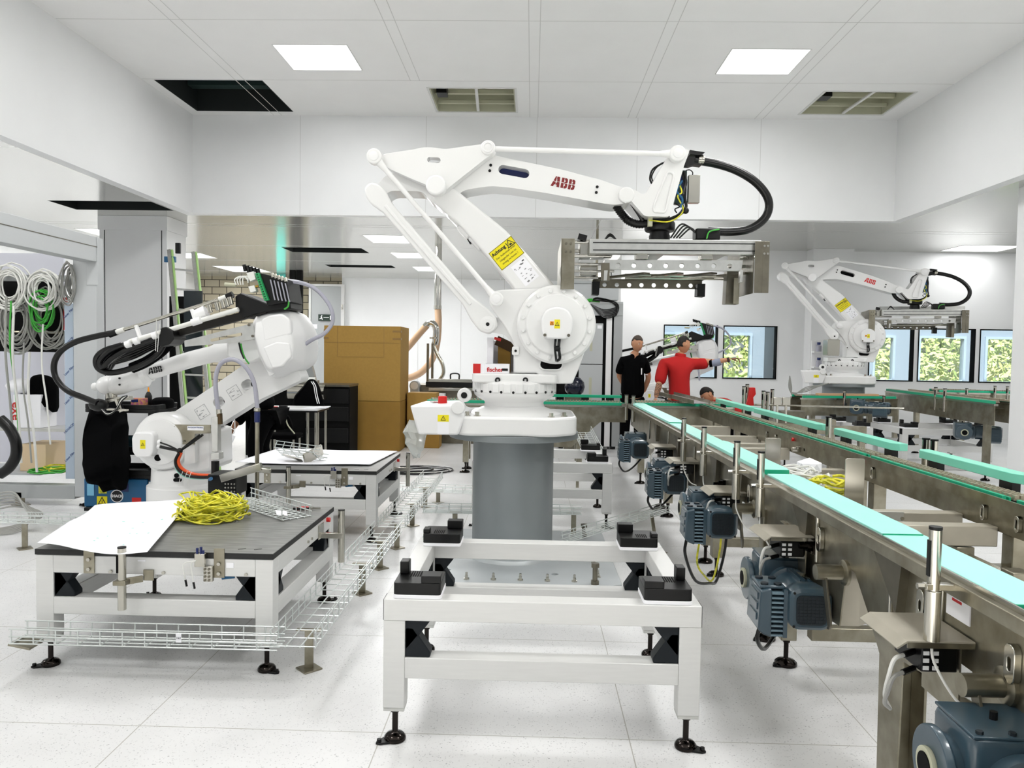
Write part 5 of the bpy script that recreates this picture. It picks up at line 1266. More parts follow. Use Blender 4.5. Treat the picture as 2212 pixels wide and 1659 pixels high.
for i, (u, v, Y, l) in enumerate(((2021,850,10.9,'thin post on the far right conveyor, left of two'),(2041,853,10.6,'thin post on the far right conveyor, right of two'),(2088,850,12.7,'thin post standing before the rightmost window'),(2149,845,12.75,'thin post by the rightmost window, second from the white column'),(2176,846,12.78,'thin post by the rightmost window, next to the white column'),
        (1909,868,11.53,'thin post at the end of the short plank conveyor'),(1824,856,11.5,'thin post behind the wooden plank'),(1607,850,9.3,'left post of the cluster behind the mint blocks'),(1614,845,9.5,'second post of the cluster behind the mint blocks'),(1649,860,9.2,'third post of the cluster behind the mint blocks'),(1658,862,9.3,'fourth post of the cluster behind the mint blocks'),(1668,856,9.6,'rightmost post of the cluster behind the mint blocks'),
        (2000,965,4.9,'left of two short posts behind the nearest mint block'),(2018,968,4.85,'right of two short posts behind the nearest mint block'),(1790,915,5.9,'short slotted post between two mint blocks'))):
    q = at(u, v, Y=Y); h = .13 if Y > 6 else .075
    t = thing('guide_post', l, 'sensor post', (q.x,Y,q.z-h), 'thin posts of the far conveyors')
    obj('tube', MB().cyl((q.x,Y,(.72 if 9 < Y < 9.7 else .62 if Y < 5 else .78 if Y > 10 else max(.0,q.z-h*2.2))),(q.x,Y,q.z+h*.6),.022,12), steelb, t); obj('cap', MB().cyl((q.x,Y,q.z+h*.6),(q.x,Y,q.z+h*.6+.01),.024,12), black, t)
    if Y < 6: obj('clamp', MB().box(2.34 if q.x > 2.34 else q.x,q.x if q.x > 2.34 else 2.09,Y-.012,Y+.012,.78,.8), steelb, t)
    if Y > 10: obj('clamp', MB().box(q.x-.01,q.x+.03,Y-.02,Y+.12,.79,.82), steelb, t)
    obj('slot_mark', MB().box(q.x-.024,q.x-.012,Y-.024,Y-.012,q.z-.02,q.z+.05), blackm, t)
p = at(1624,855,Y=9.4)
tag(obj('red_bracket', MB().pY([(p.x-.06,p.z-.12),(p.x+.03,p.z-.12),(p.x+.02,p.z-.02),(p.x+.05,p.z+.02),(p.x+.04,p.z+.1),(p.x-.02,p.z+.1),(p.x-.03,p.z)],9.4,9.46), redm, bev=.004), 'red bracket between the posts behind the mint blocks', 'bracket')
for u, l in ((1680,'left square steel sensor plate behind the mint blocks'),(1699,'right square steel sensor plate behind the mint blocks')):
    p = at(u,866,Y=9.0); tag(obj('sensor_plate', MB().box(p.x-.045,p.x+.045,9.0,9.03,p.z-.05,p.z+.04).box(p.x-.012,p.x+.012,9.0,9.03,.6,p.z-.05), steelb, bev=.004), l, 'sensor plate', 'square sensor plates')
# machine frame under those posts
t = thing('transfer_unit', 'low grey transfer unit with beams behind the mint guide blocks', 'conveyor', (3.2,9.3,0))
obj('frame_beam', MB().box(2.6,3.9,9.0,9.08,.6,.7), steel, t, bev=.004); obj('frame_beam', MB().box(2.6,3.9,9.9,9.98,.6,.7), steel, t, bev=.004)
for x in (2.62,3.82):
    for y in (9.0,9.9): obj('leg', MB().box(x,x+.07,y,y+.07,.0,.6), steel, t, bev=.003)
obj('long_rail', MB().cyl((2.7,9.5,.9),(4.6,9.6,.88),.012,10), steelb, t)
obj('deck_plate', MB().box(2.36,3.4,8.98,9.75,.7,.72), steel, t)
obj('drive_box', MB().box(3.0,3.3,9.3,9.5,.72,.84), steeld, t, bev=.005)
# ------------------------------------------------------------------ six axis robots (left foreground, and its twin before the windows)
def V3(l, Y): return [tuple(at(u, v, Y=Y)) for u, v in l]
def sixaxis(label):
    Y0 = 5.75
    c = at(400, 1000, Y=Y0); cx6 = c.x
    R = thing('handling_robot', label, 'industrial robot', (cx6, Y0, 0), 'white six axis robots')
    def pr(name, l, y0, y1, m, r=.012, bev=.012, par=R, holes=(), **k): return obj(name, MB().pY(roundpoly(PX(l, y0), r, 3), y0, y1, holes=holes), m, par, bev=bev, **k)
    m = MB().pZ(roundpoly([(cx6-.36,Y0-.3),(cx6+.3,Y0-.3),(cx6+.36,Y0-.2),(cx6+.36,Y0+.3),(cx6-.36,Y0+.3)], .08), 0, .06).pZ(roundpoly([(cx6-.27,Y0-.24),(cx6+.25,Y0-.24),(cx6+.25,Y0+.24),(cx6-.27,Y0+.24)], .1), .06, .3)
    obj('foot_casting', m, white, R, bev=.02, seg=3)
    z1, z2 = at(400,1050,Y=Y0-.2).z, at(400,1012,Y=Y0-.2).z
    obj('turntable', MB().lathe([(.27,.3),(.27,z1-.02),(.24,z1),(.235,z2-.02),(.2,z2)], (cx6-.0,Y0,0), n=36), white, R, bev=.004)
    q = at(382,1027,Y=Y0-.24); obj('cable_hole', MB().cyl((q.x,q.y-.01,q.z),(q.x,q.y,q.z),.017,14).pY(slot(q.x-.01,q.z-.032,q.x+.025,q.z-.032,.013), q.y-.01, q.y), blackm, R)
    pr('shoulder_casting', [(306,990),(292,950),(310,905),(340,893),(372,896),(415,930),(457,930),(459,1015),(440,1020),(350,1020),(330,1022)], Y0-.2, Y0+.2, white, .03, .03)
    d = at(352, 953, Y=Y0-.22)
    obj('shoulder_drum', MB().lathe([(.208,.1),(.212,0),(.2,-.03),(.17,-.045),(.165,-.06),(.1,-.065)], (d.x,d.y,d.z), (0,1,0), n=44), white, R, bev=.004)
    pr('motor_cover', [(284,945),(291,934),(325,934),(331,941),(331,975),(324,988),(293,988),(285,975)], Y0-.36, Y0-.24, white2, .015, .015)
    g = at(308.5, 960, Y=Y0-.36); warn(R, (g.x,g.y,g.z), (1,0,0), (0,0,1), .038, .062, .7)
    obj('brake_hole', MB().cyl(V3([(341,989)],Y0-.29)[0], V3([(341,989)],Y0-.27)[0], .024, 16), blackm, R)
    pr('flange_plate', [(372,917),(455,918),(455,936),(421,937),(421,960),(372,960)], Y0-.27, Y0-.262, steel, .002, .001)
    pr('white_fin', [(399,966),(413,942),(421,962),(421,1000),(398,1004)], Y0-.26, Y0-.2, white, .004, .004)
    a, b = at(405,920,Y=Y0-.272), at(440,930,Y=Y0-.272); s = obj('label_plate', MB().box(a.x,b.x,a.y-.002,a.y,b.z,a.z), paperm, R, smooth=0)
    text('label_print', 'Kurzzeichen Maschine', textb, s, ((a.x+b.x)/2,a.y-.003,(a.z+b.z)/2+.006), (1,0,0), (0,0,1), .012)
    for u in (388,397): pass
    for u, v in ((377,922),(376,953),(398,953)): q = at(u,v,Y=Y0-.27); obj('plate_screw', MB().cyl(q,(q.x,q.y-.01,q.z),.008,8), steeld, R)
    # lower arm with two windows
    h1, h2 = at(472.6,868.7,Y=5.7), at(533.5,831,Y=5.7)
    aa = math.atan2(h2.z-h1.z, h2.x-h1.x)
    hole = lambda h: rot2([(h.x+p[0],h.z+p[1]) for p in rrect(-.042,.042,-.036,.036,.028)], (h.x,h.z), aa)
    pr('lower_arm', [(352,905),(364,898),(461,833),(520,792),(570,770),(640,790),(653,820),(556,866),(478,915),(420,950),(370,985),(330,985),(310,950)], 5.7, 5.9, white, .03, .025, holes=[hole(h1), hole(h2)])
    dx, dz = Vector((math.cos(aa),0,math.sin(aa))), Vector((-math.sin(aa),0,math.cos(aa)))
    for u, v, n_ in ((506,848,14),(437,890,12)):
        q = at(u,v,Y=5.699); s = obj('instruction_sheet', glyph([[(-.045,-.045),(.045,-.045),(.045,.045),(-.045,.045)],[(-.043,-.043),(.043,-.043),(.043,.043),(-.043,.043)]], q, dx, dz, 1, .001), textg, R, smooth=0)
        g = MB(); rr = random.Random(n_)
        for k in range(n_): x, y, w, h = rr.uniform(-.035,.035), rr.uniform(-.035,.035), rr.uniform(.006,.02), rr.uniform(.002,.005); glyph([[(x-w/2,y-h/2),(x+w/2,y-h/2),(x+w/2,y+h/2),(x-w/2,y+h/2)]], q, dx, dz, 1, .0008, g)
        obj('drawing_marks', g, textg, s, smooth=0)
    # elbow housing: a big moulded casing
    out = PX([(552,683),(582,673),(621,670),(638,677),(651,697),(660,722),(662,751),(658,787),(640,800),(614,810),(598,818),(582,810),(562,768),(549,722)], 5.6)
    cc = (sum(p[0] for p in out)/len(out), sum(p[1] for p in out)/len(out))
    ring = lambda k, y, dx=0: [(cc[0]+(p[0]-cc[0])*k+dx, y, cc[1]+(p[1]-cc[1])*k) for p in roundpoly(out, .02, 3)]
    obj('elbow_casing', MB().loft([ring(.55,5.43), ring(.72,5.445), ring(.97,5.56), ring(1,5.6), ring(1,5.88), ring(.9,5.98)]), white2, R, bev=.008)
    obj('casing_panel', MB().ext(roundpoly(PX([(570,750),(600,738),(628,741),(632,770),(612,792),(590,796)],5.45),.015,3), lambda p: (p[0],5.425,p[1]), lambda p: (p[0],5.5,p[1])), white2, R, bev=.012, seg=3)
    obj('casing_panel', MB().ext(roundpoly(PX([(566,690),(584,681),(612,678),(628,690),(632,722),(600,730),(572,738)],5.45),.02,3), lambda p: (p[0],5.428,p[1]), lambda p: (p[0],5.5,p[1])), white2, R, bev=.012, seg=3)
    obj('casing_flange', MB().pY(roundpoly(PX([(546,697),(554,682),(562,722),(574,768),(592,808),(582,813),(566,778),(552,738)],5.5),.008,3), 5.5, 5.9), white, R, bev=.006)
    for u, v in ((566,700),(572,745),(600,802),(598,783)): q = at(u,v,Y=5.56); obj('casing_dimple', MB().ball((q.x,q.y,q.z),.02,(1.3,.5,1)), white2, R)
    q = at(597,767,Y=5.435)
    obj('warning_triangle', glyph([[(-.018,-.014),(.018,-.014),(0,.018)]], (q.x,q.y,q.z), (1,0,0), (0,0,1), 1, .003), orange, R, smooth=0)
    pr('gearbox', [(490,738),(520,733),(555,728),(566,775),(540,786),(500,778),(488,770)], 5.56, 5.84, white, .03, .04)
    # forearm: round tapering tube
    P = V3([(500,756),(415,776),(320,806)], 5.7); rad = [.075,.062,.058]
    obj('forearm', MB().tube(P, .06, 20, 6, radii=rad), white, R)
    obj('wrist_casting', MB().tube(V3([(325,806),(290,820),(250,830),(222,832)],5.7), .07, 18, 5, radii=[.062,.085,.078,.084,.07,.055]), white, R)
    obj('wrist_joint', MB().ball(V3([(232,832)],5.7)[0], .075, (1,1.15,.95), 3).ball(V3([(205,835)],5.7)[0], .03), white, R)
    obj('wrist_ring', MB().lathe([(.082,-.012),(.085,0),(.082,.012)], V3([(255,829)],5.7)[0], (1,0,-.12), n=28), white2, R)
    for v in (817,831): q = at(259,v,Y=5.62); obj('ring_screw', MB().cyl(q,(q.x,q.y-.01,q.z),.007,8), black, R)
    q = at(321,809,Y=5.632); d_ = Vector((1,0,.23)).normalized(); abb(R, q, d_, Vector((-.23,0,1)).normalized(), .046, textd, white)
    obj('wrist_flange', MB().cyl(V3([(240,845)],5.7)[0], V3([(241,862)],5.7)[0], .04, 20).pY(PX([(228,860),(262,857),(266,866),(230,869)],5.62), 5.62, 5.78), steelb, R, bev=.002)
    # grey side bracket
    pr('side_bracket', [(398,736),(546,698),(552,732),(500,740),(399,749)], 5.47, 5.476, alu2, .003, .001, holes=[slot(*[q for q in (lambda p: (p.x,p.z))(at(457,735,Y=5.47))], *[q for q in (lambda p: (p.x,p.z))(at(520,722,Y=5.47))], .011)])
    for u, v in ((538,702),(546,726)): q = at(u,v,Y=5.465); obj('plate_screw', MB().cyl(q,(q.x,q.y-.01,q.z),.009,8), steeld, R)
    # dress pack
    obj('dark_beam', MB().bar(V3([(366,725)],5.55)[0], V3([(575,669)],5.55)[0], .06, .055), mat('dark_beam_metal', '2a2825', .4, metal=.6) if 'dark_beam_metal' not in MATS else MATS['dark_beam_metal'], R, bev=.003)
    obj('polished_rod', MB().cyl(V3([(256,716)],5.5)[0], V3([(480,645)],5.5)[0], .0135, 16), steelb, R)
    obj('rod_sleeve', MB().cyl(V3([(251,718)],5.5)[0], V3([(268,712)],5.5)[0], .019, 16).cyl(V3([(474,647)],5.5)[0], V3([(492,641)],5.5)[0], .02, 16), cablew, R)
    obj('rod_end', MB().cyl(V3([(236,723)],5.5)[0], V3([(252,717)],5.5)[0], .024, 16), black, R); obj('rod_end', MB().cyl(V3([(490,642)],5.5)[0], V3([(503,636)],5.5)[0], .024, 16), black, R)
    obj('white_tube', MB().cyl(V3([(280,738)],5.45)[0], V3([(515,668)],5.45)[0], .017, 14), cablew, R)
    for u, v in ((296,703),(416,668)): obj('rod_clamp', MB().bar(V3([(u-2,v)],5.47)[0], V3([(u+8,v+30)],5.47)[0], .03, .02), white2, R, bev=.003)
    for u, v in ((272,745),(290,738),(415,697),(424,694),(330,726)): obj('hose_fitting', MB().cyl(V3([(u,v)],5.43)[0], V3([(u+10,v-3)],5.43)[0], .026, 12), white2, R)
    for u, v in ((455,675),(471,670),(484,665),(492,662),(500,658)): obj('pressure_cap', MB().cyl(V3([(u,v)],5.45)[0], V3([(u-4,v-16)],5.45)[0], .017, 14), steelb, R)
    obj('white_canister', MB().cyl(V3([(424,683)],5.5)[0], V3([(446,672)],5.5)[0], .045, 20), white2, R, bev=.006)
    obj('black_clamp', MB().pY(roundpoly(PX([(347,708),(360,706),(372,714),(376,732),(366,744),(346,750),(340,742),(345,722)],5.42),.01), 5.42, 5.62), black, R, bev=.006)
    for k in range(5):
        o = k*4.2
        obj('black_hose', MB().tube(V3([(355,722+o),(320,738+o),(285,750+o*1.3),(245-o,772+o),(222+o*.8,792+o*.3),(216+o*2,780-o*.2),(238+o*1.6,758+o*.2),(268+o,745)],5.46+.03*k), .019, 10), rubber, R)
    obj('black_hose', MB().tube(V3([(360,735),(340,765),(310,785),(270,800),(235,805),(212,795),(208,775),(225,758),(262,746)],5.5), .022, 10), rubber, R)
    obj('black_sleeve', MB().tube(V3([(365,742),(345,762),(315,782),(285,795)],5.55), .04, 12), cloth, R)
    obj('feed_hose', MB().tube(V3([(245,719),(205,727),(165,738),(135,755),(119,778),(117,803),(127,826),(149,846),(181,859),(210,871)],5.5), .0215, 14), rubber, R)
    for a_, b_ in (((345,700),(340,760)),((338,690),(336,758))): obj('cable_tie', MB().cyl(V3([a_],5.4)[0], V3([b_],5.42)[0], .0025, 6), cablew, R)
    # valve terminal on the elbow
    obj('valve_base', MB().pY(PX([(507,640),(520,632),(575,655),(626,650),(628,668),(560,676),(525,688),(508,665)],5.5), 5.5, 5.8), black, R, bev=.01)
    vt = obj('valve_terminal', MB().pY(PX([(556,588),(619,603),(627,652),(577,660)],5.45), 5.45, 5.75), black, R, bev=.004)
    obj('green_connector', MB().pY(PX([(551,591),(558,589),(580,648),(571,650)],5.42), 5.42, 5.47), pcb, vt, bev=.001)
    g = MB()
    for k in range(11): q = V3([(555.5+k*1.85,593.5+k*5.2)],5.415)[0]; g.obox(q, (.007,.006,.007))
    obj('connector_slots', g, black, vt, smooth=0)
    for k in range(5):
        obj('clear_tube', MB().tube(V3([(584+k*8,604+k*2),(588+k*8,620+k*2),(592+k*8,640+k*1.6),(594+k*8,648+k)],5.43), .005, 6), hosec, vt)
        obj('tube_nut', MB().cyl(V3([(587+k*7,590+k*2.4)],5.45)[0], V3([(590+k*7,599+k*2.4)],5.45)[0], .012, 8), steelb, vt)
    for k in range(5): obj('plug_head', MB().cyl(V3([(530+k*7.5,586+k*2)],5.5)[0], V3([(527+k*7.5,572+k*2.2)],5.5)[0], .013, 10), black, vt)
    obj('white_block', MB().pY(PX([(532,590),(547,586),(552,603),(540,608)],5.43), 5.43, 5.48), cablew, vt, bev=.002)
    obj('white_block', MB().pY(PX([(536,619),(549,616),(553,629),(541,632)],5.43), 5.43, 5.48), cablew, vt, bev=.002)
    obj('brass_fitting', MB().cyl(V3([(549,620)],5.45)[0], V3([(558,618)],5.45)[0], .009, 8), mat('brass', 'b89040', .3, metal=.9) if 'brass' not in MATS else MATS['brass'], vt)
    for k in range(4): obj('pilot_line', MB().tube(V3([(510+k*5,615),(507+k*6,604-k),(520+k*5,597),(536,602+k*3)],5.47), .0045, 6), cablew, vt)
    obj('coupling', MB().cyl(V3([(486,614)],5.5)[0], V3([(510,616)],5.5)[0], .014, 10), beige, vt)
    obj('clear_hose', MB().tube(V3([(620,606),(650,611),(678,622),(702,645),(717,672),(717,699),(700,721),(676,733),(660,743)],5.6), .0145, 12), hosec, R)
    obj('clear_hose', MB().tube(V3([(472,888),(467,850),(466,815),(475,788),(494,777),(514,780),(536,800),(550,832),(556,882)],5.42), .0155, 12), hosec, R)
    for l, y, mm_, r in (([(520,742),(524,760),(530,775),(538,786)],5.5,cablegr,.006), ([(516,740),(520,758),(527,775)],5.49,rubber,.006), ([(624,650),(622,662),(614,668)],5.45,cablegr,.006)): obj('dress_cable', MB().tube(V3(l, y), r, 7), mm_, R)
    # regulator and pipes on the right of the shoulder
    obj('regulator', MB().pY(PX([(456,901),(470,900),(471,976),(457,976)],5.4), 5.4, 5.46).pY(PX([(455,979),(473,978),(474,993),(455,994)],5.39), 5.39, 5.47), alu2, R, bev=.004)
    obj('regulator_valve', MB().cyl(V3([(474,893)],5.42)[0], V3([(475,916)],5.42)[0], .02, 10), mat('brown_brass', '5a4a34', .4, metal=.7) if 'brown_brass' not in MATS else MATS['brown_brass'], R)
    obj('regulator_base', MB().cyl(V3([(465,996)],5.43)[0], V3([(465,1030)],5.43)[0], .028, 14), black, R)
    obj('hose_nut', MB().cyl(V3([(473,884)],5.42)[0], V3([(473,894)],5.42)[0], .021, 8), steelb, R)
    # cables on the shoulder
    K = V3([(388,974)],5.38)[0]
    for l, r in (([(346,956),(366,963),K],.006),([(346,965),(368,970),K],.011),([(431,939),(408,957),K],.006),([(438,939),(414,957),K],.009)):
        pts = [tuple(at(*p, Y=5.4)) if len(p) == 2 else p for p in l]; obj('black_cable', MB().tube(pts, r), rubber, R)
    obj('cable_knot', MB().ball(K, .022), black, R)
    obj('orange_cable', MB().tube(V3([(391,978),(385,995),(391,1010),(408,1021),(430,1026),(456,1027)],5.37), .012, 10), orangec, R)
    obj('black_cable', MB().tube(V3([(387,978),(379,996),(385,1014),(404,1027),(430,1031),(458,1031)],5.36), .011, 10), rubber, R)
    obj('green_cable', MB().tube(V3([(386,980),(378,1000),(384,1018),(402,1030),(430,1034),(450,1033)],5.38), .006, 8), mint, R)
    for u in (395,405,414): obj('cable_tie', MB().tube(V3([(u,1018),(u-6,1034),(u-9,1050)],5.33), .002, 5), cablew, R)
    obj('motor_lug', MB().cyl(V3([(342,956)],5.42)[0], V3([(348,956)],5.42)[0], .02, 12).cyl(V3([(341,964)],5.42)[0], V3([(347,965)],5.42)[0], .02, 12), white2, R)
    # small gripper at the wrist
    obj('gripper_frame', MB().bar(V3([(215,872)],5.6)[0], V3([(275,857)],5.6)[0], .05, .02).bar(V3([(250,862)],5.55)[0], V3([(262,890)],5.55)[0], .02, .02).bar(V3([(232,884)],5.55)[0], V3([(276,886)],5.55)[0], .03, .015), steelb, R, bev=.002)
    obj('gripper_head', MB().ball(V3([(213,875)],5.55)[0], .06, (1.2,1,.8)), black, R)
    for k in range(3): obj('gripper_hose', MB().tube(V3([(216,880),(232,892+k*2),(250,885),(262,868-k*4),(275,855)],5.52), .006, 6), cablew if k == 1 else rubber, R)
    return R
S1 = sixaxis('white six axis robot on the left with black hose pack and clear hoses')
S2 = dup(S1, (2.2, 13.3, 0), math.radians(-12), 'white six axis robot far behind the two standing men, before the windows')
# steel lance standing beside the left robot
q = at(555.5, 985, Y=5.25)
t = thing('steel_lance', 'thin upright steel pipe with blue sleeve beside the left robot', 'pipe', (q.x,5.25,0))
zt = at(555,912,Y=5.25).z
obj('pipe', MB().cyl((q.x,5.25,.008),(q.x,5.25,zt), .0145, 16), steel, t)
obj('foot_plate', MB().box(q.x-.06,q.x+.06,5.19,5.31,0,.008), steel, t)
obj('blue_sleeve', MB().cyl((q.x,5.25,zt),(q.x,5.25,at(555,890,Y=5.25).z), .019, 16), navym, t)
obj('hose_clip', MB().lathe([(.022,0),(.022,.02),(.016,.022)], (q.x,5.25,at(555,888,Y=5.25).z), n=14), steelb, t)
# black bench vise-like unit between robot and tables
p = at(500,1045,Y=5.1)
t = thing('clamp_unit', 'black and grey clamping unit behind the nearest table, right of the yellow wires', 'clamp unit', (p.x,5.1,0))
obj('stand', MB().box(p.x-.05,p.x+.05,5.05,5.15,.0,.52), steeld, t, bev=.003)
obj('black_body', MB().box(p.x-.12,p.x+.07,5.0,5.2,.52,.66), black, t, bev=.006)
obj('grey_arm', MB().bar((p.x-.02,4.98,.64),(p.x+.24,5.0,.72),.05,.05).bar((p.x+.2,5.0,.7),(p.x+.3,5.0,.69),.03,.03), steelb, t, bev=.003)
g = MB()
for i in range(4):
    for j in range(3): g.cyl((p.x+.0+i*.02,4.999,.55+j*.025),(p.x+.0+i*.02,4.996,.55+j*.025),.006,8)
obj('port_ring', g, steelb, t); obj('blue_fitting', MB().cyl((p.x-.1,4.99,.63),(p.x-.08,4.96,.64),.012,10), bluem, t)

# ------------------------------------------------------------------ tool trolley and what lies on it
YT = 6.45
xl, xr = at(180,980,Y=YT).x, at(338,980,Y=YT).x
t = thing('tool_trolley', 'black three tier tool trolley behind the left robot', 'trolley', ((xl+xr)/2, YT+.2, 0))
for z in (.98,.62,.42):
    obj('tray', MB().pZ(roundpoly([(xl,YT),(xr,YT),(xr,YT+.42),(xl,YT+.42)],.05), z-.05, z-.02).pZ(roundpoly([(xl,YT),(xr,YT),(xr,YT+.42),(xl,YT+.42)],.05), z-.02, z+.02, holes=[roundpoly([(xl+.02,YT+.02),(xr-.02,YT+.02),(xr-.02,YT+.4),(xl+.02,YT+.4)],.04)]), black, t, bev=.004)
for x in (xl+.06,xr-.06):
    for y in (YT+.05,YT+.36): obj('corner_post', MB().box(x-.025,x+.025,y-.025,y+.025,.08,.95), black, t, bev=.003)
for x in (xl+.06,xr-.06):
    for y in (YT+.05,YT+.36): obj('castor', MB().cyl((x-.015,y,.04),(x+.015,y,.04),.04,16), darkchrome, t)
obj('base_shelf', MB().box(xl,xr,YT,YT+.42,.08,.11), black, t, bev=.004)
zb = .111
b0, b1 = at(181,1060,Y=YT+.02).x, at(318,1060,Y=YT+.02).x
t = thing('tool_case', 'blue tool case covered with stickers on the bottom shelf of the trolley', 'tool case', ((b0+b1)/2,YT+.2,zb))
obj('case_body', MB().box(b0,b1,YT+.02,YT+.34,zb,.36), bluem, t, bev=.01)
fy = YT+.019
def st(x, z, w, h, m, n='sticker', par=None): return obj(n, MB().box(b0+x,b0+x+w,fy-.002,fy,zb+z,zb+z+h), m, par or t, smooth=0)
st(.03,.1,.06,.1,mat('sky_sticker','7fc0e0',.5)); st(.13,.12,.07,.07,cabley); st(.33,.14,.06,.07,navym); st(.42,.05,.08,.04,redm)
c_ = (b0+.29, zb+.1)
obj('round_sticker', MB().pY(circ(c_[0],c_[1],.055,24), fy-.003, fy), textw, t, smooth=0); obj('sticker_face', MB().pY(circ(c_[0],c_[1],.048,24), fy-.004, fy-.003), textd, t, smooth=0)
text('sticker_print', 'SHACK', textw, t, (c_[0],fy-.0045,c_[1]), (1,0,0), (0,0,1), .032, bold=.001)
warn(t, (b0+.16,fy,zb+.055), (1,0,0), (0,0,1), .09, .08, .95, yellow)
t = thing('blue_binder', 'dark blue case with white label standing right of the sticker case', 'case', (b1+.04,YT+.2,zb))
obj('case_body', MB().box(b1+.012,b1+.075,YT+.02,YT+.34,zb,.35), bluem, t, bev=.004); obj('label_plate', MB().box(b1+.015,b1+.07,YT+.017,YT+.02,.22,.34), paperm, t, smooth=0); obj('label_print', MB().box(b1+.022,b1+.055,YT+.016,YT+.017,.29,.31), textr, t, smooth=0)
p = at(296,874,Y=YT+.1)
t = thing('pink_box', 'small pink and yellow printed box on the top tray of the trolley', 'box', (p.x,YT+.15,.96))
obj('carton', MB().box(p.x-.055,p.x+.055,YT+.1,YT+.18,.96,1.05), magenta, t, bev=.002); obj('label_plate', MB().box(p.x-.05,p.x+.01,YT+.098,YT+.1,1.015,1.04), navym, t, smooth=0)
t = thing('glue_bottle', 'black bottle with orange cap behind the pink box', 'bottle', (p.x+.02,YT+.26,.96))
obj('body', MB().lathe([(.03,.96),(.03,1.06),(.02,1.085),(.01,1.1)], (p.x+.02,YT+.26,0), n=18), black, t); obj('cap', MB().cyl((p.x+.02,YT+.26,1.1),(p.x+.02,YT+.26,1.14),.009,12,.005), orange, t)
t = thing('black_tool_bag', 'low black tool bag on the top tray, right of the pink box', 'bag', (p.x+.13,YT+.25,.96))
obj('body', MB().loft([[(p.x+.15+.09*math.cos(a)*k,YT+.25+.12*math.sin(a)*k,z) for a in [2*math.pi*i/16 for i in range(16)]] for k, z in ((1,.961),(1.05,1.0),(.95,1.03),(.6,1.05))]), cloth, t)
t = thing('hand_tools', 'dark power drill with green parts lying on the middle tray of the trolley', 'drill', (xl+.32,YT+.2,.605))
obj('body', MB().cyl((xl+.22,YT+.15,.68),(xl+.4,YT+.2,.68),.04,14).box(xl+.3,xl+.35,YT+.15,YT+.2,.61,.68), mat('dark_teal', '12343c', .5), t, bev=.004)
# black jacket hanging over the left side of the trolley
def drape(name, label, l, y0, th, m, cat, seed=1):
    R = random.Random(seed); pts = PX(l, y0); o = roundpoly(pts, .05, 4); n = len(o); cxx = sum(p[0] for p in o)/n; czz = sum(p[1] for p in o)/n
    rings = []
    for k, y in ((.75,y0-.02),(1,y0+th*.25),(1.0,y0+th*.6),(.8,y0+th)):
        rings.append([(cxx+(p[0]-cxx)*k, y+.03*math.sin(p[0]*40+seed), czz+(p[1]-czz)*k) for p in o])
    return tag(obj(name, MB().loft(rings), m, None, smooth=60), label, cat)
drape('black_jacket', 'black jacket hanging over the left end of the tool trolley', [(192,868),(228,866),(243,878),(245,905),(258,915),(250,945),(256,975),(266,1010),(255,1040),(258,1066),(232,1060),(215,1068),(200,1052),(182,1046),(176,1022),(162,1008),(170,990),(164,955),(180,918),(186,890)], YT-.24, .24, cloth, 'jacket')

# ------------------------------------------------------------------ control enclosure on the far left
EY = 7.0
px0, px1 = at(160,900,Y=EY).x, at(190,900,Y=EY).x
t = thing('machine_enclosure', 'tall grey steel enclosure frame at the left edge, open and full of cables', 'machine frame', (px0-.9, EY+.4, 0))
zT = at(213,512,Y=EY).z
X9 = at(209,800,Y=EY).x
obj('corner_post', MB().box(px0,X9,EY,EY+.12,.09,zT), cabm, t, bev=.004)
obj('post_cover', MB().box(px1-.002,X9+.02,EY-.006,EY-.0005,at(213,616,Y=EY).z,zT), cabm, t, bev=.003)
obj('header_beam', MB().box(X9-.13,X9+.012,1.5,EY-.007,at(195,566,Y=EY).z,zT), cabm, t, bev=.004)
obj('header_seam', MB().box(X9+.012,X9+.015,1.5,EY-.007,(at(195,566,Y=EY).z+zT)/2+.02,(at(195,566,Y=EY).z+zT)/2+.026), steeld, t, smooth=0)
obj('base_beam', MB().box(px0-3.2,px0,EY,EY+.12,at(100,1077,Y=EY).z,at(100,1048,Y=EY).z), greyp, t, bev=.003)
obj('hanging_rail', MB().box(px0-1.3,px0,EY+.2,EY+.26,2.1,2.16), greyp, t, bev=.003)
obj('back_panel', MB().box(px0-3.2,-5.12,EY+1.3,EY+1.33,.2,zT), mat('pale_panel', 'dfe0ea', .5), t, smooth=0)
obj('mounting_board', MB().box(px0-1.6,px0-.36,EY+.42,EY+.44,at(60,760,Y=EY+.4).z,2.12), blackm, t, smooth=0)
f0, f1 = at(141,900,Y=EY+.1).x, at(159,900,Y=EY+.1).x
s = obj('film_covered_strip', MB().box(f0,f1,EY+.1,EY+.12,.24,at(150,655,Y=EY+.1).z), mat('film_blue_grey', 'b4c2d2', .3), t, smooth=0)
for k in range(7):
    z = .45+k*.27
    text('film_print', 'NOVACEL' if k % 3 == 1 else 'Laser Film', textb, s, ((f0+f1)/2,EY+.098,z), (.7,0,.7), (-.7,0,.7), .03)
obj('red_strip', MB().box(f0-.04,f0-.01,EY+.15,EY+.17,at(135,712,Y=EY).z,at(135,640,Y=EY).z), redm, t, smooth=0)
level_foot(t, at(183,1100,Y=EY).x, EY+.06, .1, 200, .06)
obj('inner_shelf', MB().box(px0-3.0,px0-.42,EY+.14,EY+.7,.26,.28), cabm, t)
fx2 = at(40,1120,Y=EY).x; obj('support_foot', MB().box(fx2-.03,fx2+.03,EY,EY+.05,.006,.12).obox((fx2,EY+.03,.004),(.14,.14,.008),(0,0,45)), steel, t)
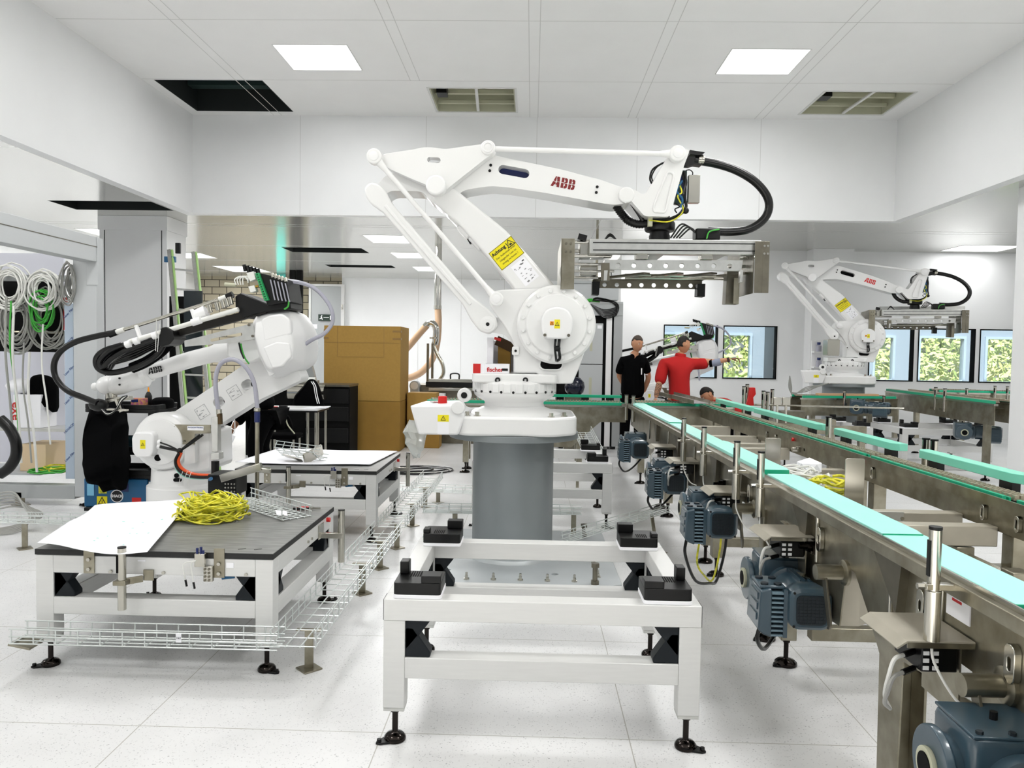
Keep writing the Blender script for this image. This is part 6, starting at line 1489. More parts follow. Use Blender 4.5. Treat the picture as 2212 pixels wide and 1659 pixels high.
# hanging cables
def hung(name, label, u, v, r, n, mm_, seed, Y=EY+.1, elong=1.2):
    R = random.Random(seed); c = at(u, v, Y=Y); g = MB()
    for k in range(n+4):
        rr = r*R.uniform(.6,1.25); dx, dz = R.gauss(0,r*.1), R.gauss(0,r*.12); y = Y+R.uniform(-.06,.06)
        g.tube([(c.x+dx+rr*math.sin(a), y+.02*math.sin(a*2+k), c.z+dz+elong*rr*math.cos(a)) for a in [2*math.pi*i/10+.001 for i in range(11)]], .0075, 6, 3)
    return tag(obj(name, g, mm_, None, smooth=60), label, 'cable coil', 'cable coils hanging in the enclosure')
hung('cable_coil', 'light grey cable coil hanging second from the left in the enclosure', 97, 625, .13, 9, cablew, 1)
hung('cable_coil', 'white cable coil hanging at the left picture edge in the enclosure', 22, 620, .14, 9, cablew, 2)
hung('cable_coil', 'grey cable coil below the white coils, by the red strip', 108, 690, .15, 9, cableg, 3, EY+.18, 1.6)
hung('cable_coil', 'grey cable coil below the leftmost coil', 38, 700, .14, 9, cableg, 4, EY+.18, 1.6)
hung('cable_coil', 'dark grey bundle of cable tied beside the corner post', 152, 612, .055, 8, cableg, 5, EY+.02, 2.9)
hung('cable_coil', 'thin green cable coil hanging among the grey ones', 92, 668, .1, 4, cablegr, 6, EY+.1, 1.7)
for i, (u, v0, v1, mm_, l) in enumerate(((14,640,1010,cableg,'long grey cable hanging down at the left edge'),(24,650,930,cablegr,'long green cable hanging down near the left edge'),(30,660,1000,cablew,'long white cable hanging down, third from the left edge'),(52,740,1000,cableg,'grey cable hanging down before the white carton'),(64,760,1020,cablew,'white cable hanging down right of the carton'),(93,700,960,cablew,'thin white cable with plug hanging from the coils'))):
    a, b = at(u,v0,Y=EY-.03-.012*i), at(u+16,v1,Y=EY-.03-.012*i); 
    tag(obj('hanging_cable', MB().tube([a,(a.x-.015,a.y,(a.z*2+b.z)/3),(a.x+.03,a.y,(a.z+b.z*2)/3),b], .008 if i % 2 else .011, 7), mm_), l, 'cable', 'cables hanging in the enclosure')
xs_ = at(60,880,Y=EY+.3)
obj('jacket_rail', MB().cyl((px0-1.2,EY+.32,1.62),(px0-.1,EY+.32,1.62),.012,10), steel, t)
drape('dark_jacket', 'black jacket hanging inside the enclosure frame', [(62,812),(80,808),(100,812),(112,835),(112,890),(104,893),(100,850),(92,895),(62,890)], EY+.25, .12, cloth, 'jacket', 4)
a, b = at(28,852,Y=EY+.2), at(88,925,Y=EY+.2)
tt = thing('white_carton', 'white box with red letters inside the enclosure', 'box', ((a.x+b.x)/2,EY+.3,b.z))
obj('carton', MB().box(a.x,b.x,EY+.2,EY+.45,b.z,a.z), paperm, tt, bev=.004); text('box_print', 'exe', textr, tt, (a.x+.03,EY+.198,(a.z+b.z)/2), (0,0,-1), (1,0,0), .12, bold=.002)
obj('box_shelf', MB().box(a.x-.2,b.x+.25,EY+.18,EY+.5,b.z-.03,b.z-.001).bar((b.x+.2,EY+.3,b.z-.02),(b.x+.2,EY+.3,.28),.03,.03), alu2, t)
tag(obj('white_bag', MB().ball(((a.x+b.x)/2-.12,EY+.32,a.z+.075),.12,(1.3,1,.65)), paperm), 'white cloth bundle on top of the red lettered box', 'cloth')
a, b = at(50,958,Y=EY+.3), at(106,990,Y=EY+.3)
tag(obj('carton_box', MB().box(a.x,b.x,EY+.25,EY+.6,.281,a.z), mat('pale_card','d9c2a0',.8), bev=.003), 'pale cardboard box standing in the bottom of the enclosure', 'box')
p = at(105,1030,Y=EY+.05); coil('yellow_wire_coil', 'yellow wire coil lying on the base beam of the enclosure', (p.x,EY+.25,.285), .17, 0, cabley, .007, 11, .3, 10, 'cable coil')
p = at(85,1042,Y=EY-.0); coil('green_wire_coil', 'green wire coil lying at the front of the enclosure base', (p.x,EY+.12,.285), .17, 0, cablegr, .007, 12, .2, 7, 'cable coil')
for n_ in ('yellow_wire_coil','green_wire_coil'): bpy.data.objects[n_]['kind'] = 'thing'
tag(obj('thick_black_hose', MB().tube(V3([(0,905),(20,925),(34,955),(34,985),(20,1010),(0,1025)],6.6), .045, 12), rubber), 'thick black hose bending into view at the left edge', 'hose')
g = MB()
for k in range(6): g.tube([tuple(at(-10,1066+k*7,Y=6.2)),tuple(at(30,1064+k*6,Y=6.2)),tuple(at(50+k*6,1092+k*2,Y=6.1+.03*k)),(at(64+k*5,1125,Y=6.0).x,6.0,.12),(at(66-k*9,1142,Y=6.0).x-.05,5.95+.03*k,.02),(at(10-k*6,1150,Y=6.0).x,5.8+.04*k,.012)], .007, 7)
tag(obj('grey_cable_bundle', g, cableg), 'bundle of grey cables arching down to the floor at the left edge', 'cable bundle')
# ------------------------------------------------------------------ people
def skinned(name, nodes, edges, m, parent, sub=2, root=None):
    """one continuous surface grown round joints: nodes {key: (x, y, z, rx[, ry])}"""
    off = ORG.get(parent, Vector((0,0,0)))
    me = bpy.data.meshes.new(name); b = bmesh.new(); sl = b.verts.layers.skin.verify(); vs = {}
    for k, n in nodes.items():
        v = b.verts.new(Vector(n[:3])-off); v[sl].radius = (n[3], n[4] if len(n) > 4 else n[3]); v[sl].use_root = (k == (root or next(iter(nodes)))); vs[k] = v
    for e in edges:
        for p, q in zip(e, e[1:]): b.edges.new((vs[p], vs[q]))
    b.to_mesh(me); b.free(); me.materials.append(m)
    o = bpy.data.objects.new(name, me); COL.objects.link(o); o.parent = parent; ORG[o] = off
    s = o.modifiers.new('skin', 'SKIN'); s.use_smooth_shade = True; s.branch_smoothing = .4
    q = o.modifiers.new('smooth', 'SUBSURF'); q.levels = q.render_levels = sub
    return o
def head(parent, c, yaw, pitch, hm, sk, short=True, grey=False):
    """egg shaped head with brow, nose, lips, chin and ears, facing yaw (0 = towards the viewer)"""
    M = Matrix.Rotation(yaw, 3, 'Z') @ Matrix.Rotation(pitch, 3, 'X'); C = Vector(c)
    b = MB(); b.ball((0,0,0), 1, sub=4)
    for v in b.b.verts:
        x, y, z = v.co
        X, Y_, Z = x*.074, y*.095, z*.118
        if z < 0: X *= 1-.28*(-z)**1.5; Y_ = Y_*(1-.18*(-z)) - (.012*(-z) if y < 0 else -.01*z)
        if y < -.2:
            fx = math.exp(-(x*x)/.02); 
            if -.35 < z < .12: Y_ -= .022*fx*max(0,1-abs(z+.18)/.2)         # nose
            Y_ += .009*math.exp(-((abs(x)-.38)**2)/.02-((z-.08)**2)/.012)   # eye sockets
            Y_ -= .005*math.exp(-((z-.24)**2)/.008)                          # brow
            Y_ -= .005*math.exp(-(x*x)/.08-((z+.52)**2)/.004)                # lips
            Y_ += .004*math.exp(-(x*x)/.1-((z+.44)**2)/.002)
            Y_ -= .007*math.exp(-(x*x)/.06-((z+.86)**2)/.02)                 # chin
        v.co = C + M @ Vector((X, Y_, Z))
    for s in (-1,1):
        q = bmesh.ops.create_icosphere(b.b, subdivisions=2, radius=1)
        for v in q['verts']: v.co = C + M @ Vector((s*.074+v.co.x*.009, .012+v.co.y*.02, -.008+v.co.z*.032))
    h = obj('head', b, sk, parent, smooth=80)
    b = MB(); b.ball((0,0,0), 1, sub=3); dl = []
    for v in b.b.verts:
        x, y, z = v.co
        if z < .42-.75*max(0,y+.25) if y < .35 else z < -.45: dl.append(v)
        v.co = C + M @ Vector((x*.079, y*.1+.002, z*.124+.002))
    bmesh.ops.delete(b.b, geom=dl, context='VERTS')
    obj('hair', b, hm, h, smooth=80, solid=.006)
    for s in (-1,1):
        p = C + M @ Vector((s*.03, -.083, .012)); obj('eye', MB().ball(p, .0075, sub=2), textw, h, smooth=80)
        p2 = C + M @ Vector((s*.03, -.0925, .012)); obj('iris', MB().ball(p2, .0045, sub=1), textd, h)
        p3 = C + M @ Vector((s*.03, -.09, .03)); obj('eyebrow', MB().obox(p3, (.028,.006,.005), (0,0,math.degrees(yaw))), hm, h, bev=.002)
    p = C + M @ Vector((0, -.094, -.062)); obj('mouth', MB().obox(p, (.042,.006,.008), (0,0,math.degrees(yaw))), mat('lip','9a5a4a',.5) if 'lip' not in MATS else MATS['lip'], h, bev=.003)
    return h
def hand(parent, wrist, d, up, sk, pose='curl', side=1):
    """palm, four unequal fingers and a thumb leaving the side of the palm; d = towards the fingers, up = back of the hand"""
    w, d, up = Vector(wrist), Vector(d).normalized(), Vector(up); up = (up-d*up.dot(d)).normalized(); s = d.cross(up)*side
    n = {'w': (*w,.026,.02), 'p1': (*(w+d*.04),.036,.016), 'p2': (*(w+d*.085),.04,.015)}
    skinned('palm', n, [('w','p1','p2')], sk, parent, 2)
    L = [.072,.08,.074,.058]
    for i in range(4):
        o = w+d*.085+s*(.03-.02*i); l = L[i]
        bend = (.06 if (pose == 'point' and i == 0) else (1.25 if pose == 'point' else .55)); p = [o]; dd = d
        for k in range(3):
            a = bend*(1 if k else .7); dd = (dd*math.cos(a)-up*math.sin(a)); p.append(p[-1]+dd*l*(.42,.32,.26)[k]); up2 = up
        skinned('finger', {j: (*q, .0085-.0012*j) for j, q in enumerate(p)}, [tuple(range(4))], sk, parent, 1, 0)
    o = w+d*.025+s*.03; q1 = o+s*.024+d*.026-up*.01; q2 = q1+d*.034+s*.006-up*.012
    skinned('thumb', {0: (*o,.011), 1: (*q1,.0105), 2: (*q2,.0085)}, [(0,1,2)], sk, parent, 1, 0)

def man_black():
    x, y = 1.45, 11.05
    t = thing('person', 'person in black shirt and trousers standing behind the conveyor junction, arms behind the back', 'person', (x,y,0))
    P = lambda a, b, c, *r: (x+a, y+b, c, *r)
    skinned('body', {'pel': P(0,0,.95,.09,.07), 'ch': P(0,0,1.3,.08,.06), 'nk': P(.02,-.02,1.5,.055,.055), 'nk2': P(.03,-.03,1.56,.05,.05),
        'ls': P(-.15,0,1.42,.05), 'le': P(-.19,.1,1.18,.04), 'lw': P(-.08,.18,1.0,.028), 'rs': P(.16,.0,1.42,.05), 're': P(.235,.05,1.16,.043), 'rw': P(.17,.13,.94,.03),
        'lh': P(-.09,0,.86,.085), 'lk': P(-.1,.0,.48,.055), 'la': P(-.11,.02,.1,.038), 'rh': P(.09,0,.86,.085), 'rk': P(.1,.0,.48,.055), 'ra': P(.11,.02,.1,.038)},
        [('pel','ch','nk','nk2'),('ch','ls','le','lw'),('ch','rs','re','rw'),('pel','lh','lk','la'),('pel','rh','rk','ra')], skin, t)
    skinned('shirt', {'pel': P(0,0,.82,.19,.13), 'w': P(0,0,1.05,.185,.125), 'ch': P(0,0,1.28,.19,.13), 'up': P(.01,-.005,1.42,.11,.1), 'nk': P(.02,-.01,1.49,.075,.07),
        'ls': P(-.145,0,1.41,.078), 'l1': P(-.18,.03,1.28,.073), 'l2': P(-.19,.05,1.2,.07), 'rs': P(.155,0,1.41,.078), 'r1': P(.195,.02,1.28,.07), 'r2': P(.21,.03,1.22,.068)},
        [('pel','w','ch','up','nk'),('up','ls','l1','l2'),('up','rs','r1','r2')], cloth, t)
    skinned('trousers', {'pel': P(0,0,.98,.15,.115), 'lh': P(-.09,0,.82,.11), 'lk': P(-.1,0,.48,.08), 'la': P(-.11,.02,.07,.07), 'rh': P(.09,0,.82,.11), 'rk': P(.1,0,.48,.08), 'ra': P(.11,.02,.07,.07)}, [('pel','lh','lk','la'),('pel','rh','rk','ra')], cloth, t)
    for s in (-1,1): obj('shoe', MB().ball((x+s*.11,y-.05,.045),.1,(.5,1.35,.45),3), black, t, smooth=80)
    head(t, (x+.045,y-.05,1.645), math.radians(28), math.radians(12), hairg, skin)
    hand(t, (x-.1,y+.16,1.0), (.9,0,-.3), (0,1,0), skin); hand(t, (x+.17,y+.13,.94), (-.9,.1,-.2), (0,1,0), skin, side=-1)
    q = at(1386,803,Y=y-.14); obj('pen', MB().cyl((q.x,y-.135,q.z-.04),(q.x,y-.135,q.z+.05),.008,8), textw, t)
    obj('pocket_print', MB().box(q.x+.05,q.x+.09,y-.135,y-.13,q.z-.045,q.z-.037), textw, t, smooth=0)
    return t
def man_red():
    x, y = 2.04, 10.75
    t = thing('person', 'person in red polo shirt seen from behind, right arm stretched out pointing right', 'person', (x,y,0))
    P = lambda a, b, c, *r: (x+a, y+b, c, *r)
    skinned('body', {'pel': P(0,0,.93,.09,.08), 'ch': P(-.01,0,1.28,.09,.07), 'nk': P(.02,.0,1.49,.058), 'nk2': P(.035,-.01,1.55,.055),
        'ls': P(-.19,-.0,1.4,.055), 'le': P(-.27,-.08,1.12,.045), 'lw': P(-.33,-.16,.9,.03), 'rs': P(.17,-.02,1.42,.058), 're': P(.45,-.1,1.4,.046), 'rw': P(.68,-.16,1.45,.028),
        'lh': P(-.09,0,.86,.085), 'lk': P(-.1,.0,.48,.055), 'la': P(-.11,.02,.1,.038), 'rh': P(.09,0,.86,.085), 'rk': P(.1,.0,.48,.055), 'ra': P(.11,.02,.1,.038)},
        [('pel','ch','nk','nk2'),('ch','ls','le','lw'),('ch','rs','re','rw'),('pel','lh','lk','la'),('pel','rh','rk','ra')], skin, t)
    skinned('polo_shirt', {'pel': P(.03,0,.76,.25,.16), 'w': P(.02,0,1.0,.245,.15), 'ch': P(0,0,1.24,.265,.16), 'up': P(.0,0,1.39,.165,.13), 'nk': P(.02,.0,1.48,.08,.075),
        'ls': P(-.2,-.0,1.37,.11), 'l1': P(-.25,-.05,1.2,.092), 'l2': P(-.268,-.07,1.07,.08), 'rs': P(.2,-.02,1.38,.1), 'r1': P(.33,-.06,1.38,.085), 'r2': P(.4,-.08,1.385,.072)},
        [('pel','w','ch','up','nk'),('up','ls','l1','l2'),('up','rs','r1','r2')], redcloth, t)
    obj('collar', MB().lathe([(.082,0),(.076,.04),(.07,.06)], (x+.02,y,1.455), (.12,0,1), n=20), redcloth, t, solid=.006)
    skinned('trousers', {'pel': P(0,0,.95,.15,.12), 'lh': P(-.09,0,.82,.11), 'lk': P(-.1,0,.48,.08), 'la': P(-.11,.02,.07,.07), 'rh': P(.09,0,.82,.11), 'rk': P(.1,0,.48,.08), 'ra': P(.11,.02,.07,.07)}, [('pel','lh','lk','la'),('pel','rh','rk','ra')], cloth, t)
    for s in (-1,1): obj('shoe', MB().ball((x+s*.11,y+.05,.045),.1,(.5,1.35,.45),3), black, t, smooth=80)
    head(t, (x+.06,y-.01,1.64), math.radians(112), math.radians(4), hairm, skin)
    obj('elbow_brace', MB().tube([P(.42,-.09,1.39),P(.5,-.11,1.4),P(.55,-.125,1.415)], .052, 14), mat('grey_elastic','8d93a6',.8), t)
    obj('brace_band', MB().tube([P(.405,-.085,1.388),P(.44,-.095,1.392)], .056, 14), cloth, t)
    obj('wrist_band', MB().tube([P(.63,-.148,1.436),P(.66,-.155,1.444)], .034, 12), mat('dark_brown_band','3a1f18',.7), t)
    skinned('tattooed_forearm', {0: P(-.272,-.085,1.11,.049), 1: P(-.3,-.12,1.01,.045), 2: P(-.328,-.157,.91,.034)}, [(0,1,2)], skind, t, 2)
    hand(t, P(.68,-.16,1.45), (.96,-.2,.12), (-.1,-.3,1), skind, 'point', side=1)
    hand(t, P(-.33,-.16,.9), (-.15,-.1,-1), (-1,0,0), skin, side=1)
    return t
def man_low():
    x, y = 2.64, 11.1
    t = thing('person', 'person in red shirt crouching low behind the junction, only head and back showing', 'person', (x,y,0))
    P = lambda a, b, c, *r: (x+a, y+b, c, *r)
    skinned('body', {'pel': P(.35,0,.5,.12,.1), 'ch': P(.1,0,.8,.09,.07), 'nk': P(-.05,0,.88,.05), 'ls': P(-.0,.17,.8,.05), 'le': P(-.12,.2,.48,.042), 'lw': P(-.3,.15,.35,.03), 'rs': P(-.0,-.17,.8,.05), 're': P(-.1,-.2,.46,.042), 'rw': P(-.28,-.15,.35,.03),
        'lh': P(.33,.1,.42,.09), 'lk': P(-.02,.15,.42,.06), 'la': P(.12,.14,.1,.04), 'rh': P(.33,-.1,.42,.09), 'rk': P(.0,-.15,.42,.06), 'ra': P(.14,-.14,.1,.04)},
        [('pel','ch','nk'),('ch','ls','le','lw'),('ch','rs','re','rw'),('pel','lh','lk','la'),('pel','rh','rk','ra')], skin, t)
    skinned('shirt', {'pel': P(.36,0,.55,.16,.14), 'ch': P(.14,0,.8,.16,.15), 'up': P(.03,0,.84,.12,.12), 'ls': P(-.0,.18,.8,.085), 'l2': P(-.08,.2,.62,.07), 'rs': P(-.0,-.18,.8,.085), 'r2': P(-.07,-.2,.6,.07)}, [('pel','ch','up'),('up','ls','l2'),('up','rs','r2')], redcloth, t)
    skinned('trousers', {'pel': P(.35,0,.5,.15,.15), 'lh': P(.3,.1,.42,.11), 'lk': P(-.02,.15,.42,.085), 'la': P(.12,.14,.07,.07), 'rh': P(.3,-.1,.42,.11), 'rk': P(.0,-.15,.42,.085), 'ra': P(.14,-.14,.07,.07)}, [('pel','lh','lk','la'),('pel','rh','rk','ra')], cloth, t)
    for s in (-1,1): obj('shoe', MB().ball((x+.06,y+s*.14,.045),.1,(1.35,.5,.45),3), black, t, smooth=80)
    head(t, (x-.12,y-.02,.93), math.radians(-80), math.radians(40), hairm, skin)
    for s in (-1,1): hand(t, P(-.29,s*.15,.35), (-1,0,-.4), (0,0,1), skin, side=s)
    return t
def man_bent():
    x, y = at(555,930,Y=8.05).x, 8.05
    t = thing('person', 'person dressed in black with a name badge bending forward behind the left robot', 'person', (x,y,0))
    P = lambda a, b, c, *r: (x+a, y+b, c, *r)
    skinned('body', {'pel': P(.1,0,.86,.09,.08), 'ch': P(-.12,-.02,1.0,.08,.07), 'nk': P(-.24,-.03,1.0,.055), 'ls': P(-.16,.18,1.1,.055), 'le': P(-.2,.18,.82,.042), 'lw': P(-.26,.0,.64,.03), 'rs': P(-.16,-.2,1.1,.055), 're': P(-.22,-.22,.82,.042), 'rw': P(-.3,-.14,.6,.03),
        'lh': P(.1,.09,.8,.09), 'lk': P(.0,.1,.46,.06), 'la': P(.12,.1,.1,.04), 'rh': P(.1,-.09,.8,.09), 'rk': P(.0,-.1,.46,.06), 'ra': P(.12,-.1,.1,.04)},
        [('pel','ch','nk'),('ch','ls','le','lw'),('ch','rs','re','rw'),('pel','lh','lk','la'),('pel','rh','rk','ra')], skin, t)
    skinned('jacket', {'pel': P(.1,0,.8,.19,.16), 'w': P(.02,0,.97,.19,.16), 'ch': P(-.1,0,1.04,.19,.16), 'up': P(-.16,0,1.04,.14,.13), 'ls': P(-.16,.19,1.1,.09), 'l1': P(-.19,.19,.84,.075), 'l2': P(-.24,.05,.68,.06), 'rs': P(-.16,-.2,1.1,.09), 'r1': P(-.22,-.22,.84,.08), 'r2': P(-.285,-.16,.66,.062)}, [('pel','w','ch','up'),('up','ls','l1','l2'),('up','rs','r1','r2')], cloth, t)
    skinned('trousers', {'pel': P(.1,0,.86,.18,.15), 'lh': P(.1,.09,.78,.12), 'lk': P(.0,.1,.46,.09), 'la': P(.12,.1,.07,.08), 'rh': P(.1,-.09,.78,.12), 'rk': P(.0,-.1,.46,.09), 'ra': P(.12,-.1,.07,.08)}, [('pel','lh','lk','la'),('pel','rh','rk','ra')], cloth, t)
    for s in (-1,1): obj('shoe', MB().ball((x+.07,y+s*.1,.045),.1,(1.35,.5,.45),3), black, t, smooth=80)
    head(t, (x-.36,y-.05,.97), math.radians(-75), math.radians(60), hairm, skin)
    hand(t, P(-.3,-.14,.6), (-.3,0,-1), (0,-1,0), skin); hand(t, P(-.26,0,.64), (-.3,0,-1), (0,1,0), skin, side=-1)
    q = at(501,947,Y=y-.3); obj('name_badge', MB().obox((q.x,y-.3,q.z), (.05,.004,.07), (0,25,0)), paperm, t); obj('lanyard', MB().tube([(q.x,y-.3,q.z+.035),(q.x+.02,y-.27,q.z+.12),(x-.2,y-.2,1.2)], .004, 6), textw, t)
    return t
man_black(); man_red(); man_low(); man_bent()

# ------------------------------------------------------------------ cardboard boxes
def carton(name, label, x0, x1, y0, y1, z0, z1, m, tape=True, panel=False):
    t = thing(name, label, 'cardboard box', ((x0+x1)/2,(y0+y1)/2,z0), 'cardboard boxes')
    obj('box_body', MB().box(x0,x1,y0,y1,z0,z1), m, t, bev=.006)
    if tape:
        for z in (z1-.09,z1-.2): obj('tape', MB().box(x1-.12,x1+.003,y0-.003,y0+.06,z,z+.03).box(x0-.003,x0+.07,y0-.003,y0+.05,z,z+.03), tapem, t, smooth=0)
    if panel:
        g = MB(); xa, xb = x0+.2, x1-.25; za = z1-.36
        g.box(x0,x1,y0-.002,y0,za+.11,za+.115).box(xa,xa+.005,y0-.002,y0,za-.1,z1-.01).box(xb,xb+.005,y0-.002,y0,za-.1,z1-.01).box(xa,xb,y0-.002,y0,za-.1,za-.095)
        obj('panel_seam', g, tapem, t, smooth=0)
    return t
bx0, bx1 = at(699,900,Y=11.3).x, at(864,900,Y=11.3).x
zm = at(780,866,Y=11.3).z; zt = at(780,704,Y=11.3).z
carton('cardboard_box', 'lower of the two big stacked cardboard boxes', bx0, bx1, 11.3, 12.05, 0, zm-.004, cardd, tape=False)
carton('cardboard_box', 'upper of the two big stacked cardboard boxes, with tape strips and flap seams', bx0, bx1, 11.3, 12.05, zm, zt, cardb, panel=True)
sx = bx1+.03
carton('cardboard_box', 'smaller cardboard box on the floor right of the big stack', sx, sx+.5, 11.75, 12.1, 0, .42, cardd, tape=False)
carton('cardboard_box', 'smaller cardboard box on top, right of the big stack', sx, sx+.45, 11.75, 12.1, .424, .85, cardb, tape=False)
# desk with papers, black chair jacket
dx0, dx1 = at(562,885,Y=9.5).x, at(690,885,Y=9.5).x
t = thing('desk', 'narrow table with white top left of the cardboard boxes', 'table', ((dx0+dx1)/2,9.6,0))
obj('table_top', MB().box(dx0,dx1,9.4,9.95,.735,.755), white2, t, bev=.002); obj('edge_band', MB().box(dx0-.002,dx1+.002,9.398,9.952,.715,.735), black, t)
for x in (dx0+.05,dx1-.13,dx1-.03):
    for y in (9.45,9.9): obj('leg', MB().cyl((x,y,0),(x,y,.715),.016,12), steelb, t)
tag(obj('open_folder', MB().obox((dx1-.06,9.6,.762),(.3,.25,.012),(0,-3,5)), paperm, bev=.002), 'open folder of white paper at the end of the narrow table', 'folder')
p = at(590,886,Y=9.5); tag(obj('red_marker', MB().cyl((p.x,9.5,.765),(p.x+.06,9.5,.765),.01,8), redm), 'small red marker lying on the narrow table', 'marker')
p = at(612,884,Y=9.55); tag(obj('black_tool', MB().obox((p.x,9.55,.772),(.1,.05,.03)), black, bev=.006), 'small black tool lying on the narrow table', 'tool')
t = thing('workbench', 'dark workbench with black drawers behind the narrow table', 'workbench', (dx1-.6,10.8,0))
obj('bench_body', MB().box(dx0-.6,dx1+.12,10.6,11.1,0,.98), blackm, t, bev=.01)
obj('bench_top', MB().box(dx0-.6,dx1+.12,10.56,11.12,.98,1.01), steeld, t)
for z in (.3,.6,.85): obj('drawer_front', MB().box(dx1-.5,dx1+.1,10.585,10.6,z-.1,z+.1), black, t, bev=.004)
obj('bright_duct', MB().cyl((dx0+.05,10.5,.9),(dx0+.55,10.5,.9),.11,24), steelb, t)
drape('striped_jacket', 'black jacket with two white sleeve stripes hanging behind the narrow table', [(668,818),(676,822),(688,835),(693,860),(697,884),(640,886),(628,880),(634,858),(648,838),(658,828)], 9.98, .16, cloth, 'jacket', 3)
for k in (0,4): 
    g = MB(); l = V3([(672+k,824),(678+k,834),(681+k,852),(686+k,872)], 9.93); g.tube(l, .006, 5)
    o = obj('sleeve_stripe', g, textw); o.parent = bpy.data.objects['striped_jacket']
p = at(570,868,Y=9.9); tag(obj('blue_cloth', MB().ball((p.x,9.7,.83),.09,(1.1,.8,.8)), mat('bright_blue','2a7ac8',.6)), 'crumpled blue plastic on the narrow table behind the robot pipe', 'cloth')
p = at(590,870,Y=9.2)
t = thing('office_chair', 'black chair with pale yellow piping in front of the narrow table', 'chair', (at(612,940,Y=9.0).x,9.0,0))
cx_ = at(600,930,Y=9.0).x
obj('backrest', MB().pY(roundpoly([(cx_-.22,.55),(cx_+.2,.55),(cx_+.14,.72),(cx_-.16,.74)],.05), 8.95, 9.0), cloth, t, bev=.01)
obj('seat', MB().box(cx_-.22,cx_+.22,9.0,9.3,.42,.48), cloth, t, bev=.02)
obj('piping', MB().tube([(cx_+.0,8.94,.75),(cx_+.1,8.94,.7),(cx_+.14,8.94,.6),(cx_+.22,8.94,.5)],.008), beige, t)
for x in (-.18,.18):
    for y in (9.03,9.27): obj('leg', MB().cyl((cx_+x,y,0),(cx_+x,y,.42),.012,10), steelb, t)
# machine odds and ends above the bench
p = at(672,800,Y=11.4)
t = thing('grey_stand', 'grey steel stand with a blue capped jar between the bench and the boxes', 'stand', (p.x,11.4,0))
obj('stand_frame', MB().pY(PX([(655,760),(665,760),(682,826),(657,826)],11.4), 11.4, 11.5).box(p.x-.05,p.x+.1,11.4,11.5,0,1.03), greyp, t)
t = thing('jar', 'clear jar with blue lid on the bench', 'jar', (p.x,11.0,1.011)); obj('body', MB().cyl((p.x-.02,10.95,1.011),(p.x-.02,10.95,1.1),.04,16), hosec, t); obj('lid', MB().cyl((p.x-.02,10.95,1.1),(p.x-.02,10.95,1.13),.035,16), navym, t)
tag(obj('white_tube_roll', MB().cyl((at(625,820,Y=10.7).x,10.7,1.06),(at(682,815,Y=10.7).x,10.7,1.06),.045,16), cablew), 'white plastic tube lying on the dark workbench', 'tube')

# ------------------------------------------------------------------ ladder behind the left robot
YL = 9.6
t = thing('ladder', 'aluminium ladder with light green rails leaning against the white column', 'ladder', (at(415,1000,Y=YL).x,YL,0))
tops, bots = V3([(372,540),(424,545)], YL+1.2), [(at(432,1000,Y=YL-.3).x,YL-.5,0),(at(490,1000,Y=YL-.3).x,YL-.5,0)]
for a, b in zip(tops, bots):
    obj('rail', MB().bar(a, b, .022, .03, up=(0,-1,.2)), mat('ladder_green','a8cf80',.4) if 'ladder_green' not in MATS else MATS['ladder_green'], t, bev=.003)
    a, b = Vector(a), Vector(b)
    obj('rail_insert', MB().bar(a+Vector((-.04,-.01,0)), b+Vector((-.04,-.01,0)), .05, .03, up=(0,-1,.2)), alu2, t, bev=.002)
for k in range(1, 10):
    f = k/10; obj('rung', MB().cyl(Vector(tops[0]).lerp(Vector(bots[0]),f), Vector(tops[1]).lerp(Vector(bots[1]),f), .014, 10), alu2, t)
p = Vector(tops[0]); obj('top_hook', MB().box(p.x+.05,p.x+.12,p.y-.02,p.y+.02,p.z-.05,p.z+.1), black, t, bev=.006)
obj('hinge_bracket', MB().box(p.x-.08,p.x+.08,p.y-.08,p.y-.04,p.z-.18,p.z-.1), bluem, t, bev=.004)
a, b = at(397,628,Y=9.9), at(436,700,Y=9.9)
tag(obj('glossy_board', MB().box(a.x,b.x,9.9,9.93,.0,a.z), mat('dark_glass_panel','20282a',.15)), 'dark glossy panel standing between the ladder rails', 'panel')
tag(obj('dark_board', MB().box(at(366,760,Y=11.3).x,at(398,760,Y=11.3).x,11.3,11.36,0,at(380,640,Y=11.3).z), blackm), 'tall dark board standing against the left column', 'board')

# ------------------------------------------------------------------ ducts and machine behind the robot
YD = 14.5
p = at(946,640,Y=YD)
t = thing('extraction_duct', 'vertical steel and tan duct coming down from the low ceiling, bending left', 'duct', (p.x,YD,0))
obj('steel_pipe', MB().cyl((p.x,YD,ZS-.002),(p.x,YD,at(946,662,Y=YD).z),.066,24), chrome, t)
obj('collar', MB().cyl((p.x,YD,at(946,660,Y=YD).z),(p.x,YD,at(946,668,Y=YD).z),.072,24), steelb, t)
obj('tan_hose', MB().tube(V3([(946,666),(947,700),(944,740),(934,775),(915,800),(896,812),(870,820)],YD), .064, 16), brownc, t)
YD2 = 13.9
t = thing('steel_elbow', 'shiny steel pipe elbow on thin posts beside the boxes', 'pipe', (at(935,760,Y=YD2).x,YD2,0))
obj('elbow', MB().tube(V3([(918,706),(926,699),(936,700),(942,712),(941,735),(939,744)],YD2), .06, 16), chrome, t)
obj('flange', MB().lathe([(.06,0),(.085,.0),(.085,.03),(.06,.03)], V3([(938,732)],YD2)[0], n=24), steelb, t)
obj('tan_hose', MB().tube(V3([(922,703),(905,722),(886,745),(870,762)],YD2), .06, 14), brownc, t)
obj('branch_pipe', MB().tube(V3([(936,745),(944,765),(955,785),(958,805),(950,820),(940,828)],YD2), .035, 12), steelb, t)
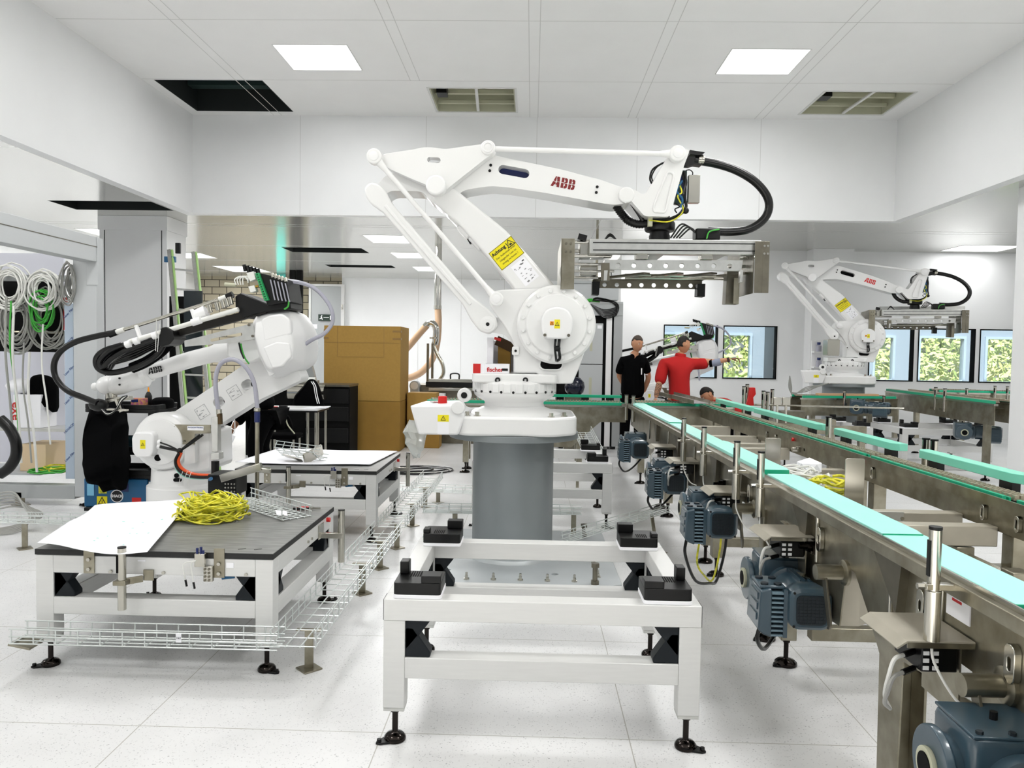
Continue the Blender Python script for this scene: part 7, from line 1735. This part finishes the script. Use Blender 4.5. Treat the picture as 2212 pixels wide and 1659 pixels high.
for u in (924,934): q = at(u,760,Y=YD2-.1); obj('thin_post', MB().box(q.x-.02,q.x+.02,YD2-.1,YD2-.06,0,at(u,742,Y=YD2).z), steeld, t)
t = thing('packing_machine', 'low machine with gauges and black rails behind the cross conveyor', 'machine', (-1.6,12.6,0))
xa, xb = at(888,830,Y=12.4).x, at(1030,830,Y=12.4).x
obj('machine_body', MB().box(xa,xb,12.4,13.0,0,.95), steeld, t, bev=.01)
for z in (.86,1.0): obj('long_rail', MB().box(xa+.3,xb,12.3,12.4,z,z+.05), steelb, t, bev=.004)
obj('black_rail', MB().box(xa+.25,xb,12.32,12.4,.92,1.0), black, t)
q = at(896,833,Y=12.3); obj('gauge', MB().cyl((q.x,12.25,q.z),(q.x,12.4,q.z),.08,24).box(q.x-.07,q.x+.07,12.27,12.4,q.z-.15,q.z), greyp, t, bev=.004)
obj('gauge_face', MB().cyl((q.x,12.245,q.z),(q.x,12.25,q.z),.06,24), alu, t)
q = at(981,822,Y=12.3); obj('handle', MB().tube([(q.x-.07,12.4,1.05),(q.x-.06,12.4,1.13),(q.x+.06,12.4,1.13),(q.x+.07,12.4,1.05)],.012), black, t)
obj('white_cover', MB().box(xa-.05,xb-.5,12.2,12.39,.62,.82), paperm, t, bev=.004)
# control cabinet
YC = 12.0
ca, cb = at(1240,700,Y=YC).x, at(1345,700,Y=YC).x
t = thing('control_cabinet', 'grey control cabinet with pale doors right behind the central robot', 'cabinet', ((ca+cb)/2,YC+.3,0))
zc_ = at(1290,682,Y=YC).z
obj('cabinet_body', MB().box(ca-.25,cb-.08,YC+.02,YC+.6,.05,zc_), blackm, t, bev=.004)
d0, d1 = at(1252,700,Y=YC).x, at(1303,700,Y=YC).x
for z0, z1, n_ in ((at(1280,787,Y=YC).z+.006,zc_-.12,'upper'),(.1,at(1280,787,Y=YC).z-.006,'lower')):
    d = obj('cabinet_door', MB().box(d0,d1,YC-.02,YC+.02,z0,z1), cabm, t, bev=.004)
    obj('door_slot', MB().box((d0+d1)/2-.02,(d0+d1)/2+.02,YC-.022,YC-.02,z0+.2,z1-.2), beige, d, smooth=0)
obj('number_plate', MB().box(d1-.09,d1-.02,YC-.024,YC-.02,zc_-.2,zc_-.15), paperm, t, smooth=0)
obj('edge_profile', MB().box(at(1310,700,Y=YC).x,at(1322,700,Y=YC).x,YC-.01,YC+.1,.05,zc_), white2, t, bev=.002)
obj('side_column', MB().box(at(1326,700,Y=YC).x,cb,YC-.02,YC+.5,.05,at(1335,652,Y=YC).z), greyp, t, bev=.003)
obj('top_beam', MB().box(ca-.3,cb,YC-.03,YC+.4,zc_+.002,at(1300,655,Y=YC).z), greyp, t, bev=.003)
for x in (ca-.2,cb-.15): obj('cabinet_foot', MB().box(x,x+.08,YC+.05,YC+.5,0,.05), black, t)
zt2 = at(1300,655,Y=YC).z
g = MB(); R_ = random.Random(4); x0_ = at(1262,650,Y=YC).x
for k in range(7): g.tube([(x0_+R_.uniform(0,.1),YC+.05,zt2+.02),(x0_+.2,YC-.02-.01*k,zt2+.05+R_.uniform(-.02,.04)),(x0_+.42+R_.uniform(0,.1),YC-.05,zt2+.0),(x0_+.5,YC-.04,zt2-.06-.02*k),(x0_+.3,YC-.04,zt2-.1-.02*k),(x0_+.1,YC-.04,zt2-.02)], .008, 6)
tag(obj('black_cable_tangle', g, rubber), 'tangle of black cables on top of the control cabinet', 'cables')
g = MB()
for k in range(4): g.tube([(x0_+.0+.02*k,YC,zt2+.02),(x0_+.1,YC-.02,zt2+.06-.01*k),(x0_+.24,YC,zt2+.02)], .012, 6)
tag(obj('green_cable_tangle', g, cablegr), 'bright green cables on top of the control cabinet', 'cables')
t = thing('upper_duct_box', 'grey metal duct box above the control cabinet, behind the gripper', 'duct', ((ca+cb)/2,YC+.6,0))
obj('duct_body', MB().box(ca-.15,cb-.05,YC+.2,YC+.9,at(1290,650,Y=YC).z+.03,2.6), cabm, t, bev=.004); obj('duct_rim', MB().box(ca-.17,cb-.03,YC+.18,YC+.92,2.6,2.64), greyp, t)
obj('duct_hanger', MB().box((ca+cb)/2-.02,(ca+cb)/2+.02,YC+.5,YC+.54,2.64,ZS-.001), steel, t)
# items at the far right robot base
p = at(1752,870,Y=12.3)
b = R2.location
q = at(1785,760,Y=12.4); 
t = thing('steel_canister', 'square steel canister on the base of the far right robot', 'canister', (q.x,12.45,at(1790,768,Y=12.4).z))
obj('body', MB().pY(rrect(q.x-.02,q.x+.17,at(1790,768,Y=12.3).z,at(1790,733,Y=12.3).z,.015), 12.3, 12.5), steelb, t, bev=.006)
for v, l in ((742,'upper blue capped bottle left of the far right robot'),(775,'lower blue capped bottle left of the far right robot')):
    q = at(1769,v,Y=13.4); tt = thing('bottle', l, 'bottle', (q.x,13.4,q.z-.12), 'blue capped bottles by the pilaster')
    obj('body', MB().lathe([(.045,-.14),(.045,-.04),(.02,-.02)], (q.x,13.4,q.z), n=14), hosec, tt); obj('cap', MB().cyl((q.x,13.4,q.z-.02),(q.x,13.4,q.z+.02),.03,12), navym, tt)
t = thing('bottle_rack', 'narrow white rack holding the bottles by the pilaster', 'rack', (at(1769,800,Y=13.4).x,13.4,0))
q = at(1769,742,Y=13.4); z_ = [at(1769,v,Y=13.4).z-.141 for v in (742,775)]
obj('rack_post', MB().box(q.x-.1,q.x+.1,13.46,13.48,0,q.z+.05), white2, t)
for z in z_: obj('rack_shelf', MB().box(q.x-.1,q.x+.1,13.33,13.46,z-.015,z), white2, t)
g = MB()
for k in range(4): g.tube(V3([(1706,812),(1704+k*2,836),(1712,848+k*2),(1740,846-k*3),(1765,836-k),(1790,828)],12.2), .008, 6)
tag(obj('hanging_cable_loop', g, cableg), 'loops of grey cable hanging from the far right robot base', 'cables')
a, b = at(1262,935,Y=8.6), at(1305,965,Y=8.6)
t = basket('wire_basket', 'wire cable basket leaning under the cross conveyor plate', (at(1258,930,Y=9.2).x,9.2,.55), (at(1298,962,Y=7.9).x,7.95,.3), .2, .08, pitch=.08, grp='loose wire basket pieces', cat='wire basket')
obj('support_foot', MB().box(.5,.53,8.3,8.33,0,.36), steel, t)
p = at(1250,857,Y=11.2); tag(obj('dark_plastic_bag', MB().ball((p.x-.05,11.4,1.0),.14,(1.1,1,1.1)), mat('navy_foil','0a1024',.2)), 'dark blue plastic sack beside the control cabinet', 'bag')
tag(obj('sack_stand', MB().box(p.x-.2,p.x+.1,11.3,11.55,0,.86), steeld), 'dark steel stand under the blue sack', 'stand')
# black floor cable before the boxes
coil('floor_cable', 'black cable lying in loops on the floor before the cardboard boxes', (at(898,1015,Z=.01).x,at(898,1015,Z=.01).y,.0), .42, 0, rubber, .008, 21, .02, 4, 'cable')
bpy.data.objects['floor_cable']['kind'] = 'thing'
q = at(884,1000,Y=7.2)

# ------------------------------------------------------------------ lettering becomes mesh
bpy.context.view_layer.update()
dg = bpy.context.evaluated_depsgraph_get()
for o in [o for o in bpy.data.objects if o.type == 'FONT']:
    me = bpy.data.meshes.new_from_object(o.evaluated_get(dg)); n = bpy.data.objects.new('lettering', me); COL.objects.link(n)
    n.parent = o.parent; n.matrix_basis = o.matrix_basis.copy()
    bpy.data.objects.remove(o)
